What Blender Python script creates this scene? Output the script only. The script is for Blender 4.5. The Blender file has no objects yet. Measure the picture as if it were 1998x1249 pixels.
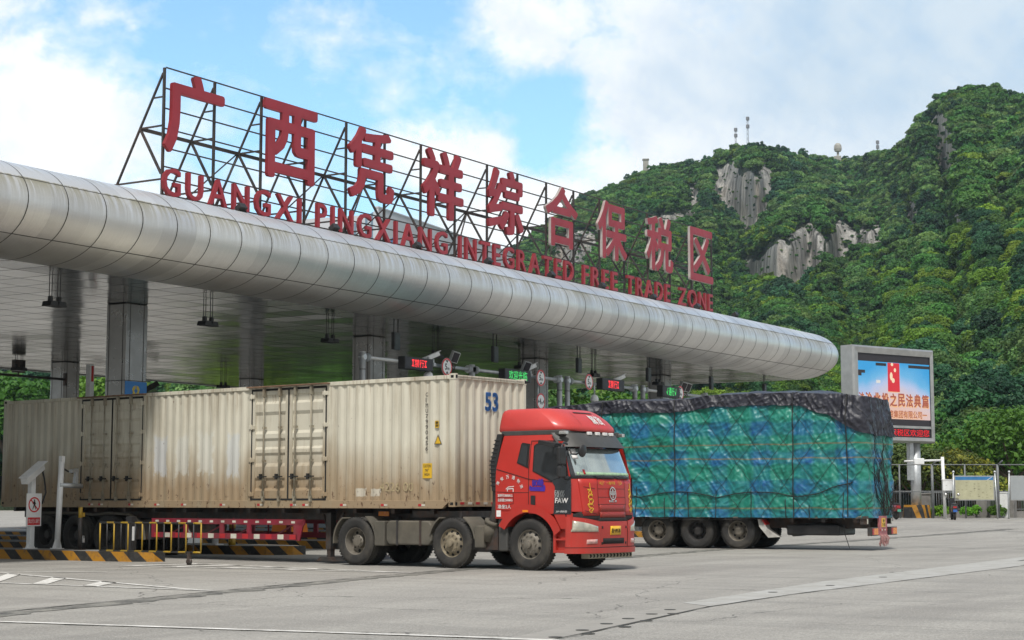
import bpy, bmesh, math, random
import numpy as np
from mathutils import Vector, Matrix, noise
random.seed(7)
rng = np.random.default_rng(11)
SC = bpy.context.scene
COL = SC.collection
R = math.radians
PI = math.pi

# ------------------------------------------------------------------ camera
cam = bpy.data.cameras.new('camera'); co = bpy.data.objects.new('camera', cam); COL.objects.link(co)
cam.sensor_width = 36.0; cam.lens = 3350 / 1998 * 36
cam.clip_start = 0.1; cam.clip_end = 6000
co.location = (0, 0, 1.42)
co.rotation_euler = (R(90 + 6.007), 0, R(32.1 - 90))
SC.camera = co

# ------------------------------------------------------------------ sky, sun, exposure
SUN_EL, SUN_AZ = 58.0, 204.0          # degrees; azimuth counter-clockwise from +X
w = bpy.data.worlds.new('World'); SC.world = w; w.use_nodes = True
SC.view_settings.view_transform = 'Standard'; SC.view_settings.look = 'None'
SC.view_settings.exposure = 0.0; SC.view_settings.gamma = 1.0
SC.view_settings.use_curve_mapping = False


class NT:
    """small helper for building node trees"""
    def __init__(s, tree):
        s.t = tree
    def n(s, typ, **kw):
        nd = s.t.nodes.new(typ)
        for k, v in kw.items():
            if k == 'ins':
                for a, b in v.items():
                    if hasattr(b, 'is_output') or isinstance(b, bpy.types.NodeSocket):
                        s.t.links.new(b, nd.inputs[a])
                    else:
                        nd.inputs[a].default_value = b
            else:
                setattr(nd, k, v)
        return nd
    def math(s, op, a, b=0.0, c=None, clamp=False):
        nd = s.t.nodes.new('ShaderNodeMath'); nd.operation = op; nd.use_clamp = clamp
        for i, v in enumerate((a, b) if c is None else (a, b, c)):
            if isinstance(v, bpy.types.NodeSocket): s.t.links.new(v, nd.inputs[i])
            else: nd.inputs[i].default_value = v
        return nd.outputs[0]
    def mix(s, f, a, b, blend='MIX'):
        nd = s.t.nodes.new('ShaderNodeMix'); nd.data_type = 'RGBA'; nd.blend_type = blend
        for sock, v in ((nd.inputs[0], f), (nd.inputs[6], a), (nd.inputs[7], b)):
            if isinstance(v, bpy.types.NodeSocket): s.t.links.new(v, sock)
            else: sock.default_value = v if not isinstance(v, tuple) or len(v) == 4 else (*v, 1)
        return nd.outputs[2]
    def ramp(s, f, stops, interp='LINEAR'):
        nd = s.t.nodes.new('ShaderNodeValToRGB'); cr = nd.color_ramp; cr.interpolation = interp
        while len(cr.elements) < len(stops): cr.elements.new(0.5)
        for e, (p, c) in zip(cr.elements, stops):
            e.position = p; e.color = (c, c, c, 1) if isinstance(c, (int, float)) else (*c, 1)
        if isinstance(f, bpy.types.NodeSocket): s.t.links.new(f, nd.inputs[0])
        return nd.outputs[0]
    def noise(s, vec, scale, detail=4, rough=0.55, dist=0.0):
        nd = s.t.nodes.new('ShaderNodeTexNoise'); nd.inputs['Scale'].default_value = scale
        nd.inputs['Detail'].default_value = detail; nd.inputs['Roughness'].default_value = rough
        nd.inputs['Distortion'].default_value = dist
        if vec is not None: s.t.links.new(vec, nd.inputs['Vector'])
        return nd.outputs[0]
    def map(s, vec, loc=(0, 0, 0), rot=(0, 0, 0), sc=(1, 1, 1)):
        nd = s.t.nodes.new('ShaderNodeMapping')
        nd.inputs[1].default_value = loc; nd.inputs[2].default_value = rot; nd.inputs[3].default_value = sc
        s.t.links.new(vec, nd.inputs[0]); return nd.outputs[0]
    def sep(s, vec):
        nd = s.t.nodes.new('ShaderNodeSeparateXYZ'); s.t.links.new(vec, nd.inputs[0]); return nd.outputs


def build_world():
    t = w.node_tree; t.nodes.clear(); q = NT(t)
    out = q.n('ShaderNodeOutputWorld'); bg = q.n('ShaderNodeBackground')
    sky = q.n('ShaderNodeTexSky', sky_type='NISHITA', sun_disc=False)
    sky.sun_elevation = R(SUN_EL); sky.sun_rotation = R(90 - SUN_AZ)
    sky.air_density = 1.0; sky.dust_density = 0.6; sky.ozone_density = 2.0
    g = q.n('ShaderNodeTexCoord').outputs['Generated']
    x, y, z = q.sep(g)
    az = q.math('MULTIPLY', q.math('ARCTAN2', y, x), 180 / PI)
    el = q.math('MULTIPLY', q.math('ARCSINE', z), 180 / PI)
    # clouds: sum of soft masses given by azimuth / elevation in degrees, broken up by noise
    vec = q.n('ShaderNodeCombineXYZ', ins={0: az, 1: el, 2: 0.0}).outputs[0]
    warp = q.n('ShaderNodeTexNoise', ins={'Vector': vec, 'Scale': 0.35, 'Detail': 4.0, 'Roughness': 0.6})
    dv = q.n('ShaderNodeVectorMath', operation='SUBTRACT', ins={0: warp.outputs['Color'], 1: (0.5, 0.5, 0.5)}).outputs[0]
    dv = q.n('ShaderNodeVectorMath', operation='SCALE', ins={0: dv, 'Scale': 3.0}).outputs[0]
    vw = q.n('ShaderNodeVectorMath', operation='ADD', ins={0: vec, 1: dv}).outputs[0]
    wx, wy, _ = q.sep(vw)
    blobs = [(49.0, 11.2, 5.6, 4.1, 1.15), (46.0, 9.0, 5.0, 2.2, .9), (45.6, 15.6, 1.6, .8, .55), (49.5, 16, 3, .9, .65),
             (38.4, 15.2, 2.2, 1.1, .46), (36.2, 13.9, 1.5, 1.2, .5), (34.0, 11.3, 3.6, 1.5, .85), (40.5, 10.5, 3.0, 1.6, .42),
             (31.0, 9.6, 5.0, 1.9, 1.0), (26.5, 12.8, 5.0, 5.6, 1.1), (31.2, 15.4, 2.6, 2.0, .9), (20.0, 12.0, 9.0, 9.0, 1.2),
             (10.0, 10.0, 12.0, 14.0, 1.0), (60.0, 14.0, 9.0, 9.0, .8), (75.0, 10, 10, 14, .9)]
    tot = None
    for a, e, ra, re, k in blobs:
        da = q.math('DIVIDE', q.math('SUBTRACT', wx, a), ra); de = q.math('DIVIDE', q.math('SUBTRACT', wy, e), re)
        d2 = q.math('ADD', q.math('MULTIPLY', da, da), q.math('MULTIPLY', de, de))
        v = q.math('MULTIPLY', q.math('POWER', 2.718, q.math('MULTIPLY', d2, -1.0)), k)
        tot = v if tot is None else q.math('MAXIMUM', tot, v)
    for a, e, ra, re, k in [(30.3, 12.5, 1.5, 1.25, .75), (31.6, 12.0, 1.0, .6, .3), (43.8, 14.6, 1.3, .7, .25)]:
        da = q.math('DIVIDE', q.math('SUBTRACT', wx, a), ra); de = q.math('DIVIDE', q.math('SUBTRACT', wy, e), re)
        d2 = q.math('ADD', q.math('MULTIPLY', da, da), q.math('MULTIPLY', de, de))
        tot = q.math('SUBTRACT', tot, q.math('MULTIPLY', q.math('POWER', 2.718, q.math('MULTIPLY', d2, -1.0)), k))
    # the part of the sky away from the view: broad overcast with gaps
    far = q.math('GREATER_THAN', q.math('ABSOLUTE', q.math('SUBTRACT', az, 32.0)), 60.0)
    hi = q.math('MULTIPLY', q.math('SUBTRACT', el, 22.0), 0.04, clamp=True)
    broad = q.math('MAXIMUM', far, hi)
    n3 = q.noise(g, 2.2, 6, 0.6)
    tot = q.math('MAXIMUM', tot, q.math('MULTIPLY', broad, q.math('ADD', 0.42, q.math('MULTIPLY', n3, 0.6))))
    n1 = q.noise(q.map(vec, sc=(1, 1.5, 1)), 0.42, 9, 0.62, 0.3)
    n2 = q.noise(vec, 1.3, 7, 0.62)
    dens = q.math('ADD', tot, q.math('MULTIPLY', q.math('SUBTRACT', n1, 0.5), 1.1))
    dens = q.math('ADD', dens, q.math('MULTIPLY', q.math('SUBTRACT', n2, 0.5), 0.35))
    mask = q.ramp(dens, [(0.14, 0.0), (0.42, 0.42), (0.62, 0.85), (0.82, 1.0)])
    # cloud tone: bright crests, bluish grey bodies to the right
    tone = q.math('ADD', q.math('MULTIPLY', q.noise(vec, 0.33, 6, 0.55), 0.9), q.math('MULTIPLY', n2, 0.35))
    tone = q.ramp(tone, [(0.38, 0.0), (0.75, 1.0)])
    rgt = q.n('ShaderNodeMapRange', ins={0: az, 1: 33.0, 2: 22.0, 3: 0.0, 4: 1.0}).outputs[0]
    low = q.n('ShaderNodeMapRange', ins={0: el, 1: 9.0, 2: 13.0, 3: 0.0, 4: 1.0}).outputs[0]
    rgt = q.math('MULTIPLY', rgt, low)
    c_white = q.mix(tone, (0.88, 0.96, 1.03), (1.22, 1.22, 1.22))
    c_grey = q.mix(tone, (0.50, 0.69, 0.90), (0.72, 0.84, 0.95))
    cc = q.mix(rgt, c_white, c_grey)
    cc = q.mix(broad, cc, q.mix(tone, (0.44, 0.44, 0.44), (0.86, 0.84, 0.81)))
    skc = q.mix(1.0, sky.outputs[0], (0.10, 0.10, 0.10), 'MULTIPLY')
    skc = q.mix(1.0, skc, (1.9, 2.35, 2.35), 'MULTIPLY')
    final = q.mix(mask, skc, cc)
    t.links.new(final, bg.inputs[0]); bg.inputs[1].default_value = 1.0
    t.links.new(bg.outputs[0], out.inputs[0])


build_world()
sl = bpy.data.lights.new('sun', 'SUN'); so = bpy.data.objects.new('sun', sl); COL.objects.link(so)
sl.energy = 3.8; sl.angle = R(6); sl.color = (1.0, 0.96, 0.9)
sd = Vector((math.cos(R(SUN_EL)) * math.cos(R(SUN_AZ)), math.cos(R(SUN_EL)) * math.sin(R(SUN_AZ)), math.sin(R(SUN_EL))))
so.rotation_euler = sd.to_track_quat('Z', 'Y').to_euler()
so.location = (0, 0, 80)


# ------------------------------------------------------------------ object helpers
def thing(name, label, cat, loc=(0, 0, 0), rotz=0.0, group=None):
    o = bpy.data.objects.new(name, None); COL.objects.link(o)
    o.empty_display_size = 0.2
    o.location = loc; o.rotation_euler = (0, 0, rotz)
    o['label'] = label; o['category'] = cat
    if group: o['group'] = group
    return o
def tag(o, label, cat, group=None):
    o['label'] = label; o['category'] = cat
    if group: o['group'] = group
    return o
def holder(name, parent, loc=(0, 0, 0), rotz=0.0):
    o = bpy.data.objects.new(name, None); COL.objects.link(o); o.parent = parent; o.location = loc
    o.rotation_euler = (0, 0, rotz); o.empty_display_size = 0.1
    return o
def children(o): return [c for c in bpy.data.objects if c.parent == o]
def dup(root, loc, rotz=None, label=None, parent=None):
    r = root.copy(); COL.objects.link(r); r.location = loc
    if rotz is not None: r.rotation_euler = (0, 0, rotz)
    if label: r['label'] = label
    if parent is not None: r.parent = parent
    def rec(a, b):
        for ch in list(a.children):
            c = ch.copy(); COL.objects.link(c); c.parent = b; rec(ch, c)
    rec(root, r)
    return r


_txt = {}
def text_mesh(s, bold=0.0, shear=0.0):
    """flat outlines of a text: (verts2d, faces) fitted to a unit box, from the built-in font"""
    k = (s, bold, shear)
    if k not in _txt:
        cu = bpy.data.curves.new('t', 'FONT'); cu.body = s; cu.size = 1.0; cu.shear = shear
        cu.resolution_u = 3; cu.fill_mode = 'FRONT'
        ob = bpy.data.objects.new('t', cu); COL.objects.link(ob)
        bpy.context.view_layer.update()
        me = ob.to_mesh()
        v = np.array([x.co[:2] for x in me.vertices]); f = [tuple(p.vertices) for p in me.polygons]
        ob.to_mesh_clear(); bpy.data.objects.remove(ob); bpy.data.curves.remove(cu)
        # heavier strokes: the outline is repeated a little to each side, each copy a hair deeper
        v3 = np.c_[v, np.zeros(len(v))]; fs = list(f)
        if bold > 0:
            L = [v3]
            for j in range(9 if bold > .01 else 4):
                a = 2 * PI * (j + .37) / (9 if bold > .01 else 4); L.append(v3 + np.array([math.cos(a) * bold * 1.05, math.sin(a) * bold * 1.05, -.0005 * (j + 1)]))
                fs += [tuple(i + len(v) * (j + 1) for i in fc) for fc in f]
            v3 = np.concatenate(L); f = fs
        lo = v3[:, :2].min(0); hi = v3[:, :2].max(0); v3[:, :2] = (v3[:, :2] - lo) / np.maximum(hi - lo, 1e-6)
        _txt[k] = (v3, f, (hi - lo))
    return _txt[k]


class MB:
    """collects shapes and builds ONE mesh object"""
    def __init__(s): s.v = []; s.f = []; s.m = []; s.s = []
    def add(s, vs, fs, m=0, smooth=False, M=None):
        b = len(s.v)
        if M is not None: vs = [M @ Vector(p) for p in vs]
        s.v.extend([tuple(p) for p in vs])
        for f in fs:
            s.f.append(tuple(i + b for i in f)); s.m.append(m); s.s.append(smooth)
        return s
    def box(s, x0, x1, y0, y1, z0, z1, m=0, M=None):
        vs = [(x0, y0, z0), (x1, y0, z0), (x1, y1, z0), (x0, y1, z0), (x0, y0, z1), (x1, y0, z1), (x1, y1, z1), (x0, y1, z1)]
        return s.add(vs, [(0, 3, 2, 1), (4, 5, 6, 7), (0, 1, 5, 4), (1, 2, 6, 5), (2, 3, 7, 6), (3, 0, 4, 7)], m, False, M)
    def beam(s, p, q, w_, h=None, m=0, up=(0, 0, 1)):
        p = Vector(p); q = Vector(q); d = (q - p); L = d.length; d.normalize(); u = Vector(up)
        if abs(d.dot(u)) > 0.98: u = Vector((1, 0, 0))
        a = d.cross(u).normalized(); u = a.cross(d); h = h or w_
        M = Matrix((a, d, u)).transposed().to_4x4(); M.translation = p
        return s.box(-w_ / 2, w_ / 2, 0, L, -h / 2, h / 2, m, M)
    def tube(s, p, q, r, n=10, m=0, r2=None, caps=True, smooth=True):
        p = Vector(p); q = Vector(q); d = (q - p).normalized(); u = Vector((0, 0, 1)) if abs(d.z) < .95 else Vector((1, 0, 0))
        a = d.cross(u).normalized(); b = a.cross(d); r2 = r if r2 is None else r2
        vs = []
        for c, rr in ((p, r), (q, r2)):
            for i in range(n):
                t = 2 * PI * i / n; vs.append(c + a * math.cos(t) * rr + b * math.sin(t) * rr)
        s.add(vs, [(i, (i + 1) % n, n + (i + 1) % n, n + i) for i in range(n)], m, smooth)
        if caps:
            s.add(vs[:n], [tuple(range(n - 1, -1, -1))], m); s.add(vs[n:], [tuple(range(n))], m)
        return s
    def path(s, pts, r, n=6, m=0, closed=False):
        pts = [Vector(p) for p in pts]; N = len(pts); vs = []; fs = []
        prev = None
        for i, p in enumerate(pts):
            d = (pts[(i + 1) % N] - pts[i - 1]) if (closed or 0 < i < N - 1) else (pts[1] - pts[0] if i == 0 else pts[-1] - pts[-2])
            d.normalize()
            if prev is None:
                u = Vector((0, 0, 1)) if abs(d.z) < .9 else Vector((1, 0, 0)); a = d.cross(u).normalized()
            else:
                a = (prev - d * prev.dot(d)).normalized()
            prev = a; b = a.cross(d)
            for k in range(n):
                t = 2 * PI * k / n; vs.append(p + a * math.cos(t) * r + b * math.sin(t) * r)
        for i in range(N if closed else N - 1):
            j = (i + 1) % N
            for k in range(n):
                k2 = (k + 1) % n; fs.append((i * n + k, i * n + k2, j * n + k2, j * n + k))
        return s.add(vs, fs, m, True)
    def lathe(s, prof, n=32, M=None, m=0, smooth=True, ms=None):
        """profile of (radius, x) turned about the local X axis"""
        vs = []
        for r, x in prof:
            for k in range(n):
                t = 2 * PI * k / n; vs.append((x, r * math.cos(t), r * math.sin(t)))
        for i in range(len(prof) - 1):
            fs = [(i * n + k, (i + 1) * n + k, (i + 1) * n + (k + 1) % n, i * n + (k + 1) % n) for k in range(n)]
            mm = ms[i] if ms else m
            s.add(vs if False else [vs[j] for j in range(i * n, (i + 2) * n)],
                  [(k, n + k, n + (k + 1) % n, (k + 1) % n) for k in range(n)], mm, smooth, M)
        return s
    def prism(s, poly, y0, y1, m=0, M=None, mcap=None):
        """polygon in local x,z swept from y0 to y1"""
        n = len(poly); vs = [(p[0], y0, p[1]) for p in poly] + [(p[0], y1, p[1]) for p in poly]
        ar = sum(poly[i][0] * poly[(i + 1) % n][1] - poly[(i + 1) % n][0] * poly[i][1] for i in range(n))
        f0 = tuple(range(n)); f1 = tuple(range(2 * n - 1, n - 1, -1))
        sd_ = [(i, i + n, (i + 1) % n + n, (i + 1) % n) for i in range(n)]
        if (ar < 0) != (y1 < y0):
            f0 = f0[::-1]; f1 = f1[::-1]; sd_ = [f[::-1] for f in sd_]
        s.add(vs, [f0, f1], m if mcap is None else mcap, False, M); return s.add(vs, sd_, m, False, M)
    def grid(s, fn, us, vs_, m=0, smooth=True):
        pts = [fn(u, v) for v in vs_ for u in us]; n = len(us)
        return s.add(pts, [(j * n + i, j * n + i + 1, (j + 1) * n + i + 1, (j + 1) * n + i) for j in range(len(vs_) - 1) for i in range(n - 1)], m, smooth)
    def text(s, st, M, w_, h, m=0, bold=0.0, depth=0.0, m2=None, shear=0.0, shift=None):
        """text filling a w x h box whose lower left corner is the origin of M (x right, y up, z out)"""
        v, f, ext = text_mesh(st, bold, shear)
        P = [(p[0] * w_, p[1] * h, depth + p[2]) for p in v]
        s.add(P, f, m, False, M)
        if depth > 0:
            cnt = {}
            for fc in f:
                for i in range(len(fc)):
                    e = (fc[i], fc[(i + 1) % len(fc)]); cnt[e] = 1
            Pb = [(p[0], p[1], p[2] - depth) for p in P]
            ed = [e for e in cnt if (e[1], e[0]) not in cnt]
            n = len(P)
            s.add(P + Pb, [(a, a + n, b + n, b) for a, b in ed], m if m2 is None else m2, False, M)
            s.add(Pb, [fc[::-1] for fc in f], m if m2 is None else m2, False, M)
        return s
    def build(s, name, mats, parent=None, bevel=0.0, loc=(0, 0, 0), angle=None, seg=2, merge=True):
        me = bpy.data.meshes.new(name); me.from_pydata(s.v, [], s.f)
        mats = mats if isinstance(mats, (list, tuple)) else [mats]
        for m in mats: me.materials.append(m)
        me.polygons.foreach_set('material_index', s.m); me.polygons.foreach_set('use_smooth', s.s)
        me.update()
        if merge and len(s.v) < 120000:
            bm = bmesh.new(); bm.from_mesh(me); bmesh.ops.remove_doubles(bm, verts=bm.verts, dist=1e-5); bm.to_mesh(me); bm.free()
        if angle is not None:
            me.polygons.foreach_set('use_smooth', [True] * len(me.polygons)); me.set_sharp_from_angle(angle=R(angle))
        o = bpy.data.objects.new(name, me); COL.objects.link(o); o.location = loc
        if parent is not None: o.parent = parent
        if bevel > 0:
            b = o.modifiers.new('bevel', 'BEVEL'); b.width = bevel; b.segments = seg; b.limit_method = 'ANGLE'; b.angle_limit = R(40)
            b.harden_normals = False
        return o
def struct(o): o['kind'] = 'structure'; return o


# ------------------------------------------------------------------ materials
def new_mat(name):
    m = bpy.data.materials.new(name); m.use_nodes = True; t = m.node_tree
    return m, NT(t), t.nodes['Principled BSDF']
def mat(name, c, rough=0.6, metal=0.0, var=0.12, scale=3.0, bump=0.0, bscale=40.0, dirt=None, dirt_amt=0.0, dscale=1.2, coat=0.0, emit=None, estr=0.0, coords='Object', alpha=None):
    m, q, b = new_mat(name)
    tc = q.n('ShaderNodeTexCoord').outputs[coords]
    col = (*c, 1)
    if var > 0:
        n1 = q.noise(tc, scale, 5, 0.6)
        f = q.ramp(n1, [(0.3, 0.0), (0.7, 1.0)])
        lo = tuple(max(0, k * (1 - var)) for k in c); hi = tuple(min(1, k * (1 + var)) for k in c)
        col = q.mix(f, lo, hi)
    if dirt is not None:
        n2 = q.noise(q.map(tc, sc=(1, 1, .6)), dscale, 7, 0.65, 0.2)
        f = q.math('MULTIPLY', q.ramp(n2, [(0.45, 0.0), (0.72, 1.0)]), dirt_amt)
        col = q.mix(f, col, dirt)
    if isinstance(col, tuple): b.inputs['Base Color'].default_value = col
    else: q.t.links.new(col, b.inputs['Base Color'])
    b.inputs['Metallic'].default_value = metal
    rn = q.noise(tc, scale * 2.3, 4)
    rr = q.math('ADD', q.math('MULTIPLY', q.math('SUBTRACT', rn, 0.5), 0.25), rough, clamp=True)
    q.t.links.new(rr, b.inputs['Roughness'])
    b.inputs['Coat Weight'].default_value = coat
    if bump > 0:
        bn = q.n('ShaderNodeBump', ins={'Height': q.noise(tc, bscale, 5, 0.6), 'Strength': bump, 'Distance': 0.02})
        q.t.links.new(bn.outputs[0], b.inputs['Normal'])
    if emit is not None:
        b.inputs['Emission Color'].default_value = (*emit, 1); b.inputs['Emission Strength'].default_value = estr
    return m
# ------------------------------------------------------------------ ground
VX, VY = math.cos(R(32.1)), math.sin(R(32.1))
def ground_z(x, y):
    d = x * VX + y * VY
    t = min(1.0, max(0.0, (d - 58) / 34.0)); return 0.49 * (t * t * (3 - 2 * t))
def pavement_mat():
    m, q, b = new_mat('worn concrete pavement'); tc = q.n('ShaderNodeTexCoord').outputs['Object']
    big = q.noise(tc, 0.09, 5, 0.6); mid = q.noise(q.map(tc, rot=(0, 0, .06), sc=(.35, 1.6, 1)), 0.45, 6, 0.62)
    fine = q.noise(tc, 15.0, 4, 0.75); pep = q.noise(tc, 38.0, 3, 0.8)
    c = q.mix(q.ramp(big, [(.35, 0), (.68, 1)]), (.222, .209, .189), (.310, .295, .268))
    c = q.mix(q.math('MULTIPLY', q.ramp(mid, [(.4, 0), (.62, 1)]), .75), c, (.36, .345, .312))
    lane = q.noise(q.map(tc, rot=(0, 0, R(-6)), sc=(1.3, .07, 1)), 0.8, 6, 0.65)
    c = q.mix(q.math('MULTIPLY', q.ramp(lane, [(.48, 0), (.68, 1)]), .6), c, (.165, .158, .145))
    c = q.mix(q.math('MULTIPLY', q.ramp(fine, [(.40, 1), (.58, 0)]), .50), c, (.14, .135, .125))
    c = q.mix(q.math('MULTIPLY', q.ramp(pep, [(.54, 0), (.66, 1)]), .75), c, (.55, .54, .51))
    spot = q.noise(tc, 1.7, 3, 0.5)
    c = q.mix(q.math('MULTIPLY', q.ramp(spot, [(.68, 0), (.76, 1)]), .55), c, (.09, .087, .08))
    # hairline cracks
    wv = q.n('ShaderNodeTexVoronoi', feature='DISTANCE_TO_EDGE', ins={'Vector': q.n('ShaderNodeVectorMath', operation='ADD', ins={0: tc, 1: q.n('ShaderNodeTexNoise', ins={'Vector': tc, 'Scale': .8, 'Detail': 6.0}).outputs['Color']}).outputs[0], 'Scale': 0.16}).outputs[0]
    c = q.mix(q.math('MULTIPLY', q.math('LESS_THAN', wv, 0.0016), .8), c, (.07, .068, .063))
    q.t.links.new(c, b.inputs['Base Color']); b.inputs['Roughness'].default_value = .85
    q.t.links.new(q.n('ShaderNodeBump', ins={'Height': q.noise(tc, 45, 4, .7), 'Strength': .35, 'Distance': .015}).outputs[0], b.inputs['Normal'])
    return m
M_PAVE = pavement_mat()
ds = [-400, -60, -10, 0, 10, 20, 30, 40, 50, 58] + list(range(60, 96, 2)) + [100, 115, 130, 400, 1500]
lsx = [-1500, -400, -80, -40, -20, -10, 0, 10, 20, 40, 80, 400, 1500]
g = MB()
g.grid(lambda l, d: (d * VX + l * VY, d * VY - l * VX, ground_z(d * VX + l * VY, d * VY - l * VX)), lsx, ds, 0, False)
struct(g.build('ground', M_PAVE))

def worn_paint(name, c, wear=.5, under=None):
    m, q, b = new_mat(name); tc = q.n('ShaderNodeTexCoord').outputs['Object']
    n = q.noise(tc, 2.2, 8, .7); n2 = q.noise(tc, 30, 3, .7)
    f = q.ramp(q.math('ADD', q.math('MULTIPLY', n, .7), q.math('MULTIPLY', n2, .3)), [(wear - .08, 1), (wear + .12, 0)])
    q.t.links.new(q.mix(f, c, under or (.3, .285, .255)), b.inputs['Base Color']); b.inputs['Roughness'].default_value = .8
    return m
M_LINE = worn_paint('worn white road paint', (.66, .65, .62), .43)
M_CONC = worn_paint('pale new concrete', (.40, .40, .385), .50, (.30, .29, .265))
M_CONC2 = worn_paint('grey concrete strip', (.30, .285, .26), .5, (.25, .238, .215))
M_TAR = worn_paint('dark tar and grating', (.05, .05, .048), .47, (.26, .25, .22))
M_CRACK = mat('joint filler', (.05, .05, .045), .9, var=.3)
def flat(name, polys, m, dz=.004):
    b = MB()
    for p in polys:
        b.add([(x, y, ground_z(x, y) + dz) for x, y in p], [tuple(range(len(p)))])
    return struct(b.build(name, m))
def ribbon(pts, w0, jit=0.0, step=.35, seed=1):
    """list of quads following a polyline, with a ragged edge"""
    rr = random.Random(seed); P = []
    for (x0, y0), (x1, y1) in zip(pts[:-1], pts[1:]):
        L = math.hypot(x1 - x0, y1 - y0); n = max(1, int(L / step))
        for i in range(n): P.append((x0 + (x1 - x0) * i / n, y0 + (y1 - y0) * i / n))
    P.append(pts[-1]); out = []; a = b = None
    for i, (x, y) in enumerate(P):
        x2, y2 = P[min(i + 1, len(P) - 1)]; x1, y1 = P[max(0, i - 1)]
        L = math.hypot(x2 - x1, y2 - y1); nx, ny = -(y2 - y1) / L, (x2 - x1) / L
        h0 = w0 / 2 * (1 + rr.uniform(-jit, jit)); h1 = w0 / 2 * (1 + rr.uniform(-jit, jit))
        c, d = (x + nx * h0, y + ny * h0), (x - nx * h1, y - ny * h1)
        if a: out.append([a, b, d, c][::-1])
        a, b = c, d
    return out
DR = [(11, 16.1), (15, 16.96), (21.5, 18.32), (25.3, 19.1), (29.8, 19.85), (35.6, 20.35), (41, 21.0), (47, 21.7), (54.7, 22.1), (62, 22.1), (74, 21.0)]
flat('drain_channel', ribbon(DR, .36, .6, .25, 3), M_TAR, .006)
flat('drain_channel_edge', ribbon([(x, y + .30) for x, y in DR], .05, .6, .3, 4), M_CRACK, .008)
flat('concrete_strip', [[(12, 8.55), (21.2, 10.2), (21.7, 10.85), (12, 9.0)][::1]], M_CONC2, .004)
flat('concrete_strip_pale', [[(21.3, 10.2), (24.55, 10.45), (37.9, 10.72), (44.5, 11.6), (60, 13.2), (60, 14.3), (44.1, 12.36), (28.9, 11.62), (21.8, 10.86)]], M_CONC, .004)
flat('strip_joint', ribbon([(12, 8.5), (21.2, 10.16), (24.6, 10.42), (38, 10.68), (44.5, 11.55)], .035, .8, .5, 8) + ribbon([(41, 11.6), (44.5, 12.0), (52, 12.9)], .1, .9, .4, 9), M_CRACK, .008)
flat('lane_line', ribbon([(13.6, 18.5), (14.12, 15.96), (15.1, 10.2), (15.25, 9.0)], .14, .12, .3, 5), M_LINE, .010)
def gore(ax, ay, lx, ly, rx, ry, seed):
    P = ribbon([(ax, ay), (lx, ly)], .13, .1, .5, seed) + ribbon([(ax + .05, ay + .4), (rx, ry)], .13, .1, .5, seed + 1)
    for t in (.42, .62, .82, .98):
        l = (ax + (lx - ax) * t, ay + (ly - ay) * t); r = (ax + (rx - ax) * (t - .1), ay + (ry - ay) * (t - .1))
        l2 = (ax + (lx - ax) * (t + .055), ay + (ly - ay) * (t + .055)); r2 = (ax + (rx - ax) * (t - .045), ay + (ry - ay) * (t - .045))
        P.append([l, r, r2, l2])
    return P
flat('gore_marking', gore(20.72, 18.6, 20.7, 24.6, 24.3, 28.6, 20), M_LINE, .010)
flat('gore_marking', gore(28.0, 19.9, 27.6, 27.2, 29.5, 27.3, 24) + ribbon([(22.6, 30), (25.0, 25.2)], .12, .1, .4, 31), M_LINE, .010)
# small steel covers set into the pavement
for i, (x, y) in enumerate([(15.6, 9.25), (16.6, 9.5), (17.6, 9.75), (18.5, 9.95), (19.4, 10.1), (16.2, 9.2), (17.3, 9.35), (18.3, 9.6), (19.6, 9.9), (20.3, 10.3), (25, 10.9), (27.5, 10.95), (31, 11.3)]):
    b = MB(); b.tube((0, 0, 0), (0, 0, .004), .075, 14, 0)
    o = struct(b.build('anchor_hole', M_CRACK)); o.location = (x, y, .006)

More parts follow.
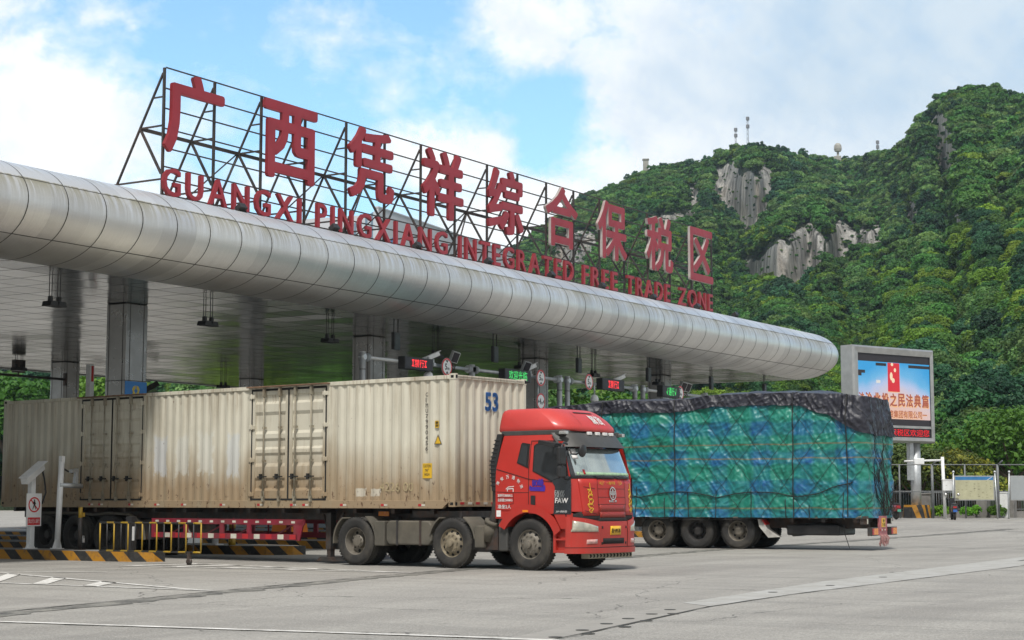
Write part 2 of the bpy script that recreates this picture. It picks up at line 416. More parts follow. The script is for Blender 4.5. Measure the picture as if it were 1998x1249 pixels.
# ------------------------------------------------------------------ toll canopy
def tube_mat():
    m, q, b = new_mat('brushed aluminium fascia'); tc = q.n('ShaderNodeTexCoord').outputs['Object']
    x, y, z = q.sep(tc)
    cell = q.math('FLOOR', q.math('DIVIDE', q.math('ADD', x, .5), 1.19))
    row = q.math('ADD', q.math('GREATER_THAN', z, 8.58), q.math('GREATER_THAN', z, 7.35))
    wn = q.n('ShaderNodeTexWhiteNoise', noise_dimensions='2D', ins={0: q.n('ShaderNodeCombineXYZ', ins={0: cell, 1: row}).outputs[0]}).outputs[0]
    brush = q.noise(q.map(tc, sc=(26, .9, .9)), 1.0, 5, .7)
    c = q.mix(wn, (.64, .64, .64), (.82, .82, .81))
    c = q.mix(q.math('MULTIPLY', q.ramp(brush, [(.3, 0), (.75, 1)]), .22), c, (.46, .46, .46))
    # rain streaks of green-brown dirt that start at the upper seam and on the crown
    st = q.noise(q.map(tc, sc=(7, 1.0, .35)), 1.0, 6, .68); pat = q.noise(q.map(tc, sc=(.8, 1, .5)), .9, 3, .5)
    below = q.n('ShaderNodeMapRange', ins={0: z, 1: 7.95, 2: 8.6, 3: 0.0, 4: 1.0}).outputs[0]
    over = q.math('LESS_THAN', z, 8.62)
    d1 = q.math('MULTIPLY', q.math('MULTIPLY', below, over), q.ramp(q.math('MULTIPLY', st, q.math('ADD', pat, .55)), [(.36, 0), (.58, 1)]))
    crown = q.n('ShaderNodeMapRange', ins={0: z, 1: 8.75, 2: 9.15, 3: 0.0, 4: 1.0}).outputs[0]
    d2 = q.math('MULTIPLY', crown, q.ramp(q.math('MULTIPLY', st, q.math('ADD', pat, .5)), [(.46, 0), (.66, 1)]))
    seam = q.n('ShaderNodeMapRange', ins={0: q.math('ABSOLUTE', q.math('SUBTRACT', z, 8.5)), 1: .02, 2: .14, 3: .75, 4: 0.0}).outputs[0]
    d3 = q.math('MULTIPLY', seam, q.ramp(q.noise(q.map(tc, sc=(1.6, 1, 1)), 1.2, 6, .7), [(.38, 0), (.62, 1)]))
    dd = q.math('MAXIMUM', q.math('MAXIMUM', d1, d2), d3)
    c = q.mix(q.math('MULTIPLY', dd, .9), c, (.17, .155, .085))
    low_shade = q.n('ShaderNodeMapRange', ins={0: z, 1: 7.4, 2: 6.98, 3: 0.0, 4: 1.0}).outputs[0]  # bottom of the fascia painted darker, for the dark ground it mirrors
    c = q.mix(q.math('MULTIPLY', q.math('MULTIPLY', low_shade, .5), q.ramp(pat, [(.3, .3), (.7, 1)])), c, (.30, .27, .21))
    q.t.links.new(c, b.inputs['Base Color'])
    q.t.links.new(q.math('SUBTRACT', .8, q.math('MULTIPLY', dd, .7)), b.inputs['Metallic'])
    q.t.links.new(q.math('ADD', q.math('MULTIPLY', brush, .2), .30), b.inputs['Roughness'])
    dent = q.noise(q.map(tc, sc=(.9, .9, 1.4)), 1.0, 3, .5)
    q.t.links.new(q.n('ShaderNodeBump', ins={'Height': q.math('ADD', q.math('MULTIPLY', dent, 2.5), q.math('MULTIPLY', brush, .04)), 'Strength': .25, 'Distance': .02}).outputs[0], b.inputs['Normal'])
    return m
def soffit_mat():
    m, q, b = new_mat('glossy soffit panels'); tc = q.n('ShaderNodeTexCoord').outputs['Object']
    x, y, z = q.sep(tc)
    px = q.math('DIVIDE', x, 1.19); py = q.math('DIVIDE', y, 1.19)
    fx = q.math('FRACT', px); fy = q.math('FRACT', py)
    ln = q.math('MAXIMUM', q.math('LESS_THAN', fx, .034), q.math('LESS_THAN', fy, .034))
    cell = q.n('ShaderNodeCombineXYZ', ins={0: q.math('FLOOR', px), 1: q.math('FLOOR', py)}).outputs[0]
    wn = q.n('ShaderNodeTexWhiteNoise', noise_dimensions='2D', ins={0: cell})
    c = q.mix(wn.outputs[0], (.24, .24, .23), (.32, .32, .31))
    c = q.mix(ln, c, (.03, .03, .03))
    q.t.links.new(c, b.inputs['Base Color']); q.t.links.new(q.math('MULTIPLY', q.math('SUBTRACT', 1.0, ln), 1.0), b.inputs['Metallic'])
    q.t.links.new(q.math('ADD', q.math('MAXIMUM', q.math('MULTIPLY', q.noise(tc, .7, 4), .14), ln), .09), b.inputs['Roughness'])
    # every panel hangs at a slightly different tilt
    tilt = q.n('ShaderNodeVectorMath', operation='SCALE', ins={0: q.n('ShaderNodeVectorMath', operation='SUBTRACT', ins={0: wn.outputs[1], 1: (.5, .5, .5)}).outputs[0], 'Scale': .03}).outputs[0]
    nn = q.n('ShaderNodeVectorMath', operation='ADD', ins={0: q.n('ShaderNodeNewGeometry').outputs['Normal'], 1: tilt}).outputs[0]
    nn = q.n('ShaderNodeVectorMath', operation='NORMALIZE', ins={0: nn}).outputs[0]
    q.t.links.new(nn, b.inputs['Normal'])
    return m
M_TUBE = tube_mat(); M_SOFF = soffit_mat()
M_SEAM = mat('dark seam strip', (.035, .034, .03), .7, var=.2)  # dark colour of the joints between panels
M_ROOF = mat('roof sheet', (.42, .42, .41), .6, .3)
M_COLP = mat('brushed column cladding', (.24, .24, .235), .30, .9, var=.1, scale=1.5, bump=.05)
M_STEEL = mat('galvanised steel', (.50, .52, .53), .45, .6, var=.12, scale=5)
M_WHITE = mat('white painted metal', (.74, .75, .75), .45, 0, var=.06, scale=4, dirt=(.4, .38, .33), dirt_amt=.4, dscale=3)
M_BLACK = mat('black plastic', (.018, .018, .019), .5, 0, var=.3)
M_DKMET = mat('dark painted steel', (.055, .052, .05), .5, .4, var=.3, scale=6, dirt=(.14, .06, .03), dirt_amt=.5, dscale=4)
M_RUBBER = mat('tyre rubber', (.022, .021, .020), .85, 0, var=.25, scale=4, dirt=(.085, .075, .06), dirt_amt=.75, dscale=3)

XL, XR, YF, YB, ZC, TA, TB = -12.0, 74.3, 31.0, 56.6, 8.1, 1.9, 1.1
def canopy_path(n_arc=14):
    P = [(x, YF, 0, -1) for x in np.arange(XL, XR, 1.19)] + []
    for i in range(n_arc + 1):
        a = -PI / 2 + (PI / 2) * i / n_arc; P.append((XR, YF, math.cos(a), math.sin(a)))
    P += [(XR, y, 1, 0) for y in np.arange(YF + 1.19, YB, 1.19)] + [(XR, YB, 1, 0)]
    return P
root = thing('toll_canopy', 'long silver toll station canopy with a rounded metal panel fascia on square columns', 'canopy', (0, 0, 0))
CP = canopy_path(); TH = [R(a) for a in np.linspace(-90, 90, 31)]
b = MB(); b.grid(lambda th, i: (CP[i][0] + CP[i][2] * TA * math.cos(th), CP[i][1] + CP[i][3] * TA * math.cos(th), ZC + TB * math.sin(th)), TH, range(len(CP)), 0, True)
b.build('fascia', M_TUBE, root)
b = MB()
def ring(px, py, nx, ny):
    tx, ty = -ny, nx
    pts = []
    for th in np.linspace(R(-90), R(90), 28):
        e = 1.0022; pts.append(((px + nx * TA * e * math.cos(th)), (py + ny * TA * e * math.cos(th)), ZC + TB * e * math.sin(th)))
    for i in range(27):
        p, q_ = pts[i], pts[i + 1]; h = .013
        b.add([(p[0] - tx * h, p[1] - ty * h, p[2]), (p[0] + tx * h, p[1] + ty * h, p[2]), (q_[0] + tx * h, q_[1] + ty * h, q_[2]), (q_[0] - tx * h, q_[1] - ty * h, q_[2])], [(0, 1, 2, 3)])
for k in range(73):
    x = XL + .1 + 1.19 * k
    if x < XR: ring(x, YF, 0, -1)
for a in (-60, -30): ring(XR, YF, math.cos(R(a)), math.sin(R(a)))
for k in range(22): ring(XR, YF + .3 + 1.19 * k, 1, 0)
for th in (26, -43):
    for h0 in (th,):
        c0, s0 = math.cos(R(h0)), math.sin(R(h0)); dz = .012
        for i in range(len(CP) - 1):
            vs = []
            for j, o_ in ((i, -1), (i + 1, -1), (i + 1, 1), (i, 1)):
                e = R(h0) + o_ * R(.45); vs.append((CP[j][0] + CP[j][2] * TA * 1.0022 * math.cos(e), CP[j][1] + CP[j][3] * TA * 1.0022 * math.cos(e), ZC + TB * 1.0022 * math.sin(e)))
            b.add(vs, [(0, 1, 2, 3)])
b.build('panel_seam', M_SEAM, root)
b = MB(); b.add([(XL, YF, 7.002), (XR, YF, 7.002), (XR, YB, 7.002), (XL, YB, 7.002)], [(0, 3, 2, 1)]); b.build('soffit', M_SOFF, root)
b = MB(); b.box(XL, XR, YF + .02, YB, 9.12, 9.19); b.box(XL, XR, YB, YB + .12, 6.96, 9.4); b.box(XL - .15, XL, YF, YB, 7, 9.2); b.build('roof', M_ROOF, root)
M_BLUEP = mat('blue column panel', (.012, .16, .46), .4, 0, var=.1)
M_GOLD = mat('yellow emblem paint', (.55, .42, .05), .5, 0, var=.1)
for (cx, cy) in [(24.2, 35.3), (35.55, 35.3), (47.05, 35.3), (57.95, 35.3), (68.75, 35.3), (37.6, 52.3), (49.25, 52.3), (60.7, 52.3), (72.2, 52.3)]:
    gz = ground_z(cx, cy); c_ = holder('column', root, (cx, cy, 0))
    b = MB(); b.box(-.43, .43, -.39, .39, gz, 7.0)
    b.build('shaft', M_COLP, c_, .03)
    b = MB()
    for s_ in (-.27, .27):
        b.box(s_ - .012, s_ + .012, -.394, -.385, gz + .2, 6.98); b.box(-.434, -.425, s_ - .012, s_ + .012, gz + .2, 6.98)
    for zz in (4.79, 3.3): b.box(-.434, .434, -.394, -.386, zz, zz + .02); b.box(-.434, -.426, -.38, .38, zz, zz + .02)
    b.build('seam', M_SEAM, c_)
    if cy < 40 and cx < 40:
        b = MB(); b.box(-.43, .43, -.40, -.392, 3.33, 4.78)
        for sx in (-1, 1):
            pl = [(sx * .02, 4.30), (sx * .15, 4.38), (sx * .12, 4.47), (sx * .15, 4.56), (sx * .10, 4.64), (sx * .02, 4.67), (sx * .02, 4.58), (sx * .07, 4.52), (sx * .02, 4.45)]
            b.prism(pl, -.400, -.404, 1)
        b.build('blue_panel', [M_BLUEP, M_GOLD], c_)

# lamps under the soffit
def make_lamp():
    t = thing('canopy_lamp', 'black twin floodlight hanging on hoops from the canopy soffit', 'lamp', (0, 0, 7.0), 0, 'lamps hanging under the canopy')
    for s_ in (-.14, .14):
        b = MB(); b.path([(s_ - .045, 0, 0), (s_ - .045, 0, -.38), (s_, 0, -.44), (s_ + .045, 0, -.38), (s_ + .045, 0, 0)], .012, 5); b.build('hanger', M_BLACK, t)
    for s_ in (-.14, .14):
        b = MB(); b.box(s_ - .05, s_ + .05, -.05, .05, -.53, -.40); b.prism([(s_ - .15, -.66), (s_ + .15, -.66), (s_ + .11, -.53), (s_ - .11, -.53)], -.16, .16)
        b.build('lamp_head', M_BLACK, t, .01)
    return t
lamp0 = make_lamp(); first = True
where = {0: 'nearest the fascia over the first lane', 1: 'over the second lane'}
LP = [(30.65, 33.0), (36.4, 33.0), (42.35, 33.3), (48.9, 33.8), (54.7, 33.9), (59.7, 33.6), (65.5, 33.7), (45.3, 50.6), (57.1, 50.8), (51.2, 50.7)]
LL = ['black twin floodlight under the soffit left of the thick blue-panelled column', 'black twin floodlight under the soffit just right of the blue-panelled column',
      'black twin floodlight hanging in the darkest part of the soffit', 'black twin floodlight hanging above the red lane sign over the container', 'black twin floodlight hanging above the green welcome sign',
      'black twin floodlight hanging beside the hanging panel above the round signs', 'black twin floodlight under the soffit nearest the rounded canopy end',
      'small black twin floodlight at the far soffit edge on the left', 'small black twin floodlight at the far soffit edge above the container doors', 'small black twin floodlight behind the blue-panelled column']
for (x, y), l in zip(LP, LL):
    if first: lamp0.location = (x, y, 7.0); lamp0['label'] = l; first = False
    else: dup(lamp0, (x, y, 7.0), 0, l)
# signal panels hanging below the fascia
def make_hang():
    t = thing('lane_signal', 'x', 'signal', (0, 0, 7.0), 0, 'lane signals hanging below the canopy edge')
    for s_ in (-.16, .16): b = MB(); b.tube((s_, 0, 0), (s_, 0, -.45), .018, 6); b.build('hanger', M_BLACK, t)
    b = MB(); b.box(-.23, .23, -.05, .05, -.92, -.38); b.box(-.19, .19, -.062, -.05, -.88, -.42); b.build('housing', M_BLACK, t, .012)
    return t
h0 = make_hang()
HL = ['black signal panel hanging from the canopy above the red lane sign', 'black signal panel hanging above the green welcome sign', 'black signal panel hanging above the white dome camera',
      'black signal panel hanging left of the green passage sign', 'black signal panel hanging above the tarpaulin load, second from the canopy end', 'black signal panel hanging closest to the rounded canopy end']
for i, x in enumerate([43.1, 48.8, 54.5, 60.0, 65.7, 71.2]):
    if i == 0: h0.location = (x, 31.3, 7.0); h0['label'] = HL[0]; h0.rotation_euler = (0, 0, R(12))
    else: dup(h0, (x, 31.3, 7.0), R(12), HL[i])
# camera arm on the far column
t = thing('camera_bracket', 'dark horizontal arm with cameras bracketed on a far column', 'camera', (48.8, 51.85, 6.27))
b = MB(); b.tube((0, 0, 0), (-5.4, 0, 0), .05, 8); b.box(-.02, .1, -.06, .06, -.25, .25); b.build('arm', M_DKMET, t)
for x, s_ in ((-2.4, .5), (-3.7, .4)):
    b = MB(); b.box(x - s_ / 2, x + s_ / 2, -.12, .12, .12, .12 + s_); b.box(x - .03, x + .03, -.03, .03, 0, .14); b.build('camera_housing', M_DKMET, t, .02)
t = thing('camera_bracket', 'dark arm with one camera at the far canopy edge above the container roof', 'camera', (60.2, 51.85, 5.95))
b = MB(); b.tube((0, 0, 0), (-7, 0, 0), .05, 8); b.build('arm', M_DKMET, t)
b = MB(); b.beam((-6.9, 0, .1), (-6.4, -.3, .45), .22, .22); b.box(-6.95, -6.85, -.05, .05, 0, .14); b.build('camera_housing', M_DKMET, t, .02)
t = thing('marker_post', 'white post with a red stripe standing up behind the container roof', 'post', (39.2, 40.5, 0))
b = MB(); b.box(-.09, .09, -.09, .09, 0, 5.75); b.build('post', M_WHITE, t); 
M_REDP = mat('red paint', (.5, .02, .02), .5, 0, var=.1)
b = MB(); b.box(-.035, .06, -.098, -.09, 5.2, 5.7); b.build('stripe', M_REDP, t)

# ------------------------------------------------------------------ rooftop sign
M_SIGNR = mat('faded red sign letters', (.30, .018, .030), .5, 0, var=.12, scale=1.2, dirt=(.34, .06, .07), dirt_amt=.3, dscale=.8)
M_SIGNS = mat('dark red letter sides', (.20, .012, .018), .5, 0, var=.15)
M_SIGNW = mat('pale letter sides', (.40, .36, .34), .5, .2, var=.15, dirt=(.3, .08, .07), dirt_amt=.4)  # paler side colour for the last characters
M_FRAME = mat('rusty angle iron', (.046, .044, .042), .6, .3, var=.3, scale=3, dirt=(.11, .05, .035), dirt_amt=.45, dscale=2)
sg = thing('rooftop_sign', 'lattice frame on the canopy roof with big red Chinese and English letters', 'sign', (0, 32.05, 9.2))
PX = [33.45 + 2.0 * i for i in range(18)]
for x in PX: b = MB(); b.box(x - .032, x + .032, -.032, .032, 0, 3.84); b.build('upright', M_FRAME, sg)
b = MB()
for z_ in (3.84, 3.27, 2.72, 2.17, 1.64, 1.13, .80, .38): b.box(PX[0], PX[-1], -.07, -.041, z_ - .018, z_ + .018)
b.build('rail', M_FRAME, sg)
b = MB()
for x in PX:
    b.beam((x, .04, 3.70), (x, .85, 2.26), .05); b.beam((x, .85, 2.26), (x, 2.2, -.15), .05)
    b.beam((x, .85, 2.26), (x, .05, 2.26), .045); b.beam((x, .85, 2.26), (x, .05, .95), .06)
    b.beam((x, 1.75, .8), (x, .05, .8), .045); b.beam((x, .4, 3.05), (x, .05, 3.05), .04)
b.beam((PX[0], .85, 2.26), (PX[-1], .85, 2.26), .085)
for i in range(0, 17):
    b.beam((PX[i], 2.1, .0), (PX[i + 1], .9, 2.26), .04) if i % 2 else None
    if i % 3 == 1: b.beam((PX[i], .06, .1), (PX[i + 1], .85, 2.2), .04)
b.build('brace', M_FRAME, sg)
CX = [(33.32, 35.66), (37.40, 39.80), (41.36, 43.72), (45.32, 47.70), (49.25, 51.57), (53.09, 55.45), (56.99, 59.35), (61.01, 63.38), (64.97, 67.20)]
TM = Matrix(((1, 0, 0, 0), (0, 0, -1, 0), (0, 1, 0, 0), (0, 0, 0, 1)))
for i, (ch, (x0, x1)) in enumerate(zip('广西凭祥综合保税区', CX)):
    M = Matrix.Translation((x0, -.09, 1.53)) @ TM
    b = MB(); b.text(ch, M, x1 - x0, 2.28, 0, .024, .11, 1)
    b.build('character', [M_SIGNR, M_SIGNW if i >= 5 else M_SIGNS], sg)
for word, x0, x1 in (('GUANGXI', 33.30, 39.12), ('PINGXIANG', 39.85, 46.78), ('INTEGRATED', 47.50, 55.15), ('FREE', 55.88, 58.58), ('TRADE', 59.38, 63.10), ('ZONE', 63.95, 67.16)):
    ws = [text_mesh(c, .012)[2][0] for c in word]; gap = .24
    k = (x1 - x0) / (sum(ws) + gap * (len(word) - 1)); x = x0
    for c, w_ in zip(word, ws):
        h_ = .77 if c in 'GO' else .74
        M = Matrix.Translation((x, -.09, .345 - (.015 if c in 'GO' else 0))) @ TM
        b = MB(); b.text(c, M, w_ * k, h_, 0, .012, .10, 1); b.build('letter', [M_SIGNR, M_SIGNS], sg)
        x += (w_ + gap) * k
def make_flood():
    t = thing('floodlight', 'x', 'floodlight', (0, 0, 0), 0, 'floodlights lighting the rooftop letters')
    b = MB(); b.prism([(-.17, .10), (.17, .10), (.13, .30), (-.13, .30)], -.16, .10); b.build('lamp_head', M_BLACK, t, .015)
    b = MB(); b.box(-.19, -.17, -.03, .03, -.12, .2); b.box(.17, .19, -.03, .03, -.12, .2); b.box(-.19, .19, -.03, .03, -.14, -.12); b.build('bracket', M_BLACK, t)
    return t
f0 = make_flood(); f0.scale = (.85, .85, .85)
FX_ = [35.2, 39.3, 43.5, 47.6, 51.7, 55.4, 59.5, 63.4, 67.1]
FLb = ['below the A of the first English word', 'below the second English word near its first letters', 'below the A of the second English word', 'below the N of the third English word', 'below the G R of the long third English word', 'at the foot of the first E of the word FREE', 'at the foot of the word TRADE', 'at the foot of the word ZONE', 'standing alone past the end of the letters']
for i, x in enumerate(FX_):
    l = 'small floodlight on the fascia ' + FLb[i]; p = (x, 30.72, 9.20)
    if i == 0: f0.location = p; f0['label'] = l; f0.rotation_euler = (R(-35), 0, 0)
    else:
        r_ = dup(f0, p, None, l)
# ------------------------------------------------------------------ lane islands
def hazard_mat(name, pitch, kx, ky, kz, wear=.42):
    m, q, b = new_mat(name); tc = q.n('ShaderNodeTexCoord').outputs['Object']
    x, y, z = q.sep(tc)
    u = q.math('ADD', q.math('ADD', q.math('MULTIPLY', x, kx), q.math('MULTIPLY', y, ky)), q.math('MULTIPLY', z, kz))
    f = q.math('LESS_THAN', q.math('FRACT', q.math('DIVIDE', u, pitch)), .5)
    c = q.mix(f, (.018, .018, .018), (.40, .185, .010))
    n = q.noise(tc, 6, 7, .7); c = q.mix(q.math('MULTIPLY', q.ramp(n, [(.5, 0), (.66, 1)]), .6), c, (.075, .065, .05))
    q.t.links.new(c, b.inputs['Base Color']); b.inputs['Roughness'].default_value = .65
    return m
M_HAZ = hazard_mat('yellow and black kerb paint', .80, -.55, 1, -1.15)
M_ISLT = mat('island top concrete', (.21, .205, .19), .9, var=.2, dirt=(.09, .085, .08), dirt_amt=.6)
IL = ['striped kerb island with the camera poles, its tip before the left trailer wheels', 'striped kerb island seen through the red side guard of the container trailer', 'striped kerb island behind the cab of the red truck', 'striped kerb island below the twin gantry posts, behind the tarpaulin truck', 'striped kerb island under the far height limit signs', 'striped kerb island nearest the far end of the canopy']
for (cx, wd, y0), l in zip([(30.0, 1.2, 28.45), (35.85, 2.0, 29.0), (41.3, 1.8, 28.8), (46.95, 1.8, 29.0), (52.85, 2.0, 29.0), (58.6, 2.0, 29.0)], IL):
    t = thing('traffic_island', l, 'traffic island', (cx, y0, 0), 0, 'striped islands between the toll lanes')
    h = wd / 2; pl = [(-h, 31), (-h, 1.6), (-h * .8, .6), (-h * .35, .08), (h * .1, 0), (h * .45, .6), (h * .8, 2.6), (h, 5.0), (h, 31)]
    gz = 0.0; top = .23 + ground_z(cx, y0 + 10) * .3
    b = MB(); n = len(pl); b.add([(x, y, -.02) for x, y in pl] + [(x, y, top) for x, y in pl], [(i, (i + 1) % n, (i + 1) % n + n, i + n) for i in range(n)], 0)
    pi_ = [(x * .9, y * .985 + .12) for x, y in pl]
    b.add([(x, y, top) for x, y in pl] + [(x, y, top) for x, y in pi_], [(i, (i + 1) % n, (i + 1) % n + n, i + n) for i in range(n)], 0)
    b.build('kerb', M_HAZ, t)
    b = MB(); b.add([(x, y, top + .002) for x, y in pi_], [tuple(range(n))]); b.build('top', M_ISLT, t)
# dark lane floor between islands far behind is the same ground sheet

# ------------------------------------------------------------------ gantries
def make_gantry(x0, posts, label):
    t = thing('lane_gantry', label, 'gantry', (x0, 31.0, 0), 0, 'white pipe gantries over the toll lanes')
    for p in posts:
        b = MB(); b.tube((p - x0, 0, .2), (p - x0, 0, 5.84), .095, 14); b.tube((p - x0, 0, 5.84), (p - x0, 0, 5.86), .10, 14); b.tube((p - x0, 0, 5.32), (p - x0, 0, 5.34), .099, 14, 1); b.build('post', [M_STEEL, M_DKMET], t)
    for a, c in zip(posts[:-1], posts[1:]):
        b = MB(); a -= x0; c -= x0
        b.tube((a + .3, 0, 5.70), (c - .3, 0, 5.70), .058, 12)
        for p, s_ in ((a, 1), (c, -1)):
            b.tube((p + s_ * .09, 0, 5.70), (p + s_ * .2, 0, 5.70), .05, 10); b.tube((p + s_ * .17, 0, 5.70), (p + s_ * .20, 0, 5.70), .13, 10); b.tube((p + s_ * .24, 0, 5.70), (p + s_ * .27, 0, 5.70), .13, 10); b.tube((p + s_ * .27, 0, 5.70), (p + s_ * .32, 0, 5.70), .06, 10)
            b.tube((p, -.105, 5.70), (p, .105, 5.70), .09, 10)
        b.build('crossbar', M_STEEL, t)
    return t
make_gantry(41.0, (41.0, 46.95, 52.6), 'white pipe gantry with three posts behind the container roof')
make_gantry(53.15, (53.15, 58.3), 'white pipe gantry with two posts carrying the second red lane sign')
make_gantry(58.95, (58.95, 64.5), 'white pipe gantry farthest along, carrying the green passage sign')
M_LEDR = mat('red display diodes', (.5, .01, .01), .5, var=0, emit=(1, .04, .05), estr=1.3)
M_LEDG = mat('green display diodes', (.02, .4, .05), .5, var=0, emit=(.08, .85, .2), estr=.75)
M_LEDB = mat('dark display face', (.025, .022, .028), .55, var=.15)
def lane_sign(x0, x1, z0, z1, kind, label):
    t = thing('lane_display', label, 'display', ((x0 + x1) / 2, 30.83, z0), 0, 'lit lane displays on the gantries')
    w_ = (x1 - x0) / 2; h = z1 - z0
    b = MB(); b.box(-w_, w_, -.13, .13, 0, h); b.build('housing', M_BLACK, t, .01)
    b = MB(); b.box(-w_ + .04, w_ - .04, -.136, -.13, .03, h - .03)
    Mx = lambda x, z: Matrix.Translation((x, -.139, z)) @ TM
    zz = .09; hh = h - .17
    if kind == 'stop':
        cw = .24; xs = [-.34, -.20, .06, .24]
        for x in (-.40, .27):
            b.add([Mx(x, zz) @ Vector(p) for p in ((0, 0, 0), (.13, 0, 0), (.13, .03, 0), (0, .03, 0))], [(0, 1, 2, 3)], 1); b.add([Mx(x, zz) @ Vector(p) for p in ((0, hh - .03, 0), (.13, hh - .03, 0), (.13, hh, 0), (0, hh, 0))], [(0, 1, 2, 3)], 1)
            b.text('X', Mx(x + .015, zz), .10, hh, 1, .01)
        b.text('禁', Mx(-.25, zz - .02), .25, hh + .04, 1, .006); b.text('行', Mx(.01, zz - .02), .24, hh + .04, 1, .006)
        m = M_LEDR
    elif kind == 'go':
        for x in (-.42, .30): b.text('√', Mx(x, zz), .12, hh, 1, .01)
        b.text('通', Mx(-.25, zz - .02), .25, hh + .04, 1, .006); b.text('行', Mx(.01, zz - .02), .24, hh + .04, 1, .006); m = M_LEDG
    else:
        b.text('欢迎光临', Mx(-.58, .05), 1.16, h - .10, 1, .004); m = M_LEDG
    b.build('screen', [M_LEDB, m], t)
lane_sign(42.75, 44.28, 5.46, 5.84, 'stop', 'black lane display with red characters above the middle of the container')
lane_sign(48.5, 50.15, 5.44, 5.84, 'hello', 'black lane display with four green characters behind the container corner')
lane_sign(55.2, 56.9, 5.50, 5.92, 'stop', 'black lane display with red characters above the tarpaulin load')
lane_sign(60.05, 61.55, 5.48, 5.92, 'go', 'black lane display with green characters and ticks above the tarpaulin load')
M_SGW = mat('white sign face', (.78, .78, .77), .4, 0, var=.04); M_SGR = mat('red sign border', (.60, .015, .02), .4, 0, var=.05); M_SGK = mat('black sign print', (.012, .012, .012), .5, var=0)
def limit_sign(x, z, num, side, label):
    t = thing('limit_sign', label, 'road sign', (x, 30.8, z), 0, 'round limit signs on the gantries')
    r = .29; b = MB()
    b.lathe([(0, .0), (r, .0), (r, .02), (0, .02)], 32, Matrix.Rotation(R(-90), 4, 'Z'), 0, False)
    def disc(rad, y, m, n=32): b.add([(rad * math.cos(2 * PI * i / n), y, rad * math.sin(2 * PI * i / n)) for i in range(n)], [tuple(range(n))], m)
    disc(r * .985, -.024, 1); disc(r * .80, -.027, 2)
    M_ = lambda x_, z_: Matrix.Translation((x_, -.030, z_)) @ TM
    b.text(num, M_(-.115, -.10), .12, .21, 3, .03); b.text('m', M_(.02, -.10), .11, .085, 3, .02)
    tr = [(-.085, .215), (.085, .215), (.0, .13)]
    for s_ in (1, -1):
        pl = [(p[0], s_ * p[1]) for p in tr] if not side else [(s_ * p[1], p[0]) for p in tr]
        if not side: pl = [(p[0], s_ * p[1]) for p in tr]
        vs = [(p[0], -.030, p[1]) for p in pl]; b.add(vs, [(0, 1, 2)], 3)
    b.build('plate', [M_STEEL, M_SGR, M_SGW, M_SGK], t)
    b = MB(); b.box(-.03, .03, .02, .16, -.05, .05); 
    if side: b.tube((0, .10, -.3), (0, .10, .85), .025, 8)
    b.build('bracket', M_STEEL, t)
limit_sign(45.16, 5.66, '5', 0, 'round red bordered 5 m height sign peeking over the container roof')
limit_sign(50.95, 5.66, '5', 0, 'round red bordered 5 m height sign right above the 4 m sign')
limit_sign(50.95, 4.84, '4', 1, 'round red bordered 4 m width sign just above the red cab roof')
limit_sign(54.35, 5.72, '5', 0, 'round red bordered 5 m height sign beside the white dome camera')
limit_sign(61.75, 5.70, '5', 0, 'round red bordered 5 m height sign touching the green passage display')
def bullet(x, z, label, flood=False):
    t = thing('traffic_camera', label, 'camera', (x, 30.95, z), R(0))
    b = MB(); b.tube((0, 0, -.15), (0, 0, .05), .03, 8); b.box(-.05, .05, -.06, .06, -.18, -.08); b.build('bracket', M_STEEL, t)
    b = MB(); b.beam((-.42, .1, -.02), (.08, -.15, .22), .13, .13); b.beam((-.45, .12, .04), (.12, -.17, .31), .16, .02); b.tube((.07, -.145, .215), (.1, -.16, .23), .045, 10, 1); b.build('housing', [M_WHITE, M_BLACK], t, .008)
    return t
bullet(44.65, 5.84, 'grey bullet camera on the gantry between the red display and the round sign')
bullet(50.55, 5.86, 'grey bullet camera on the gantry right of the green welcome display')
bullet(57.0, 5.88, 'grey bullet camera above the right end of the second red display')
def floodp(x, z, label):
    t = thing('gantry_floodlight', label, 'floodlight', (x, 30.95, z))
    b = MB(); b.tube((0, 0, -.16), (0, 0, 0), .03, 8); b.path([(-.2, 0, -.1), (0, -.05, -.25), (.15, 0, -.1)], .015, 6); b.build('bracket', M_DKMET, t)
    b = MB(); M_ = Matrix.Rotation(R(25), 4, 'X') @ Matrix.Rotation(R(-30), 4, 'Z'); b.box(-.13, .13, -.06, .06, 0, .36, 0, M_); b.box(-.11, .11, -.066, -.06, .02, .34, 1, M_)
    for k in range(6): b.box(-.12 + .044 * k, -.10 + .044 * k, .06, .12, .02, .34, 0, M_)
    b.build('lamp_head', [M_STEEL, M_LEDB], t)
floodp(45.75, 5.86, 'finned floodlight on the gantry right of the round sign over the container')
floodp(50.15, 5.84, 'finned floodlight on the gantry above the green welcome display')
floodp(62.2, 5.84, 'floodlight on the gantry right of the round sign by the green passage display')
floodp(62.6, 5.82, 'small floodlight on the last gantry, the one closest to the canopy end')
def dome(x, z, label):
    t = thing('dome_camera', label, 'camera', (x, 30.9, z))
    b = MB(); b.tube((0, 0, .15), (0, 0, .62), .03, 8); b.build('stem', M_STEEL, t)
    b = MB(); b.lathe([(0, .17), (.06, .17), (.13, .1), (.155, .02), (.155, -.06), (.12, -.09)], 18, Matrix.Rotation(R(-90), 4, 'Y') @ Matrix.Rotation(0, 4, 'X'), 0)
    b.lathe([(.11, -.09), (.10, -.15), (.06, -.2), (0, -.215)], 18, Matrix.Rotation(R(-90), 4, 'Y'), 1); b.build('dome', [M_WHITE, M_STEEL], t)
dome(54.95, 5.12, 'white dome camera hanging from the gantry beside the round 5 m sign')
dome(44.3, 5.30, 'white dome camera half hidden behind the container roof under the red display')

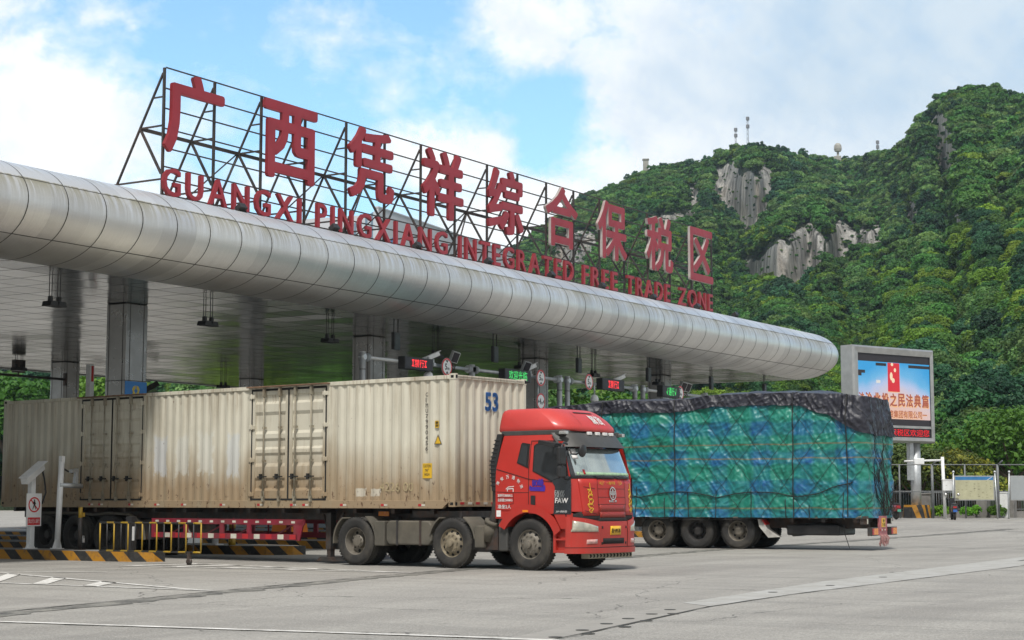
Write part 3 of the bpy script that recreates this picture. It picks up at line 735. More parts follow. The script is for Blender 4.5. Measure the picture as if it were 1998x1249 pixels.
# ------------------------------------------------------------------ things on the first island
M_ROUNDR = M_SGR
t = thing('camera_post', 'white post with a slanted box camera and the no pedestrians board', 'camera post', (30.12, 33.05, .23))
b = MB(); b.box(-.07, .07, -.07, .07, 0, 1.78); b.prism([(-.17, 0), (.17, 0), (.07, .14), (-.07, .14)], -.02, .02); b.box(-.13, .13, -.13, .13, 0, .02); b.build('post', M_WHITE, t, .008)
b = MB(); b.beam((.34, .05, 2.05), (-.50, -.28, 1.66), .19, .16); b.beam((.40, .06, 2.18), (-.56, -.30, 1.74), .26, .025); b.box(-.05, .05, -.05, .05, 1.66, 1.86); b.build('camera', M_WHITE, t, .012)
b = MB(); b.path([(.08, -.03, 1.1), (.30, -.06, 1.12), (.42, -.05, 1.4), (.40, .0, 1.75), (.33, 0, 1.95)], .022, 6); b.build('cable', M_BLACK, t)
pl = MB(); pl.box(-.24, .24, -.105, -.085, .56, 1.37, 0)
def ringp(cx, cz, r0, r1, y, m, n=36):
    vs = [(cx + r_ * math.cos(2 * PI * i / n), y, cz + r_ * math.sin(2 * PI * i / n)) for r_ in (r0, r1) for i in range(n)]
    pl.add(vs, [(i, (i + 1) % n, n + (i + 1) % n, n + i) for i in range(n)], m)
ringp(0, 1.09, .155, .19, -.109, 1)
pl.add([(-.125, -.109, 1.20), (-.105, -.109, 1.225), (.125, -.109, .985), (.105, -.109, .96)], [(0, 3, 2, 1)], 1)
pl.add([(-.2, -.109, .59), (.2, -.109, .59), (.2, -.109, .775), (-.2, -.109, .775)], [(0, 1, 2, 3)], 1)
pl.text('禁止行人通行', Matrix.Translation((-.18, -.112, .63)) @ TM, .36, .11, 0, .004)
def mp(pts): pl.add([(p[0] * 1.0, -.112, 1.09 + p[1]) for p in pts], [tuple(range(len(pts)))], 2)
mp([(.022 * math.cos(2 * PI * i / 12) - .0, .11 + .022 * math.sin(2 * PI * i / 12)) for i in range(12)])
mp([(-.03, .085), (.025, .085), (.03, .0), (-.02, -.01)]); mp([(-.03, .08), (-.062, .02), (-.048, .012), (-.015, .06)]); mp([(.02, .075), (.055, .015), (.042, .01), (.015, .04)])
mp([(-.02, 0), (.012, 0), (-.018, -.06), (-.042, -.12), (-.062, -.115), (-.042, -.05)]); mp([(.0, 0), (.03, 0), (.03, -.05), (.058, -.115), (.038, -.12), (.008, -.055)])
pl.build('no_pedestrian_board', [M_SGW, M_SGR, M_SGK], t)
t = thing('camera_post', 'slightly leaning white pole with a side arm and small camera', 'camera post', (30.40, 32.4, .23)); t.rotation_euler = (0, R(2), 0)
b = MB(); b.tube((0, 0, 0), (0, 0, 2.16), .072, 14); b.prism([(-.15, 0), (.15, 0), (.06, .25), (-.06, .25)], -.02, .02); b.box(-.12, .12, -.12, .12, 0, .02); b.box(-.05, .05, -.06, .05, 2.12, 2.30); b.build('pole', M_WHITE, t)
b = MB(); b.tube((-.05, -.02, 1.58), (.62, -.1, 1.58), .062, 12); b.build('arm', M_STEEL, t)
b = MB(); b.box(.40, .50, -.1, 0, 1.63, 1.80); b.beam((.22, -.1, 1.93), (.52, -.02, 1.98), .1, .08); b.box(.42, .5, -.09, 0, 1.78, 1.96); b.build('camera', M_STEEL, t, .006)
b = MB(); b.path([(.05, 0, 2.0), (.2, -.02, 1.93), (.35, -.03, 1.9), (.5, -.02, 2.0)], .022, 6); b.build('cable', M_BLACK, t)
t = thing('steel_post', 'short weathered yellow and grey steel post with a padlock on the island', 'post', (30.0, 31.2, .23))
M_YEL = mat('chipped yellow paint', (.40, .25, .015), .5, 0, var=.2, dirt=(.08, .07, .05), dirt_amt=.5, dscale=6)
b = MB(); b.tube((0, 0, 0), (0, 0, 1.03), .05, 12, 1); b.tube((0, 0, .78), (0, 0, 1.032), .0515, 12, 0); b.box(.05, .12, -.03, .03, .8, .9, 0); b.box(-.1, .1, -.1, .1, 0, .02, 1); b.build('post', [M_YEL, M_DKMET], t)
b = MB(); b.box(.06, .12, -.04, -.01, .18, .28); b.path([(.07, -.025, .28), (.07, -.025, .34), (.11, -.025, .34), (.11, -.025, .28)], .008, 5); b.build('padlock', M_STEEL, t)
t = thing('bollard', 'dark square bollard with a pale worn label at the island tip', 'bollard', (30.0, 29.5, .23))
b = MB(); b.box(-.09, .09, -.09, .09, 0, .82); b.box(-.06, .06, -.096, -.09, .25, .58, 1); b.build('post', [M_BLACK, M_WHITE], t, .01)
t = thing('barrier_rail', 'yellow and black wheeled barrier rail beside the island tip', 'barrier', (28.75, 26.15, 0), R(90))
M_BLKP = mat('chipped black paint', (.02, .02, .021), .5, 0, var=.3)
b = MB(); L_ = 3.1; n_ = 14; st = L_ / n_
for i in range(n_ + 1): b.tube((i * st, 0, .28), (i * st, 0, .92), .017, 8, i % 2)
for i in range(n_):
    for zz in (.28, .92): b.tube((i * st, 0, zz), ((i + 1) * st, 0, zz), .021, 8, (i) % 2)
b.build('rail', [M_YEL, M_BLKP], t)
b = MB(); b.box(.3, .38, -.03, .03, .1, .28, 0); b.lathe([(0, -.02), (.075, -.02), (.075, .02), (0, .02)], 14, Matrix.Translation((.34, 0, .075)) @ Matrix.Rotation(R(90), 4, 'Z'), 0); b.build('caster', M_DKMET, t)
# equipment on the second island, seen below the container
def simple(name, label, cat, loc, fn, m, bev=.01, part='body'):
    t = thing(name, label, cat, loc); b = MB(); fn(b); b.build(part, m, t, bev); return t
for (x, y), l in zip([(35.3, 33.2), (35.3, 31.6)], ['white round bollard left of the thin yellow footed pole, seen through the red guard', 'white round bollard in the middle window of the red guard']):
    simple('bollard', l, 'bollard', (x, y, .23), lambda b: (b.tube((0, 0, 0), (0, 0, 1.1), .09, 12), b.box(-.16, .16, -.16, .16, 0, .03)), M_WHITE, 0)
simple('bollard', 'yellow banded black bollard on the second island', 'bollard', (35.3, 31.0, .23), lambda b: (b.tube((0, 0, 0), (0, 0, .2), .1, 12, 0), b.tube((0, 0, .2), (0, 0, .45), .09, 12, 1), b.tube((0, 0, .45), (0, 0, .65), .091, 12, 0), b.tube((0, 0, .65), (0, 0, 1.0), .09, 12, 1)), [M_YEL, M_BLKP], 0)
simple('ticket_machine', 'grey and white ticket machine cabinet beyond the red side guard', 'ticket machine', (36.2, 33.5, .24), lambda b: (b.box(-.3, .3, -.35, .35, 0, 1.3, 0), b.box(-.32, -.3, -.2, .2, .7, 1.1, 1), b.box(-.33, .33, -.38, .38, 1.3, 1.36, 0)), [M_WHITE, M_LEDB])
M_ORG = mat('orange plastic', (.75, .20, .01), .5, 0, var=.08)
simple('water_barrier', 'orange plastic barrier block behind the right end of the red guard', 'barrier', (41.6, 34.2, .3), lambda b: (b.prism([(-.5, 0), (.5, 0), (.42, .35), (.3, .9), (-.3, .9), (-.42, .35)], -.35, .35), b.box(-.2, .2, -.37, -.35, .3, .6)), M_ORG, .02)

# ------------------------------------------------------------------ wheels
M_RIMG = mat('dusty steel rim', (.20, .18, .15), .6, .35, var=.2, scale=8, dirt=(.10, .085, .06), dirt_amt=.7, dscale=5)
M_RIMT = mat('tan dusty rim', (.25, .21, .145), .65, .2, var=.2, scale=8, dirt=(.08, .07, .055), dirt_amt=.7, dscale=6)
M_RIMD = mat('dark rim', (.045, .042, .04), .65, .3, var=.3, scale=8)
M_HOLE = mat('dark opening', (.006, .006, .006), .9, var=0)
WM = Matrix.Rotation(R(-90), 4, 'Z')
def tyre_mb(off=0.0, b=None):
    b = b or MB(); W = [(.30, -.13), (.33, -.145), (.44, -.15), (.495, -.135), (.522, -.105), (.53, -.09)]
    for g_ in (-.055, 0, .055): W += [(.53, g_ - .012), (.514, g_ - .008), (.514, g_ + .008), (.53, g_ + .012)]
    W += [(.53, .09), (.522, .105), (.495, .135), (.478, .141), (.47, .148), (.44, .15), (.345, .146), (.33, .14), (.30, .12)]
    b.lathe([(r, x + off) for r, x in W], 48, WM, 0)
    for k in range(48):      # shoulder lugs
        a = 2 * PI * k / 48; c, s_ = math.cos(a), math.sin(a)
        for xx in (-.10, .10):
            M_ = WM @ Matrix.Translation((off + xx, .525 * c, .525 * s_)) @ Matrix.Rotation(a, 4, 'X'); b.box(-.018, .018, -.012, .012, -.018, .018, 0, M_)
    return b
_wm = {}
def rim_mb(kind):
    b = MB()
    if kind == 'front':
        b.lathe([(.305, .115), (.30, .125), (.292, .12), (.285, .085), (.262, .07), (.24, .085), (.20, .125), (.185, .135), (.155, .137), (.15, .15), (.10, .152), (.085, .16), (.078, .215), (.04, .225), (0, .226)], 40, WM, 0)
        for k in range(10):
            a = 2 * PI * k / 10
            M_ = WM @ Matrix.Translation((.092, .238 * math.cos(a), .238 * math.sin(a))) @ Matrix.Rotation(a, 4, 'X') @ Matrix.Rotation(R(35), 4, 'Z')
            b.lathe([(0, .012), (.03, .012), (.03, -.03)], 12, M_, 1)
            M_ = WM @ Matrix.Translation((.137, .168 * math.cos(a + .31), .168 * math.sin(a + .31))); b.lathe([(.016, 0), (.016, .03), (0, .03)], 6, M_, 0, False)
    else:
        b.lathe([(.305, .115), (.30, .125), (.29, .12), (.283, .06), (.265, .0), (.255, -.07), (.20, -.085), (.16, -.085), (.15, -.06), (.145, .03), (.125, .05), (.11, .055), (.105, .075), (0, .078)], 40, WM, 0)
        for k in range(8):
            a = 2 * PI * k / 8
            M_ = WM @ Matrix.Translation((-.076, .215 * math.cos(a), .215 * math.sin(a))); b.lathe([(0, .004), (.035, .004), (.035, -.02)], 12, M_, 1)
        for k in range(10):
            a = 2 * PI * k / 10
            M_ = WM @ Matrix.Translation((.052, .125 * math.cos(a), .125 * math.sin(a))); b.lathe([(.013, 0), (.013, .025), (0, .025)], 6, M_, 0, False)
    return b
def wheel(parent, x, y, kind, near, rimm, dual=False, z=.53, spin=0.0):
    """near: outer face towards -y"""
    h = holder('wheel', parent, (x, y, z), 0 if near else PI)
    key = ('t', dual)
    if key not in _wm:
        b = tyre_mb()
        if dual: b = tyre_mb(-.34, b)
        o = b.build('tyre', M_RUBBER, h); _wm[key] = o.data
    else:
        o = bpy.data.objects.new('tyre', _wm[key]); COL.objects.link(o); o.parent = h
    o.rotation_euler = (0, spin, 0)
    key = (kind, rimm.name)
    if key not in _wm:
        o = rim_mb(kind).build('rim', [rimm, M_HOLE], h, angle=35); _wm[key] = o.data
    else:
        o = bpy.data.objects.new('rim', _wm[key]); COL.objects.link(o); o.parent = h
    o.rotation_euler = (0, spin, 0)
    return h
# ------------------------------------------------------------------ red tractor unit
TA_AZ = R(83.4 + 180)
TN = Vector((math.sin(R(83.4)), -math.cos(R(83.4)), 0))
TO = Vector((30.36, 20.47, 0)) + TN * 1.22
def paint(name, c, coat=.5, rough=.35, dust=.25):
    m, q, b = new_mat(name); tc = q.n('ShaderNodeTexCoord').outputs['Object']
    x, y, z = q.sep(tc)
    n = q.noise(tc, 1.6, 6, .62); n2 = q.noise(q.map(tc, sc=(5, 5, 1.2)), 1.5, 5, .7)
    col = q.mix(q.ramp(n, [(.3, 0), (.7, 1)]), tuple(k * .9 for k in c), tuple(min(1, k * 1.08) for k in c))
    low = q.n('ShaderNodeMapRange', ins={0: z, 1: 1.5, 2: .35, 3: 0.05, 4: 1.0}).outputs[0]
    d = q.math('MULTIPLY', q.math('MULTIPLY', low, q.ramp(n2, [(.35, .15), (.7, 1)])), dust)
    col = q.mix(d, col, (.19, .13, .10))
    chip = q.ramp(q.noise(tc, 22, 3, .6), [(.735, 0), (.75, 1)])
    col = q.mix(q.math('MULTIPLY', chip, .6), col, (.5, .42, .38))
    q.t.links.new(col, b.inputs['Base Color'])
    q.t.links.new(q.math('ADD', rough, q.math('MULTIPLY', n2, .25)), b.inputs['Roughness'])
    b.inputs['Coat Weight'].default_value = coat; b.inputs['Coat Roughness'].default_value = .18
    return m
M_CAB = paint('red cab paint', (.43, .016, .008), .22, .42)
M_CABF = paint('faded red fairing', (.48, .034, .028), .2, .42, .1)
M_CABD = mat('dark red recess', (.22, .018, .012), .6, var=.2, dirt=(.25, .2, .17), dirt_amt=.5, dscale=6)
M_CHAR = mat('charcoal trim plastic', (.045, .045, .043), .55, var=.15, dirt=(.12, .11, .095), dirt_amt=.3)
M_BLKG = mat('black gloss panel', (.014, .017, .022), .25, var=.1, coat=.4)
M_GAP = mat('panel gap', (.012, .01, .01), .9, var=0)
M_CHROME = mat('dull chrome', (.62, .61, .58), .28, .9, var=.08)
M_WTXT = mat('white lettering', (.72, .70, .68), .5, var=.15, scale=12)
M_GTXT = mat('grey lettering', (.30, .31, .31), .5, var=.1)
M_GOLDT = mat('gold decal', (.66, .38, .03), .45, var=.2, scale=9)
M_BLUET = mat('blue spray stencil', (.05, .02, .30), .5, var=.2, scale=9)
M_ORL = mat('orange lamp lens', (.75, .22, .01), .25, var=.05)
M_PLATE = mat('yellow number plate', (.72, .42, .02), .4, var=.08)
def glass_mat(name, base, metal, rough):
    m, q, b = new_mat(name); tc = q.n('ShaderNodeTexCoord').outputs['Object']
    n = q.noise(tc, 2.0, 5, .6)
    q.t.links.new(q.mix(q.ramp(n, [(.3, 0), (.7, 1)]), tuple(k * .8 for k in base), base), b.inputs['Base Color'])
    b.inputs['Metallic'].default_value = metal
    q.t.links.new(q.math('ADD', rough, q.math('MULTIPLY', q.ramp(n, [(.45, 0), (.7, 1)]), .06)), b.inputs['Roughness'])
    return m
M_WIND = glass_mat('reflective windscreen', (.52, .60, .60), .75, .06)
M_SGLASS = glass_mat('dark side glass', (.05, .055, .06), .25, .05)
def lens_mat():
    m, q, b = new_mat('headlamp lens'); tc = q.n('ShaderNodeTexCoord').outputs['Object']
    v = q.n('ShaderNodeTexVoronoi', ins={'Vector': tc, 'Scale': 9.0}).outputs[0]
    q.t.links.new(q.mix(v, (.62, .58, .46), (.30, .29, .24)), b.inputs['Base Color']); b.inputs['Metallic'].default_value = .35
    b.inputs['Roughness'].default_value = .15; b.inputs['Coat Weight'].default_value = .8
    return m
M_LENS = lens_mat()
def mesh_mat():
    m, q, b = new_mat('red grille mesh'); tc = q.n('ShaderNodeTexCoord').outputs['Object']
    x, y, z = q.sep(tc)
    a = q.math('FRACT', q.math('MULTIPLY', q.math('ADD', y, z), 22)); c = q.math('FRACT', q.math('MULTIPLY', q.math('SUBTRACT', y, z), 22))
    f = q.math('MULTIPLY', q.math('GREATER_THAN', a, .36), q.math('GREATER_THAN', c, .36))
    q.t.links.new(q.mix(f, (.42, .035, .022), (.035, .006, .005)), b.inputs['Base Color']); return m
M_GRL = mesh_mat()

PIV = Vector((3.06, -1.13, 0)); RZ = R(2.0)
trk = thing('tractor_truck', 'red truck cab with gold decals and dusty wheels, hauling the cream container', 'truck', TO, TA_AZ)
# the unit has begun to steer a little away from the trailer's line
q_ = Matrix.Rotation(TA_AZ, 3, 'Z') @ (PIV - Vector((0, .06, 0)) - Matrix.Rotation(RZ, 3, 'Z') @ PIV)
trk.location = TO + q_; trk.rotation_euler = (0, 0, TA_AZ + RZ); trk.scale = (1, .95, 1)
def lerp(a, b, t): return a + (b - a) * t
def tab(z, T):
    if z <= T[0][0]: return T[0][1]
    for (a, x), (b, y) in zip(T[:-1], T[1:]):
        if z <= b: return lerp(x, y, (z - a) / (b - a))
    return T[-1][1]
XF = [(.3, 3.29), (.9, 3.31), (1.2, 3.28), (1.85, 3.24), (2.0, 3.18), (2.5, 2.98), (2.8, 2.85)]
HW = [(.3, 1.19), (1.9, 1.19), (2.5, 1.15), (2.8, 1.10)]
def xf(z): return tab(z, XF)
def hw(z): return tab(z, HW)
def FXP(y, z, off=0.0):
    """point on the cab front at width y and height z"""
    s_ = min(1.0, abs(y) / hw(z)); return Vector((xf(z) - .09 * s_ ** 2 - .27 * s_ ** 8 + off, y, z))
def SXP(x, z, off=0.0, side=-1): return Vector((x, side * (hw(z) + off), z))
ts = [math.sin(PI / 2 * t) for t in np.linspace(-1, 1, 31)]
def cab_ring(z):
    h = hw(z); xr = 1.14 if z < 2.05 else lerp(1.14, 1.30, min(1, (z - 2.05) / .7))
    P = [Vector((xr, -h, z))] + [FXP(t * h, z) for t in ts] + [Vector((xr, h, z))]
    return P
b = MB(); zs = [1.20, 1.5, 1.85, 1.93, 2.1, 2.3, 2.5, 2.65, 2.76]
rings = [cab_ring(z) for z in zs]; n = len(rings[0])
b.add([p for r_ in rings for p in r_], [(i * n + k, i * n + (k + 1) % n, (i + 1) * n + (k + 1) % n, (i + 1) * n + k) for i in range(len(zs) - 1) for k in range(n)])
b.add(rings[0], [tuple(range(n - 1, -1, -1))]); b.add(rings[-1], [tuple(range(n))])
b.build('cab_shell', M_CAB, trk, angle=35)
def side_panel(mb, pts, off, m, side=-1, thick=.03):
    """polygon given by (x,z) lying on the cab side, standing off by off"""
    o_ = [SXP(x, z, off, side) for x, z in pts]; i_ = [SXP(x, z, off - thick, side) for x, z in pts]; n = len(pts)
    ar = sum(pts[i][0] * pts[(i + 1) % n][1] - pts[(i + 1) % n][0] * pts[i][1] for i in range(n))
    f = [tuple(range(n)) if (ar > 0) == (side < 0) else tuple(range(n - 1, -1, -1))]
    mb.add(o_, f, m)
    mb.add(o_ + i_, [(i, (i + 1) % n, (i + 1) % n + n, i + n) for i in range(n)], m)
def side_line(mb, pts, w_=.012, m=0, off=.004, side=-1):
    for (x0, z0), (x1, z1) in zip(pts[:-1], pts[1:]):
        d = math.hypot(x1 - x0, z1 - z0); nx, nz = -(z1 - z0) / d * w_ / 2, (x1 - x0) / d * w_ / 2
        vs = [SXP(x0 + nx, z0 + nz, off, side), SXP(x1 + nx, z1 + nz, off, side), SXP(x1 - nx, z1 - nz, off, side), SXP(x0 - nx, z0 - nz, off, side)]
        mb.add(vs, [(0, 1, 2, 3) if side > 0 else (3, 2, 1, 0)], m)
def front_patch(mb, c, off, m, ny=14, nz=6):
    """c = four (y,z) corners BL, BR, TR, TL"""
    def fn(u, v):
        y = lerp(lerp(c[0][0], c[1][0], u), lerp(c[3][0], c[2][0], u), v); z = lerp(lerp(c[0][1], c[1][1], u), lerp(c[3][1], c[2][1], u), v)
        p = FXP(y, z, off); 
        s_ = abs(y) / hw(z)
        if s_ > .8: p.y += math.copysign(off * (s_ - .8) * 5, y)
        return p
    us = np.linspace(0, 1, ny); vs_ = np.linspace(0, 1, nz); mb.grid(fn, us, vs_, m)
    # rim
    P = [fn(u, 0) for u in us] + [fn(1, v) for v in vs_[1:]] + [fn(u, 1) for u in us[::-1][1:]] + [fn(0, v) for v in vs_[::-1][1:-1]]
    Q = [p - Vector((off + .02, 0, 0)) for p in P]; n = len(P)
    mb.add(P + Q, [(i, i + n, (i + 1) % n + n, (i + 1) % n) for i in range(n)], m)
def front_text(mb, st, y0, z0, w_, h, m, bold=0.02, off=.02, shear=0.0):
    v, f, e = text_mesh(st, bold, shear); mb.add([FXP(y0 + p[0] * w_, z0 + p[1] * h, off + p[2]) for p in v], f, m)
def side_text(mb, st, x0, z0, w_, h, m, bold=0.02, off=.012, shear=0.0, rot=0.0):
    v, f, e = text_mesh(st, bold, shear); c, s_ = math.cos(rot), math.sin(rot)
    mb.add([SXP(x0 + p[0] * w_ * c - p[1] * h * s_, z0 + p[0] * w_ * s_ + p[1] * h * c, off + p[2]) for p in v], f, m)
# doors on both sides
DOOR = [(2.0, 1.16), (2.60, 1.16), (2.64, 1.22), (3.02, 1.22), (3.02, 1.92), (2.93, 2.2), (2.82, 2.62), (2.04, 2.62)]
DW = [(2.12, 2.03), (2.58, 1.83), (2.94, 1.93), (2.86, 2.44), (2.82, 2.52), (2.76, 2.55), (2.18, 2.55), (2.13, 2.51)]
BLK = [(2.62, 1.15), (3.05, 1.15), (3.05, 1.90), (2.95, 1.92), (2.58, 1.82), (2.66, 1.70)]
for sd_ in (-1, 1):
    d_ = MB(); side_panel(d_, DOOR, .008, 0, sd_, .02)
    door = d_.build('door', M_CAB, trk, .006)
    d_ = MB(); side_panel(d_, [(2.09, 2.02), (2.58, 1.80), (2.99, 1.91), (2.88, 2.48), (2.83, 2.56), (2.77, 2.585), (2.17, 2.585), (2.10, 2.54)], .013, 0, sd_, .01); side_panel(d_, DW, .017, 1, sd_, .01)
    d_.build('window', [M_GAP, M_SGLASS], door)
    d_ = MB(); side_panel(d_, BLK, .014, 0, sd_, .01)
    if sd_ < 0:
        for k, (z_, m_) in enumerate([(1.54, 1), (1.47, 1), (1.37, 2)]): side_text(d_, 'FAW', 2.645 + k * .006, z_, .33 if k == 2 else .25, .105 if k == 2 else .09, m_, .035, .018, .08)
        side_text(d_, 'J6P-领航版', 2.68, 1.175, .28, .05, 2, .0, .018, .15)
    d_.build('black_panel', [M_BLKG, M_GTXT, M_WTXT], door)
    d_ = MB(); side_panel(d_, [(2.05, 1.32), (2.16, 1.32), (2.16, 1.52), (2.05, 1.52)], .012, 0, sd_, .01); side_panel(d_, [(2.075, 1.34), (2.135, 1.34), (2.135, 1.50), (2.075, 1.50)], .02, 0, sd_, .01); d_.build('handle', M_BLACK, door, .004)
    if sd_ < 0:
        d_ = MB(); side_text(d_, '80峰', 2.08, 1.70, .30, .17, 0, .05, .013)
        side_panel(d_, [(2.03, 1.62), (2.40, 1.61), (2.42, 1.68), (2.40, 1.74), (2.34, 1.70), (2.08, 1.70), (2.03, 1.74), (2.01, 1.68)], .0125, 0, sd_, .002); d_.build('blue_stencil', M_BLUET, door)
    d_ = MB(); side_panel(d_, [(1.68, 2.19), (1.97, 2.08), (2.0, 2.58), (1.80, 2.61), (1.77, 2.58)], .010, 0, sd_, .01); side_panel(d_, [(1.715, 2.21), (1.925, 2.13), (1.945, 2.53), (1.80, 2.56)], .014, 1, sd_, .01); d_.build('sleeper_window', [M_GAP, M_SGLASS], trk)
    d_ = MB()
    side_line(d_, [(1.16, 2.07), (1.99, 1.86), (2.58, 1.80)], .014, 0, .011, sd_); side_line(d_, [(1.99, 1.16), (1.99, 2.08), (2.03, 2.64), (2.86, 2.63)], .016, 0, .011, sd_); side_line(d_, [(1.16, 1.60), (1.60, 1.585), (1.98, 1.585)], .01, 0, .004, sd_); side_line(d_, [(1.60, 1.585), (1.60, 1.36), (1.35, 1.32), (1.2, 1.31)], .01, 0, .004, sd_); side_line(d_, [(1.16, 1.48), (1.6, 1.48)], .006, 0, .004, sd_)
    d_.build('panel_gap', M_GAP, trk)
    # fender, rear side skirt, front step panel
    f_ = MB(); arc = [(2.0 + .84 * math.cos(a), .53 + .80 * math.sin(a)) for a in np.linspace(R(22), R(152), 22)]; arc2 = [(2.0 + .69 * math.cos(a), .53 + .66 * math.sin(a)) for a in np.linspace(R(152), R(18), 22)]
    side_panel(f_, arc + arc2, .035, 0, sd_, .30); fen = f_.build('fender', M_CAB, trk, .012, angle=40)
    f_ = MB(); side_panel(f_, [(1.86, 1.185), (2.0, 1.185), (2.0, 1.23), (1.86, 1.23)], .045, 0, sd_, .01); f_.build('side_lamp', M_ORL, fen)
    f_ = MB(); side_panel(f_, [(1.15, 1.06), (1.42, 1.06), (1.40, 1.10), (1.52, 1.22), (1.15, 1.22)], .0, 0, sd_, .05); f_.build('side_skirt', M_CAB, trk, .008); f_ = MB(); side_panel(f_, [(2.62, 1.17), (2.80, .86), (3.06, .86), (3.06, 1.17)], .004, 0, sd_, .05); f_.build('side_skirt', M_CAB, trk, .008)
    f_ = MB(); xs = [2.78, 3.02]
    f_.box(2.60, 2.66, sd_ * 1.19 if sd_ < 0 else 1.10, sd_ * 1.10 if sd_ < 0 else 1.19, .37, .86); y0, y1 = sorted((sd_ * 1.185, sd_ * .85))
    f_.box(2.60, 3.05, y0, y1, .37, .42); f_.box(2.60, 3.02, y0, y1, .62, .655); f_.box(2.62, 3.05, sorted((sd_ * .86, sd_ * .84))[0], sorted((sd_ * .86, sd_ * .84))[1], .42, .9, 1)
    f_.build('step', [M_CAB, M_CABD], trk, .006)
# lettering on the near side
d_ = MB()
for k, ch in enumerate('海安万通物流'):
    a = R(155 - 26 * k); side_text(d_, ch, 1.53 + .30 * math.cos(a) - .04, 1.63 + .24 * math.sin(a), .075, .075, 0, .012, .008, 0, a - PI / 2)
side_text(d_, '准牵引38000KG', 1.20, 1.495, .38, .065, 0, .012, .008); side_text(d_, '总质量25000KG', 1.20, 1.40, .38, .065, 0, .012, .008); side_text(d_, '准坐2人', 1.20, 1.255, .34, .085, 0, .012, .008)
side_line(d_, [(1.41, 1.655), (1.47, 1.70), (1.62, 1.715)], .014, 0, .008); side_line(d_, [(1.45, 1.61), (1.45, 1.66), (1.60, 1.67), (1.60, 1.60)], .018, 0, .008)
side_panel(d_, [(1.17, 1.09), (1.28, 1.09), (1.28, 1.22), (1.17, 1.22)], .012, 0, -1, .01)
d_.build('side_lettering', M_WTXT, trk)
# windscreen
d_ = MB(); front_patch(d_, [(-1.13, 1.86), (1.13, 1.86), (1.09, 2.53), (-1.09, 2.53)], .006, 0, 26, 8); front_patch(d_, [(-1.04, 1.93), (1.04, 1.93), (1.0, 2.50), (-1.0, 2.50)], .012, 1, 26, 8)
ws = d_.build('windscreen', [M_BLKG, M_WIND], trk)
M_DASH = mat('green dash cover', (.30, .44, .28), .6, var=.3, scale=8); M_CURT = mat('white curtain', (.75, .75, .74), .7, var=.1)
d_ = MB(); front_patch(d_, [(-1.0, 1.935), (1.0, 1.935), (.98, 1.99), (-1.0, 2.0)], .014, 0, 20, 3)
d_.build('dash_cover', M_DASH, trk)
d_ = MB(); front_patch(d_, [(-.86, 1.95), (-.80, 1.95), (-.80, 2.05), (-.86, 2.05)], .016, 0, 3, 3); d_.build('red_tag', M_REDP, trk)
d_ = MB(); front_patch(d_, [(-1.0, 2.36), (-.88, 2.36), (-.86, 2.47), (-1.0, 2.47)], .016, 0, 3, 3); front_patch(d_, [(-.98, 2.27), (-.86, 2.27), (-.86, 2.34), (-.98, 2.34)], .016, 0, 3, 3); d_.build('sticker', M_WTXT, trk)
d_ = MB()
for y0, y1 in ((-.55, .12), (.18, .78)):
    d_.path([FXP(y0, 1.90, .03), FXP(lerp(y0, y1, .5), 1.905, .045), FXP(y1, 1.89, .03)], .014, 5); d_.path([FXP(y0 + .05, 1.885, .03), FXP(y0 + .3, 1.93, .04)], .012, 5)
d_.build('wiper', M_BLACK, trk)
# sun visor
d_ = MB()
def vis(u, v):
    y = u * 1.16; z = lerp(2.51, 2.80, v); p = FXP(max(-hw(z), min(hw(z), y)), z, .02); return Vector((p.x + lerp(.17, .05, v) * (1 - .5 * abs(u) ** 6), y, z))
d_.grid(vis, np.linspace(-1, 1, 25), np.linspace(0, 1, 5)); d_.grid(lambda u, v: vis(u, 0) - Vector((v * .15, 0, -.02 * v)), np.linspace(-1, 1, 25), (1, 0))
for u, s_ in ((-1, -1), (1, 1)):
    P = [vis(u, v) for v in (0, .5, 1)]; d_.add(P + [Vector((2.72, u * 1.13, 2.62)), Vector((2.80, u * 1.12, 2.55))], [(0, 1, 2, 3, 4) if s_ > 0 else (4, 3, 2, 1, 0)])
visor = d_.build('sun_visor', M_CHAR, trk, angle=40)
d_ = MB()
for y in (-.32, -.02, .28, .55): p = vis(y / 1.16, .93); d_.box(p.x - .02, p.x + .035, y - .07, y + .07, 2.765, 2.83)
d_.build('marker_lamp', M_WTXT, visor, .01)
d_ = MB(); d_.box(2.72, 2.90, -1.15, -1.05, 2.76, 2.83); d_.box(2.72, 2.90, 1.05, 1.15, 2.76, 2.83); d_.build('marker_lamp', M_CHROME, visor, .012)
# dark gutter under the fairing and the fairing itself
d_ = MB(); d_.box(1.22, 2.80, -1.10, 1.10, 2.75, 2.86); d_.build('roof_gutter', M_CHAR, trk, .02)
FZ = [(2.84, 2.90, 1.08, 1.13), (2.88, 2.92, 1.10, 1.12), (2.95, 2.89, 1.10, 1.13), (3.10, 2.73, 1.08, 1.15), (3.22, 2.55, 1.055, 1.17), (3.28, 2.44, 1.02, 1.20), (3.315, 2.36, .95, 1.26), (3.325, 2.2, .80, 1.40)]
def fring(z, xf_, w_, xr):
    P = [Vector((xr + .05, -w_ + .0, z)), Vector((xr, -w_ * .93, z)), Vector((xr, w_ * .93, z)), Vector((xr + .05, w_, z))][1:3]
    fr = []
    for t in np.linspace(-1, 1, 29):
        s_ = math.sin(PI / 2 * t); fr.append(Vector((xf_ - .12 * s_ ** 2 - .22 * abs(s_) ** 8, s_ * w_, z)))
    back = [Vector((xr + .12, w_, z)), Vector((xr + .03, w_ * .97, z)), Vector((xr, w_ * .9, z)), Vector((xr, -w_ * .9, z)), Vector((xr + .03, -w_ * .97, z)), Vector((xr + .12, -w_, z))]
    return fr + back
d_ = MB(); rg = [fring(*a) for a in FZ]; n = len(rg[0])
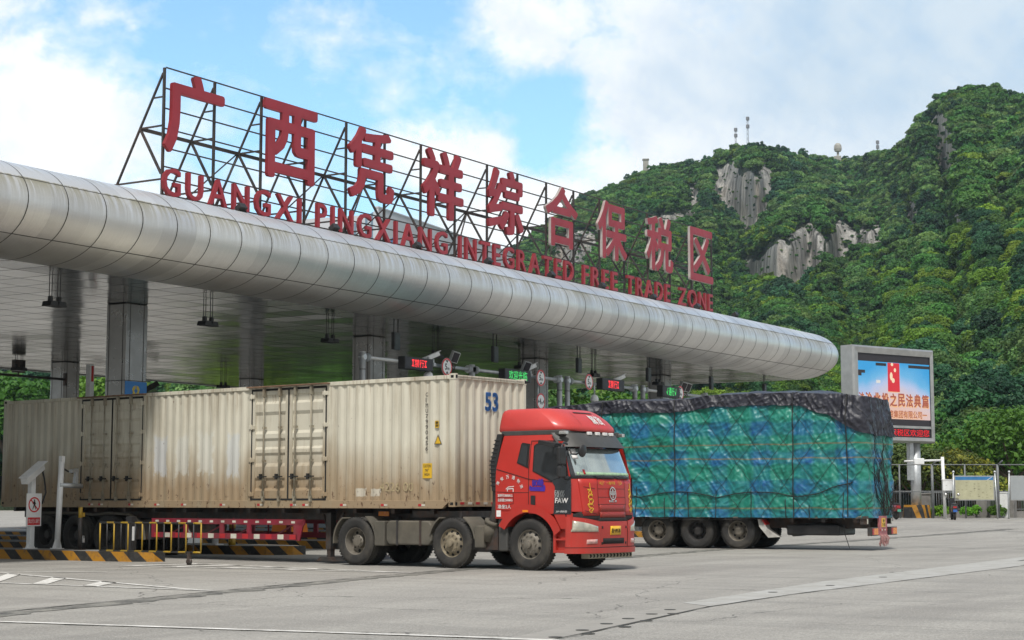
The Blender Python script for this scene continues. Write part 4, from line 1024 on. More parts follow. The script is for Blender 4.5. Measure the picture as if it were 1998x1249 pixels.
d_.add([p for r_ in rg for p in r_], [(i * n + k, i * n + (k + 1) % n, (i + 1) * n + (k + 1) % n, (i + 1) * n + k) for i in range(len(FZ) - 1) for k in range(n)], 0, True)
d_.add(rg[0], [tuple(range(n - 1, -1, -1))]); d_.add(rg[-1], [tuple(range(n))], 0, True)
fair = d_.build('roof_fairing', M_CABF, trk, angle=60)
def FF(y, z, off):
    T = [(a[0], a[1]) for a in FZ]; W_ = [(a[0], a[2]) for a in FZ]; s_ = abs(y) / tab(z, W_); return Vector((tab(z, T) - .12 * s_ ** 2 - .22 * s_ ** 8 + off, y, z + off * .7))
d_ = MB()
for ch, y0 in (('解', .02), ('放', .26)):
    v, f, e = text_mesh(ch, .015, .1); d_.add([FF(y0 + p[0] * .22, 3.0 + p[1] * .20 - (p[0]) * .02, .012 + p[2]) for p in v], f)
d_.build('fairing_lettering', M_WTXT, fair)
d_ = MB(); d_.grid(lambda u, v: FF(u, v, .008), np.linspace(-.30, .42, 8), (3.225, 3.25)); d_.build('fairing_slot', M_GAP, fair)
d_ = MB()
for y in (-.42, .56): d_.grid(lambda u, v, y=y: FF(y + u + (3.24 - v) * (.25 if y > 0 else -.25), v, .004), (-.006, .006), np.linspace(2.96, 3.24, 6))
d_.build('fairing_crease', M_CABD, fair)
# bonnet panel
d_ = MB(); front_patch(d_, [(-.95, 1.12), (.95, 1.12), (1.02, 1.86), (-1.02, 1.86)], .012, 0, 24, 8); hood = d_.build('bonnet', M_CAB, trk)
d_ = MB(); front_patch(d_, [(-1.19, 1.00), (1.19, 1.00), (1.19, 1.16), (-1.19, 1.16)], .006, 0, 26, 3); front_patch(d_, [(-.52, .985), (.58, .985), (.56, 1.075), (-.50, 1.075)], .016, 0, 10, 3); d_.build('bumper_gap', M_GAP, trk)
d_ = MB(); front_patch(d_, [(-.47, 1.20), (.53, 1.20), (.53, 1.335), (-.47, 1.335)], .020, 0, 12, 3); front_patch(d_, [(-.46, 1.08), (.52, 1.08), (.53, 1.19), (-.46, 1.19)], .020, 0, 12, 3); d_.build('grille', M_GRL, hood)
d_ = MB()
def fl(pts, w_=.012, off=.0175):
    for (y0, z0), (y1, z1) in zip(pts[:-1], pts[1:]):
        dn = math.hypot(y1 - y0, z1 - z0); a, c = -(z1 - z0) / dn * w_ / 2, (y1 - y0) / dn * w_ / 2; N = 6
        d_.grid(lambda u, v: FXP(lerp(y0, y1, u) + a * v, lerp(z0, z1, u) + c * v, off), np.linspace(0, 1, N), (-1, 1))
fl([(-.50, 1.12), (-.50, 1.86)]); fl([(.56, 1.12), (.56, 1.86)]); fl([(-.5, 1.66), (.56, 1.66)], .008); fl([(-.5, 1.49), (.56, 1.49)], .008); fl([(-.93, 1.70), (-.60, 1.66)], .01); fl([(-.92, 1.22), (-.56, 1.14)], .01); fl([(-.52, 1.345), (.58, 1.345)], .01)
d_.build('bonnet_gap', M_GAP, hood)
# round emblem
d_ = MB(); ec = (.03, 1.565)
def ec_ring(r0, r1, off, m, n=36):
    P = [FXP(ec[0] + r_ * math.cos(2 * PI * i / n), ec[1] + r_ * 1.05 * math.sin(2 * PI * i / n), off) for r_ in (r0, r1) for i in range(n)]
    d_.add(P, [(i, n + i, n + (i + 1) % n, (i + 1) % n) for i in range(n)], m)
ec_ring(.0, .128, .020, 1); ec_ring(.108, .130, .034, 0); ec_ring(.130, .134, .022, 0)
def eq(y, z, w_, h): d_.add([FXP(ec[0] + y + a * w_, ec[1] + z + c * h, .032) for a, c in ((-.5, -.5), (.5, -.5), (.5, .5), (-.5, .5))], [(0, 1, 2, 3)], 0)
eq(0, 0, .028, .18); eq(0, -.085, .05, .014)
for s_ in (-1, 1):
    for zz, l in ((.035, .08), (.008, .085), (-.019, .07)): eq(s_ * (.02 + l / 2), zz, l, .017)
    d_.add([FXP(ec[0] + s_ * y, ec[1] + z, .032) for y, z in ((.014, .085), (.03, .06), (.014, .05))], [(0, 1, 2) if s_ < 0 else (2, 1, 0)], 0)
d_.build('emblem', [M_CHROME, M_CABD], hood)
d_ = MB()
for y0, w_ in ((-.10, .05), (-.03, .055), (.05, .04), (.13, .05)): front_patch(d_, [(y0, 1.385), (y0 + w_, 1.385), (y0 + w_, 1.43 if w_ > .045 else 1.405), (y0, 1.43 if w_ > .045 else 1.405)], .019, 0, 2, 2)
d_.build('badge', M_CHROME, hood)
# gold decals: good-luck line with two wings and a scrolling figure on each side
d_ = MB(); front_text(d_, '一路平安', -.17, 1.745, .34, .07, 0, .01, .018)
for s_, yc in ((-1, -.29), (1, .31)):
    for k in range(4):
        P = [(yc + s_ * (.0 - .02 * k), 1.73 + .022 * k), (yc + s_ * (.13 - .015 * k), 1.765 + .024 * k), (yc + s_ * (.16 - .015 * k), 1.79 + .018 * k), (yc + s_ * (.03 - .02 * k), 1.745 + .022 * k)]
        d_.add([FXP(y, z, .018 + k * .0008) for y, z in P], [(0, 1, 2, 3) if s_ > 0 else (3, 2, 1, 0)])
d_.build('gold_decal', M_GOLDT, hood)
for yc in (-.75, .82):
    d_ = MB(); pts = []
    for k in range(64):
        t = k / 63; pts.append((yc + .075 * math.sin(t * 19) * (1 - .3 * t) + .02 * math.sin(t * 47), 1.20 + .48 * t + .03 * math.sin(t * 31)))
    d_.path([FXP(y, z, .018) for y, z in pts], .010, 4)
    for k in range(5):
        zc = 1.22 + .09 * k; d_.path([FXP(yc + .05 * math.cos(a) * (1 + .4 * (k % 2)), zc + .04 * math.sin(a), .018) for a in np.linspace(0, 5.4, 10)], .008, 4)
    d_.path([FXP(yc, 1.66, .018), FXP(yc - .01, 1.78, .018)], .008, 4)
    d_.build('gold_decal', M_GOLDT, hood)
# bumper
d_ = MB(); front_patch(d_, [(-1.19, .42), (-.50, .42), (-.50, 1.0), (-1.19, 1.10)], .035, 0, 18, 6); front_patch(d_, [(.58, .42), (1.19, .42), (1.19, 1.10), (.58, 1.0)], .035, 0, 18, 6); front_patch(d_, [(-.49, .42), (.57, .42), (.57, 1.0), (-.49, 1.0)], .022, 0, 18, 6); front_patch(d_, [(-.512, .42), (-.482, .42), (-.482, 1.0), (-.512, 1.0)], .026, 1, 3, 4); front_patch(d_, [(.562, .42), (.592, .42), (.592, 1.0), (.562, 1.0)], .026, 1, 3, 4); front_patch(d_, [(-1.19, .468), (1.19, .468), (1.19, .485), (-1.19, .485)], .0385, 1, 30, 2)
front_patch(d_, [(-1.19, .36), (1.19, .36), (1.19, .47), (-1.19, .47)], .06, 0, 30, 4)
d_.box(2.55, 2.86, -1.1, 1.1, .40, .95)
bump = d_.build('bumper', [M_CAB, M_GAP], trk, angle=50)
for s_ in (-1, 1):
    d_ = MB(); c = [(-1.15, .80), (-.60, .795), (-.61, .90), (-1.13, 1.02)]
    if s_ > 0: c = [(.68, .795), (1.15, .80), (1.13, 1.02), (.69, .90)]
    front_patch(d_, c, .048, 0, 12, 5); d_.build('headlight', M_LENS, bump)
    c2 = [(-.92, .55), (-.62, .56), (-.62, .645), (-.92, .64)] if s_ < 0 else [(.70, .56), (1.0, .55), (1.0, .64), (.70, .645)]
    d_ = MB(); front_patch(d_, c2, .046, 0, 6, 3); d_.build('fog_lamp', mat('fog lamp lens', (.55, .30, .27), .2, var=.3, scale=14, coat=.6), bump)
d_ = MB(); front_patch(d_, [(-.40, .545), (.42, .545), (.42, .66), (-.40, .66)], .028, 0, 10, 3)
for y, z in ((-.43, .88), (.50, .88), (-.43, .56), (.5, .56)): front_patch(d_, [(y - .025, z - .025), (y + .025, z - .025), (y + .025, z + .025), (y - .025, z + .025)], .026, 0, 3, 3)
d_.build('bumper_slot', M_GAP, bump)
d_ = MB(); front_patch(d_, [(-.14, .725), (.27, .725), (.27, .905), (-.14, .905)], .032, 0, 6, 3); front_text(d_, '桂F·8953B', -.11, .76, .35, .105, 1, .02, .036); d_.build('number_plate', [M_PLATE, M_GAP], bump)
d_ = MB(); d_.box(2.98, 3.17, -.72, .98, .25, .36); o = d_.build('chevron_bar', mat('worn bar', (.30, .28, .2), .7, var=.2), trk, .01)
d_ = MB()
for k in range(13):
    y = -.70 + .13 * k; d_.add([(3.173, y, .27), (3.173, y + .06, .27), (3.173, y + .09, .305), (3.173, y + .06, .34), (3.173, y, .34), (3.173, y + .03, .305)], [(0, 1, 2, 5), (5, 2, 3, 4)])
d_.build('chevron', M_GAP, o)
# mirrors
for s_ in (-1, 1):
    if s_ > 0: continue
    d_ = MB(); d_.path([(2.92, s_ * 1.14, 2.56), (2.98, s_ * 1.36, 2.58), (3.0, s_ * 1.46, 2.52), (3.0, s_ * 1.44, 2.0), (2.96, s_ * 1.3, 1.86), (2.98, s_ * 1.17, 1.84)], .022, 7); mr = d_.build('mirror_arm', M_BLACK, trk)
    d_ = MB(); d_.box(2.93, 3.02, min(s_ * 1.32, s_ * 1.56), max(s_ * 1.32, s_ * 1.56), 2.14, 2.50); d_.build('mirror', M_BLACK, mr, .03)
    d_ = MB(); d_.box(2.93, 3.02, min(s_ * 1.32, s_ * 1.56), max(s_ * 1.32, s_ * 1.56), 1.88, 2.11); d_.build('mirror', M_BLACK, mr, .03)
    if s_ < 0:
        d_ = MB(); M_ = Matrix.Translation((2.72, -1.42, 2.55)) @ Matrix.Rotation(R(10), 4, 'Y'); d_.box(-.26, .16, -.12, .12, -.04, .05, 0, M_); d_.tube((2.62, -1.13, 2.62), (2.66, -1.35, 2.58), .02, 6); d_.build('kerb_mirror', M_BLACK, trk, .03)
d_ = MB(); d_.path([(2.93, -1.08, 2.46), (2.98, -1.06, 2.36), (3.08, -1.05, 2.35), (3.20, -1.03, 2.41)], .018, 6); mr = d_.build('mirror_arm', M_BLACK, trk)
d_ = MB(); d_.lathe([(0, -.05), (.07, -.045), (.125, -.015), (.13, .01), (.12, .02), (0, .03)], 24, Matrix.Translation((3.22, -1.02, 2.42)) @ Matrix.Rotation(R(8), 4, 'Y'), 0); d_.build('round_mirror', M_BLACK, mr)
# air intake stack behind the cab
d_ = MB(); P = [(1.02, 1.62), (1.13, 1.62), (1.14, 2.1), (1.30, 2.80), (1.16, 2.80), (.98, 2.2)]; d_.prism(P, -1.17, -.86)
for k in range(12):
    z_ = 1.72 + .085 * k; xo = tab(z_, [(1.62, 1.02), (2.2, .98), (2.8, 1.16)]); d_.box(xo - .02, xo + .12, -1.185, -.85, z_, z_ + .03)
st = d_.build('air_intake', M_BLACK, trk, .012)
d_ = MB(); d_.path([(1.06, -1.02, 1.64), (1.06, -1.02, 1.40), (1.02, -1.02, 1.15), (.93, -1.0, .95)], .10, 12); d_.build('intake_duct', M_DKMET, st)
M_DUST = mat('dusty grey metal', (.095, .087, .07), .8, .1, var=.25, dirt=(.16, .135, .10), dirt_amt=.6)
d_ = MB(); d_.tube((.93, -1.0, .98), (.78, -.98, .60), .16, 18); d_.tube((.94, -1.0, 1.0), (.91, -1.0, .93), .175, 18); d_.build('air_filter', M_DUST, st)
# chassis
d_ = MB()
for y in (-.43, .43): d_.box(-3.7, 2.7, y - .05, y + .05, .72, 1.0)
for x in (-3.6, -2.0, -.9, .8): d_.box(x - .06, x + .06, -.4, .4, .75, .95)
for x in (1.99, -.05, -2.80): d_.tube((x, -.95, .53), (x, .95, .53), .09, 10)
d_.box(1.2, 2.9, -.55, .55, .55, 1.15); d_.box(-.9, .9, -.6, .6, .5, .8); d_.lathe([(0, -.1), (.25, -.16), (.25, .16), (0, .1)], 16, Matrix.Translation((-2.8, 0, .53)), 0)
d_.box(-3.3, -2.1, -.45, .45, 1.0, 1.06); d_.box(.35, 1.1, -1.05, -.75, .4, .85); d_.box(-.4, .9, -1.0, -.5, .35, .5)
d_.build('chassis', M_DKMET, trk)
d_ = MB(); pr = []
d_.prism([(-1.90, .56), (-1.82, .47), (-.70, .47), (-.62, .56), (-.62, .90), (-.70, .99), (-1.82, .99), (-1.90, .90)], -1.14, -.58)
d_.build('fuel_tank', M_DUST, trk, .035, seg=3)
d_ = MB(); d_.box(-1.60, -1.55, -1.155, -.57, .46, 1.0); d_.box(-.95, -.90, -1.155, -.57, .46, 1.0); d_.build('tank_strap', M_DKMET, trk)
d_ = MB(); d_.prism([(-1.90, .56), (-1.82, .47), (-.70, .47), (-.62, .56), (-.62, .90), (-.70, .99), (-1.82, .99), (-1.90, .90)], .58, 1.14); d_.build('fuel_tank', M_DUST, trk, .035)
def guard(x, a0, a1, y0, y1, r=.64):
    d_ = MB(); A = np.linspace(R(a0), R(a1), 10); pl = [(x + r * math.cos(a), .53 + r * math.sin(a)) for a in A] + [(x + (r - .035) * math.cos(a), .53 + (r - .035) * math.sin(a)) for a in A[::-1]]
    d_.prism(pl, y0, y1); return d_
for s_ in (-1, 1):
    ya, yb = sorted((s_ * 1.17, s_ * .55))
    for x, a0, a1 in ((-2.80, 5, 60), (-2.80, 125, 185), (-.05, 8, 60), (-.05, 122, 165)):
        guard(x, a0, a1, ya, yb).build('mudguard', M_DUST, trk, .006)
    d_ = MB(); ya, yb = sorted((s_ * 1.16, s_ * .62)); d_.box(-2.22, -1.93, ya, yb, .44, .98); d_.box(.56, .80, ya, yb, .44, .9); d_.build('mudflap_box', M_DUST, trk, .02)
d_ = MB(); d_.box(1.18, 1.42, -1.15, -.7, .38, 1.12); d_.build('splash_guard', M_CHAR, trk, .03)
d_ = MB(); d_.box(-2.55, -2.25, -.62, -.60, 1.08, 1.18); d_.build('orange_reflector', M_ORL, trk)
for s_, near in ((-1, True), (1, False)):
    wheel(trk, 1.99, s_ * 1.03, 'front', near, M_RIMG, spin=.3); wheel(trk, -.05, s_ * 1.03, 'front', near, M_RIMT, spin=.9); wheel(trk, -2.80, s_ * 1.0, 'drive', near, M_RIMG, True, spin=.2)
# ------------------------------------------------------------------ container on its trailer
def container_mat():
    m, q, b = new_mat('weathered cream container paint'); tc = q.n('ShaderNodeTexCoord').outputs['Object']
    x, y, z = q.sep(tc)
    base = q.mix(q.ramp(q.noise(tc, .7, 5, .6), [(.3, 0), (.7, 1)]), (.52, .49, .40), (.62, .59, .485))
    st = q.noise(q.map(tc, sc=(3.6, 3.6, .22)), 1.0, 7, .66)
    up = q.n('ShaderNodeMapRange', ins={0: z, 1: 3.3, 2: 1.35, 3: 0.0, 4: 1.0}).outputs[0]
    blot = q.noise(q.map(tc, sc=(.6, .6, .5)), 1.0, 5, .6)
    lvl = q.math('MULTIPLY', up, q.math('ADD', blot, .55))
    d = q.ramp(q.math('ADD', q.math('MULTIPLY', lvl, .75), q.math('MULTIPLY', st, .55)), [(.47, 0), (.90, 1)])
    c = q.mix(q.math('MULTIPLY', d, .85), base, (.26, .17, .085))
    g = q.ramp(q.math('MULTIPLY', st, q.math('ADD', blot, .5)), [(.50, 0), (.72, 1)])
    c = q.mix(q.math('MULTIPLY', g, .65), c, (.30, .25, .17))
    # four rolled-on patches of pale primer on the middle wall, and one pair low at the front
    en = q.noise(q.map(tc, sc=(1.5, 1, 1)), 4.0, 5, .7); near = q.math('LESS_THAN', y, -1.0)
    for xc, zc, hx, hz, pc in ((-9.62, 2.52, .27, .50, (.50, .53, .56)), (-8.80, 2.52, .27, .52, (.56, .56, .51)), (-7.95, 2.55, .29, .52, (.60, .60, .54)), (-6.98, 2.50, .22, .54, (.52, .55, .56)), (-2.75, 1.60, .17, .10, (.60, .58, .5)), (-2.35, 1.60, .15, .09, (.60, .58, .5))):
        dx = q.math('DIVIDE', q.math('ABSOLUTE', q.math('SUBTRACT', x, xc)), hx); dz = q.math('DIVIDE', q.math('ABSOLUTE', q.math('SUBTRACT', z, zc)), hz)
        f = q.ramp(q.math('ADD', q.math('MAXIMUM', dx, dz), q.math('MULTIPLY', q.math('SUBTRACT', en, .5), 1.3)), [(.78, 1), (1.0, 0)])
        c = q.mix(q.math('MULTIPLY', q.math('MULTIPLY', f, near), .62), c, pc)
    # rust streak lines under the top rail and specks near the bottom
    topm = q.n('ShaderNodeMapRange', ins={0: z, 1: 3.4, 2: 4.05, 3: 0.0, 4: 1.0}).outputs[0]
    s2 = q.noise(q.map(tc, sc=(14, 14, .5)), 1.0, 4, .6)
    c = q.mix(q.math('MULTIPLY', q.math('MULTIPLY', topm, q.ramp(s2, [(.54, 0), (.68, 1)])), .8), c, (.22, .13, .06))
    sp = q.noise(q.map(tc, sc=(1, 1, .6)), 9.0, 6, .75)
    lo = q.n('ShaderNodeMapRange', ins={0: z, 1: 2.3, 2: 1.3, 3: 0.0, 4: .10}).outputs[0]
    c = q.mix(q.math('MULTIPLY', q.ramp(q.math('ADD', sp, lo), [(.66, 0), (.70, 1)]), .9), c, (.075, .035, .015))
    q.t.links.new(c, b.inputs['Base Color']); b.inputs['Roughness'].default_value = .62
    dn = q.noise(q.map(tc, sc=(1.2, 1.2, .5)), 1.1, 4, .55)
    q.t.links.new(q.n('ShaderNodeBump', ins={'Height': q.math('ADD', dn, q.math('MULTIPLY', sp, .06)), 'Strength': .45, 'Distance': .035}).outputs[0], b.inputs['Normal'])
    return m
M_CONT = container_mat()
M_CDOOR = M_CONT
M_GASK = mat('black door gasket', (.015, .015, .014), .8, var=.2)
M_BARS = mat('grey lock bar steel', (.30, .275, .21), .6, .3, var=.25, scale=6, dirt=(.16, .09, .04), dirt_amt=.5)
M_NUM = mat('dark stencil print', (.045, .04, .035), .7, var=.3, scale=20)
M_BLUEN = mat('faded blue paint', (.06, .19, .50), .6, var=.45, scale=10)
M_CAUT = mat('yellow warning label', (.62, .38, .02), .6, var=.15)
M_GHOST = mat('ghost print', (.36, .29, .17), .7, var=.4, scale=12)
M_PATCH = worn_paint('pale paint patch', (.60, .60, .55), .52, (.40, .34, .23))
M_PATCHB = worn_paint('blue grey paint patch', (.42, .47, .52), .50, (.42, .37, .27))
M_REFR = mat('red reflective tape', (.40, .02, .025), .5, var=.2); M_REFW = mat('white reflective tape', (.55, .53, .45), .5, var=.25)
cont = thing('shipping_container', 'long cream corrugated container with rust stains and two pairs of side doors', 'container', TO, TA_AZ)
YS = -1.22
def corr(mb, x0, x1, z0, z1, y, pitch=.278, dep=.028, m=0, front=False):
    """corrugated sheet between x0 and x1 (or across y on the front wall)"""
    n = max(1, round((x1 - x0) / pitch)); p = (x1 - x0) / n; P = []
    for i in range(n):
        a = x0 + i * p
        P += [(a, 0), (a + p * .26, 0), (a + p * .5, dep), (a + p * .76, dep)]
    P.append((x1, 0)); vs = []
    for zz in (z0, z1):
        for a, d_ in P: vs.append((a, y + d_, zz) if not front else (-d_ - .0 + y, a, zz))
    N = len(P); mb.add(vs, [(i, i + 1, N + i + 1, N + i) for i in range(N - 1)], m)
b = MB()
corr(b, -3.76, -.16, 1.415, 4.02, YS + .012)
M_S = lambda x, z: Matrix.Translation((x, YS - .004, z)) @ TM
# stencilled number, labels
for k, ch in enumerate('CIMU7990456'): b.text(ch, Matrix.Translation((-.855, YS + .006, 3.66 - .117 * k)) @ TM, .07 if ch not in 'I' else .02, .088, 1, .014)
def lab(x0, x1, z0, z1, m): b.add([(x0, YS + .004, z0), (x1, YS + .004, z0), (x1, YS + .004, z1), (x0, YS + .004, z1)], [(0, 1, 2, 3)], m)
lab(-.93, -.66, 1.90, 2.22, 2)
for k, (s_, w_) in enumerate((('CAUTION', .21), ('96"', .10), ('HIGH', .14))): b.text(s_, Matrix.Translation((-.80 - w_ / 2, YS + .001, 2.13 - .09 * k)) @ TM, w_, .065, 1, .01)
lab(-.58, -.47, 2.98, 3.13, 2); lab(-.565, -.485, 3.06, 3.115, 1); lab(-.565, -.485, 3.0, 3.05, 1)
b.add([(-.60, YS + .004, 2.62), (-.38, YS + .004, 2.62), (-.49, YS + .004, 2.84)], [(0, 1, 2)], 1); b.add([(-.572, YS + .001, 2.638), (-.408, YS + .001, 2.638), (-.49, YS + .001, 2.80)], [(0, 1, 2)], 2)
b.text('4226 00', Matrix.Translation((-2.2, YS + .008, 1.62)) @ TM, 1.0, .20, 3, .01)
b.build('side_wall', [M_CONT, M_NUM, M_CAUT, M_GHOST], cont)
for a, c in ((-10.20, -6.42), (-16.02, -12.84)): b = MB(); corr(b, a, c, 1.415, 4.02, YS + .012); b.build('side_wall', M_CONT, cont)
b = MB(); corr(b, -1.14, 1.14, 1.33, 4.02, -.02, .262, .045, 0, True)
v, f, e = text_mesh('53', .035); b.add([(-.008, -.22 + p[0] * .46, 3.36 + p[1] * .42) for p in v], f, 1)
b.build('front_wall', [M_CONT, M_BLUEN], cont)
b = MB(); corr(b, -16.02, -.16, 1.415, 4.02, 1.17); b.build('side_wall', M_CONT, cont)
b = MB(); b.box(-16.15, 0, -1.2, 1.2, 4.035, 4.075)
for k in range(46): b.box(-16.0 + .35 * k, -15.85 + .35 * k, -1.15, 1.15, 4.075, 4.10)
b.box(-16.15, -16.1, -1.18, 1.18, 1.3, 4.05); b.build('roof', M_CONT, cont)
b = MB(); b.box(-16.1, -.1, -1.10, 1.10, 1.29, 1.36); b.build('floor', M_DKMET, cont)
for s_ in (-1, 1):
    b = MB(); ya, yb = sorted((s_ * 1.22, s_ * 1.13)); yc, yd = sorted((s_ * 1.225, s_ * 1.15))
    b.box(-16.0, -.14, yc, yd, 4.015, 4.10)
    pl = [(-16.1, 1.25), (-.36, 1.25), (-.16, 1.42), (-.14, 1.42), (-16.1, 1.42)]; pl = [(-16.1, 1.25), (-.36, 1.25), (-.14, 1.425), (-16.1, 1.425)]
    b.prism(pl, s_ * 1.222, s_ * 1.14)
    b.build('side_rail', M_CONT, cont, .006)
    for x in (-.08, -16.08): b = MB(); b.box(x - .08, x + .08, ya, yb, 1.40, 4.0); b.build('corner_post', M_CONT, cont, .008)
    for x in (-6.38, -3.80, -10.25, -12.79) if s_ < 0 else (): b = MB(); b.box(x - .04, x + .05, -1.224, -1.14, 1.42, 4.02); b.build('door_post', M_CONT, cont, .008)
    for x in (-.085, -16.07):
        for z0 in (4.0, 1.29):
            b = MB()
            b.box(x - .09, x + .09, yc - .002, yd, z0, z0 + .13)
            b.box(x - .04, x + .04, yc - .004 if s_ < 0 else yd, yc if s_ < 0 else yd + .004, z0 + .035, z0 + .095, 1)
            if x > -1: b.box(x + .09, x + .094, (yc + yd) / 2 - .03, (yc + yd) / 2 + .03, z0 + .03, z0 + .10, 1)
            b.build('corner_casting', [M_CONT, M_HOLE], cont)
b = MB(); b.box(-.10, .0, -1.14, 1.14, 4.02, 4.10); b.box(-.10, .0, -1.14, 1.14, 1.29, 1.40); b.build('front_rail', M_CONT, cont, .006)
b = MB()
for k in range(8): b.box(.0, .004, -1.05 + .26 * k, -.92 + .26 * k, 1.34, 1.39, k % 2)
for x in (-2.05, -.95, -3.3, -6.0, -4.9, -4.5, -7.3, -8.7, -9.7, -11.9, -12.3, -10.7, -13.6, -14.9): b.box(x - .09, x, YS - .006, YS - .002, 1.30, 1.35, 0); b.box(x, x + .10, YS - .006, YS - .002, 1.305, 1.345, 1)
b.build('reflector', [M_REFR, M_REFW], cont)
def cdoor(x0, x1, hinge_left):
    d_ = MB(); z0, z1 = 1.47, 3.98; y = YS + .02
    ribs = [z0, z0 + .18, z0 + .25, z0 + .42, z0 + .48, z0 + .74, z0 + .82, z0 + 1.0, z0 + 1.06, z0 + 1.14, z0 + 1.20, z0 + 1.34, z0 + 1.40, z0 + 1.50, z0 + 1.57, z0 + 1.94, z0 + 2.02, z0 + 2.2, z0 + 2.26, z1]
    dep = [0, 0, .035, .035, 0, 0, .035, .035, 0, 0, .035, .035, 0, 0, .035, .035, .0, 0, .03, 0]
    fl_ = []
    for (za, da), (zb, db) in zip(list(zip(ribs, dep))[:-1], list(zip(ribs, dep))[1:]):
        d_.add([(x0 + .09, y + da, za), (x1 - .09, y + da, za), (x1 - .09, y + db, zb), (x0 + .09, y + db, zb)], [(0, 1, 2, 3)], 0)
    for xa, xb in ((x0, x0 + .09), (x1 - .09, x1)): d_.box(xa, xb, y - .012, y + .05, z0, z1, 0)
    d_.box(x0 + .09, x1 - .09, y - .008, y + .05, z1 - .1, z1 - .001, 0); d_.box(x0 + .09, x1 - .09, y - .008, y + .05, z0 + .001, z0 + .1, 0)
    dr = d_.build('door', M_CDOOR, cont)
    d_ = MB()
    for xa, xb, za, zb in ((x0 - .03, x0, z0, z1), (x1, x1 + .03, z0, z1), (x0 - .03, x1 + .03, z1, z1 + .05), (x0 - .03, x1 + .03, z0 - .04, z0)): d_.box(xa, xb, YS - .006, YS + .03, za, zb)
    d_.build('gasket', M_GASK, dr)
    W_ = x1 - x0
    for k, fr in enumerate((.36, .80) if hinge_left else (.20, .64)):
        x = x0 + W_ * fr; d_ = MB(); d_.tube((x, YS - .045, z0 - .06), (x, YS - .045, z1 + .06), .018, 8)
        for zz in (z0 + .85, z0 + 1.62, z0 + .42): d_.box(x - .035, x + .035, YS - .055, YS + .02, zz, zz + .05)
        d_.box(x - .03, x + .03, YS - .07, YS, z1 - .14, z1 + .07); d_.box(x - .03, x + .03, YS - .065, YS, z0 - .07, z0 + .05)
        d_.path([(x + .03, YS - .055, z0 + .18), (x + .045, YS - .055, z0 + .05), (x, YS - .055, z0 - .07), (x - .045, YS - .055, z0 + .05), (x - .03, YS - .055, z0 + .18)], .01, 5)
        d_.build('lock_bar', M_BARS, dr)
        d_ = MB(); s_ = -1 if hinge_left else 1; d_.beam((x - .16, YS - .07, z0 + .50), (x + .14, YS - .07, z0 + .505), .025, .03); d_.box(x - .10, x - .04, YS - .085, YS - .02, z0 + .44, z0 + .57); d_.build('handle', M_GASK, dr)
    xh = x0 if hinge_left else x1
    for zz in (z0 + .05, z0 + .85, z0 + 1.62, z1 - .17):
        d_ = MB(); d_.box(xh - .09, xh + .09, YS - .03, YS + .01, zz, zz + .09); d_.tube((xh, YS - .035, zz - .02), (xh, YS - .035, zz + .11), .018, 8); d_.build('hinge', M_CONT, dr, .006)
    return dr
cdoor(-6.30, -5.10, True); cdoor(-5.06, -3.88, False); cdoor(-12.72, -11.53, True); cdoor(-11.49, -10.32, False)
M_RUST = mat('rusty strip', (.17, .10, .06), .8, var=.4, scale=5)
for a, c in ((-6.42, -3.74), (-12.86, -10.18)): b = MB(); b.prism([(a, 0), (c, 0), (c, .03), (a, .03)], YS - .10, YS - .0, 0, Matrix.Translation((0, 0, 4.06))); b.build('drip_rail', M_RUST, cont)

trl = thing('semi_trailer', 'dark skeletal semi trailer with a red side guard carrying the cream container', 'trailer', TO, TA_AZ)
b = MB()
for y in (-.5, .5): b.box(-16.0, -.2, y - .07, y + .07, .98, 1.28)
for k in range(14): x = -15.7 + 1.15 * k; b.box(x - .05, x + .05, -1.1, 1.1, 1.14, 1.245)
b.box(-1.4, .0, -1.0, 1.0, 1.06, 1.2)
for x in (-11.75, -13.03, -14.31): b.tube((x, -1.0, .53), (x, 1.0, .53), .08, 10); b.box(x - .06, x + .06, -.56, -.44, .5, 1.0); b.box(x - .06, x + .06, .44, .56, .5, 1.0)
b.build('chassis', M_DKMET, trl)
for s_ in (-1, 1):
    b = MB(); y = s_ * .78; b.box(-4.18, -4.02, y - .09, y + .09, .32, 1.15); b.box(-4.16, -4.04, y - .07, y + .07, .12, .45); b.prism([(-4.38, .05), (-3.82, .05), (-3.95, .15), (-4.25, .15)], y - .2, y + .2); b.beam((-4.1, y, .5), (-4.55, y * .7, 1.1), .06); b.beam((-4.1, y, .6), (-3.7, y, 1.15), .05)
    b.build('landing_leg', M_DKMET, trl, .008)
M_GRD = mat('wine red guard paint', (.21, .010, .026), .5, var=.2, scale=3, dirt=(.12, .08, .07), dirt_amt=.5)
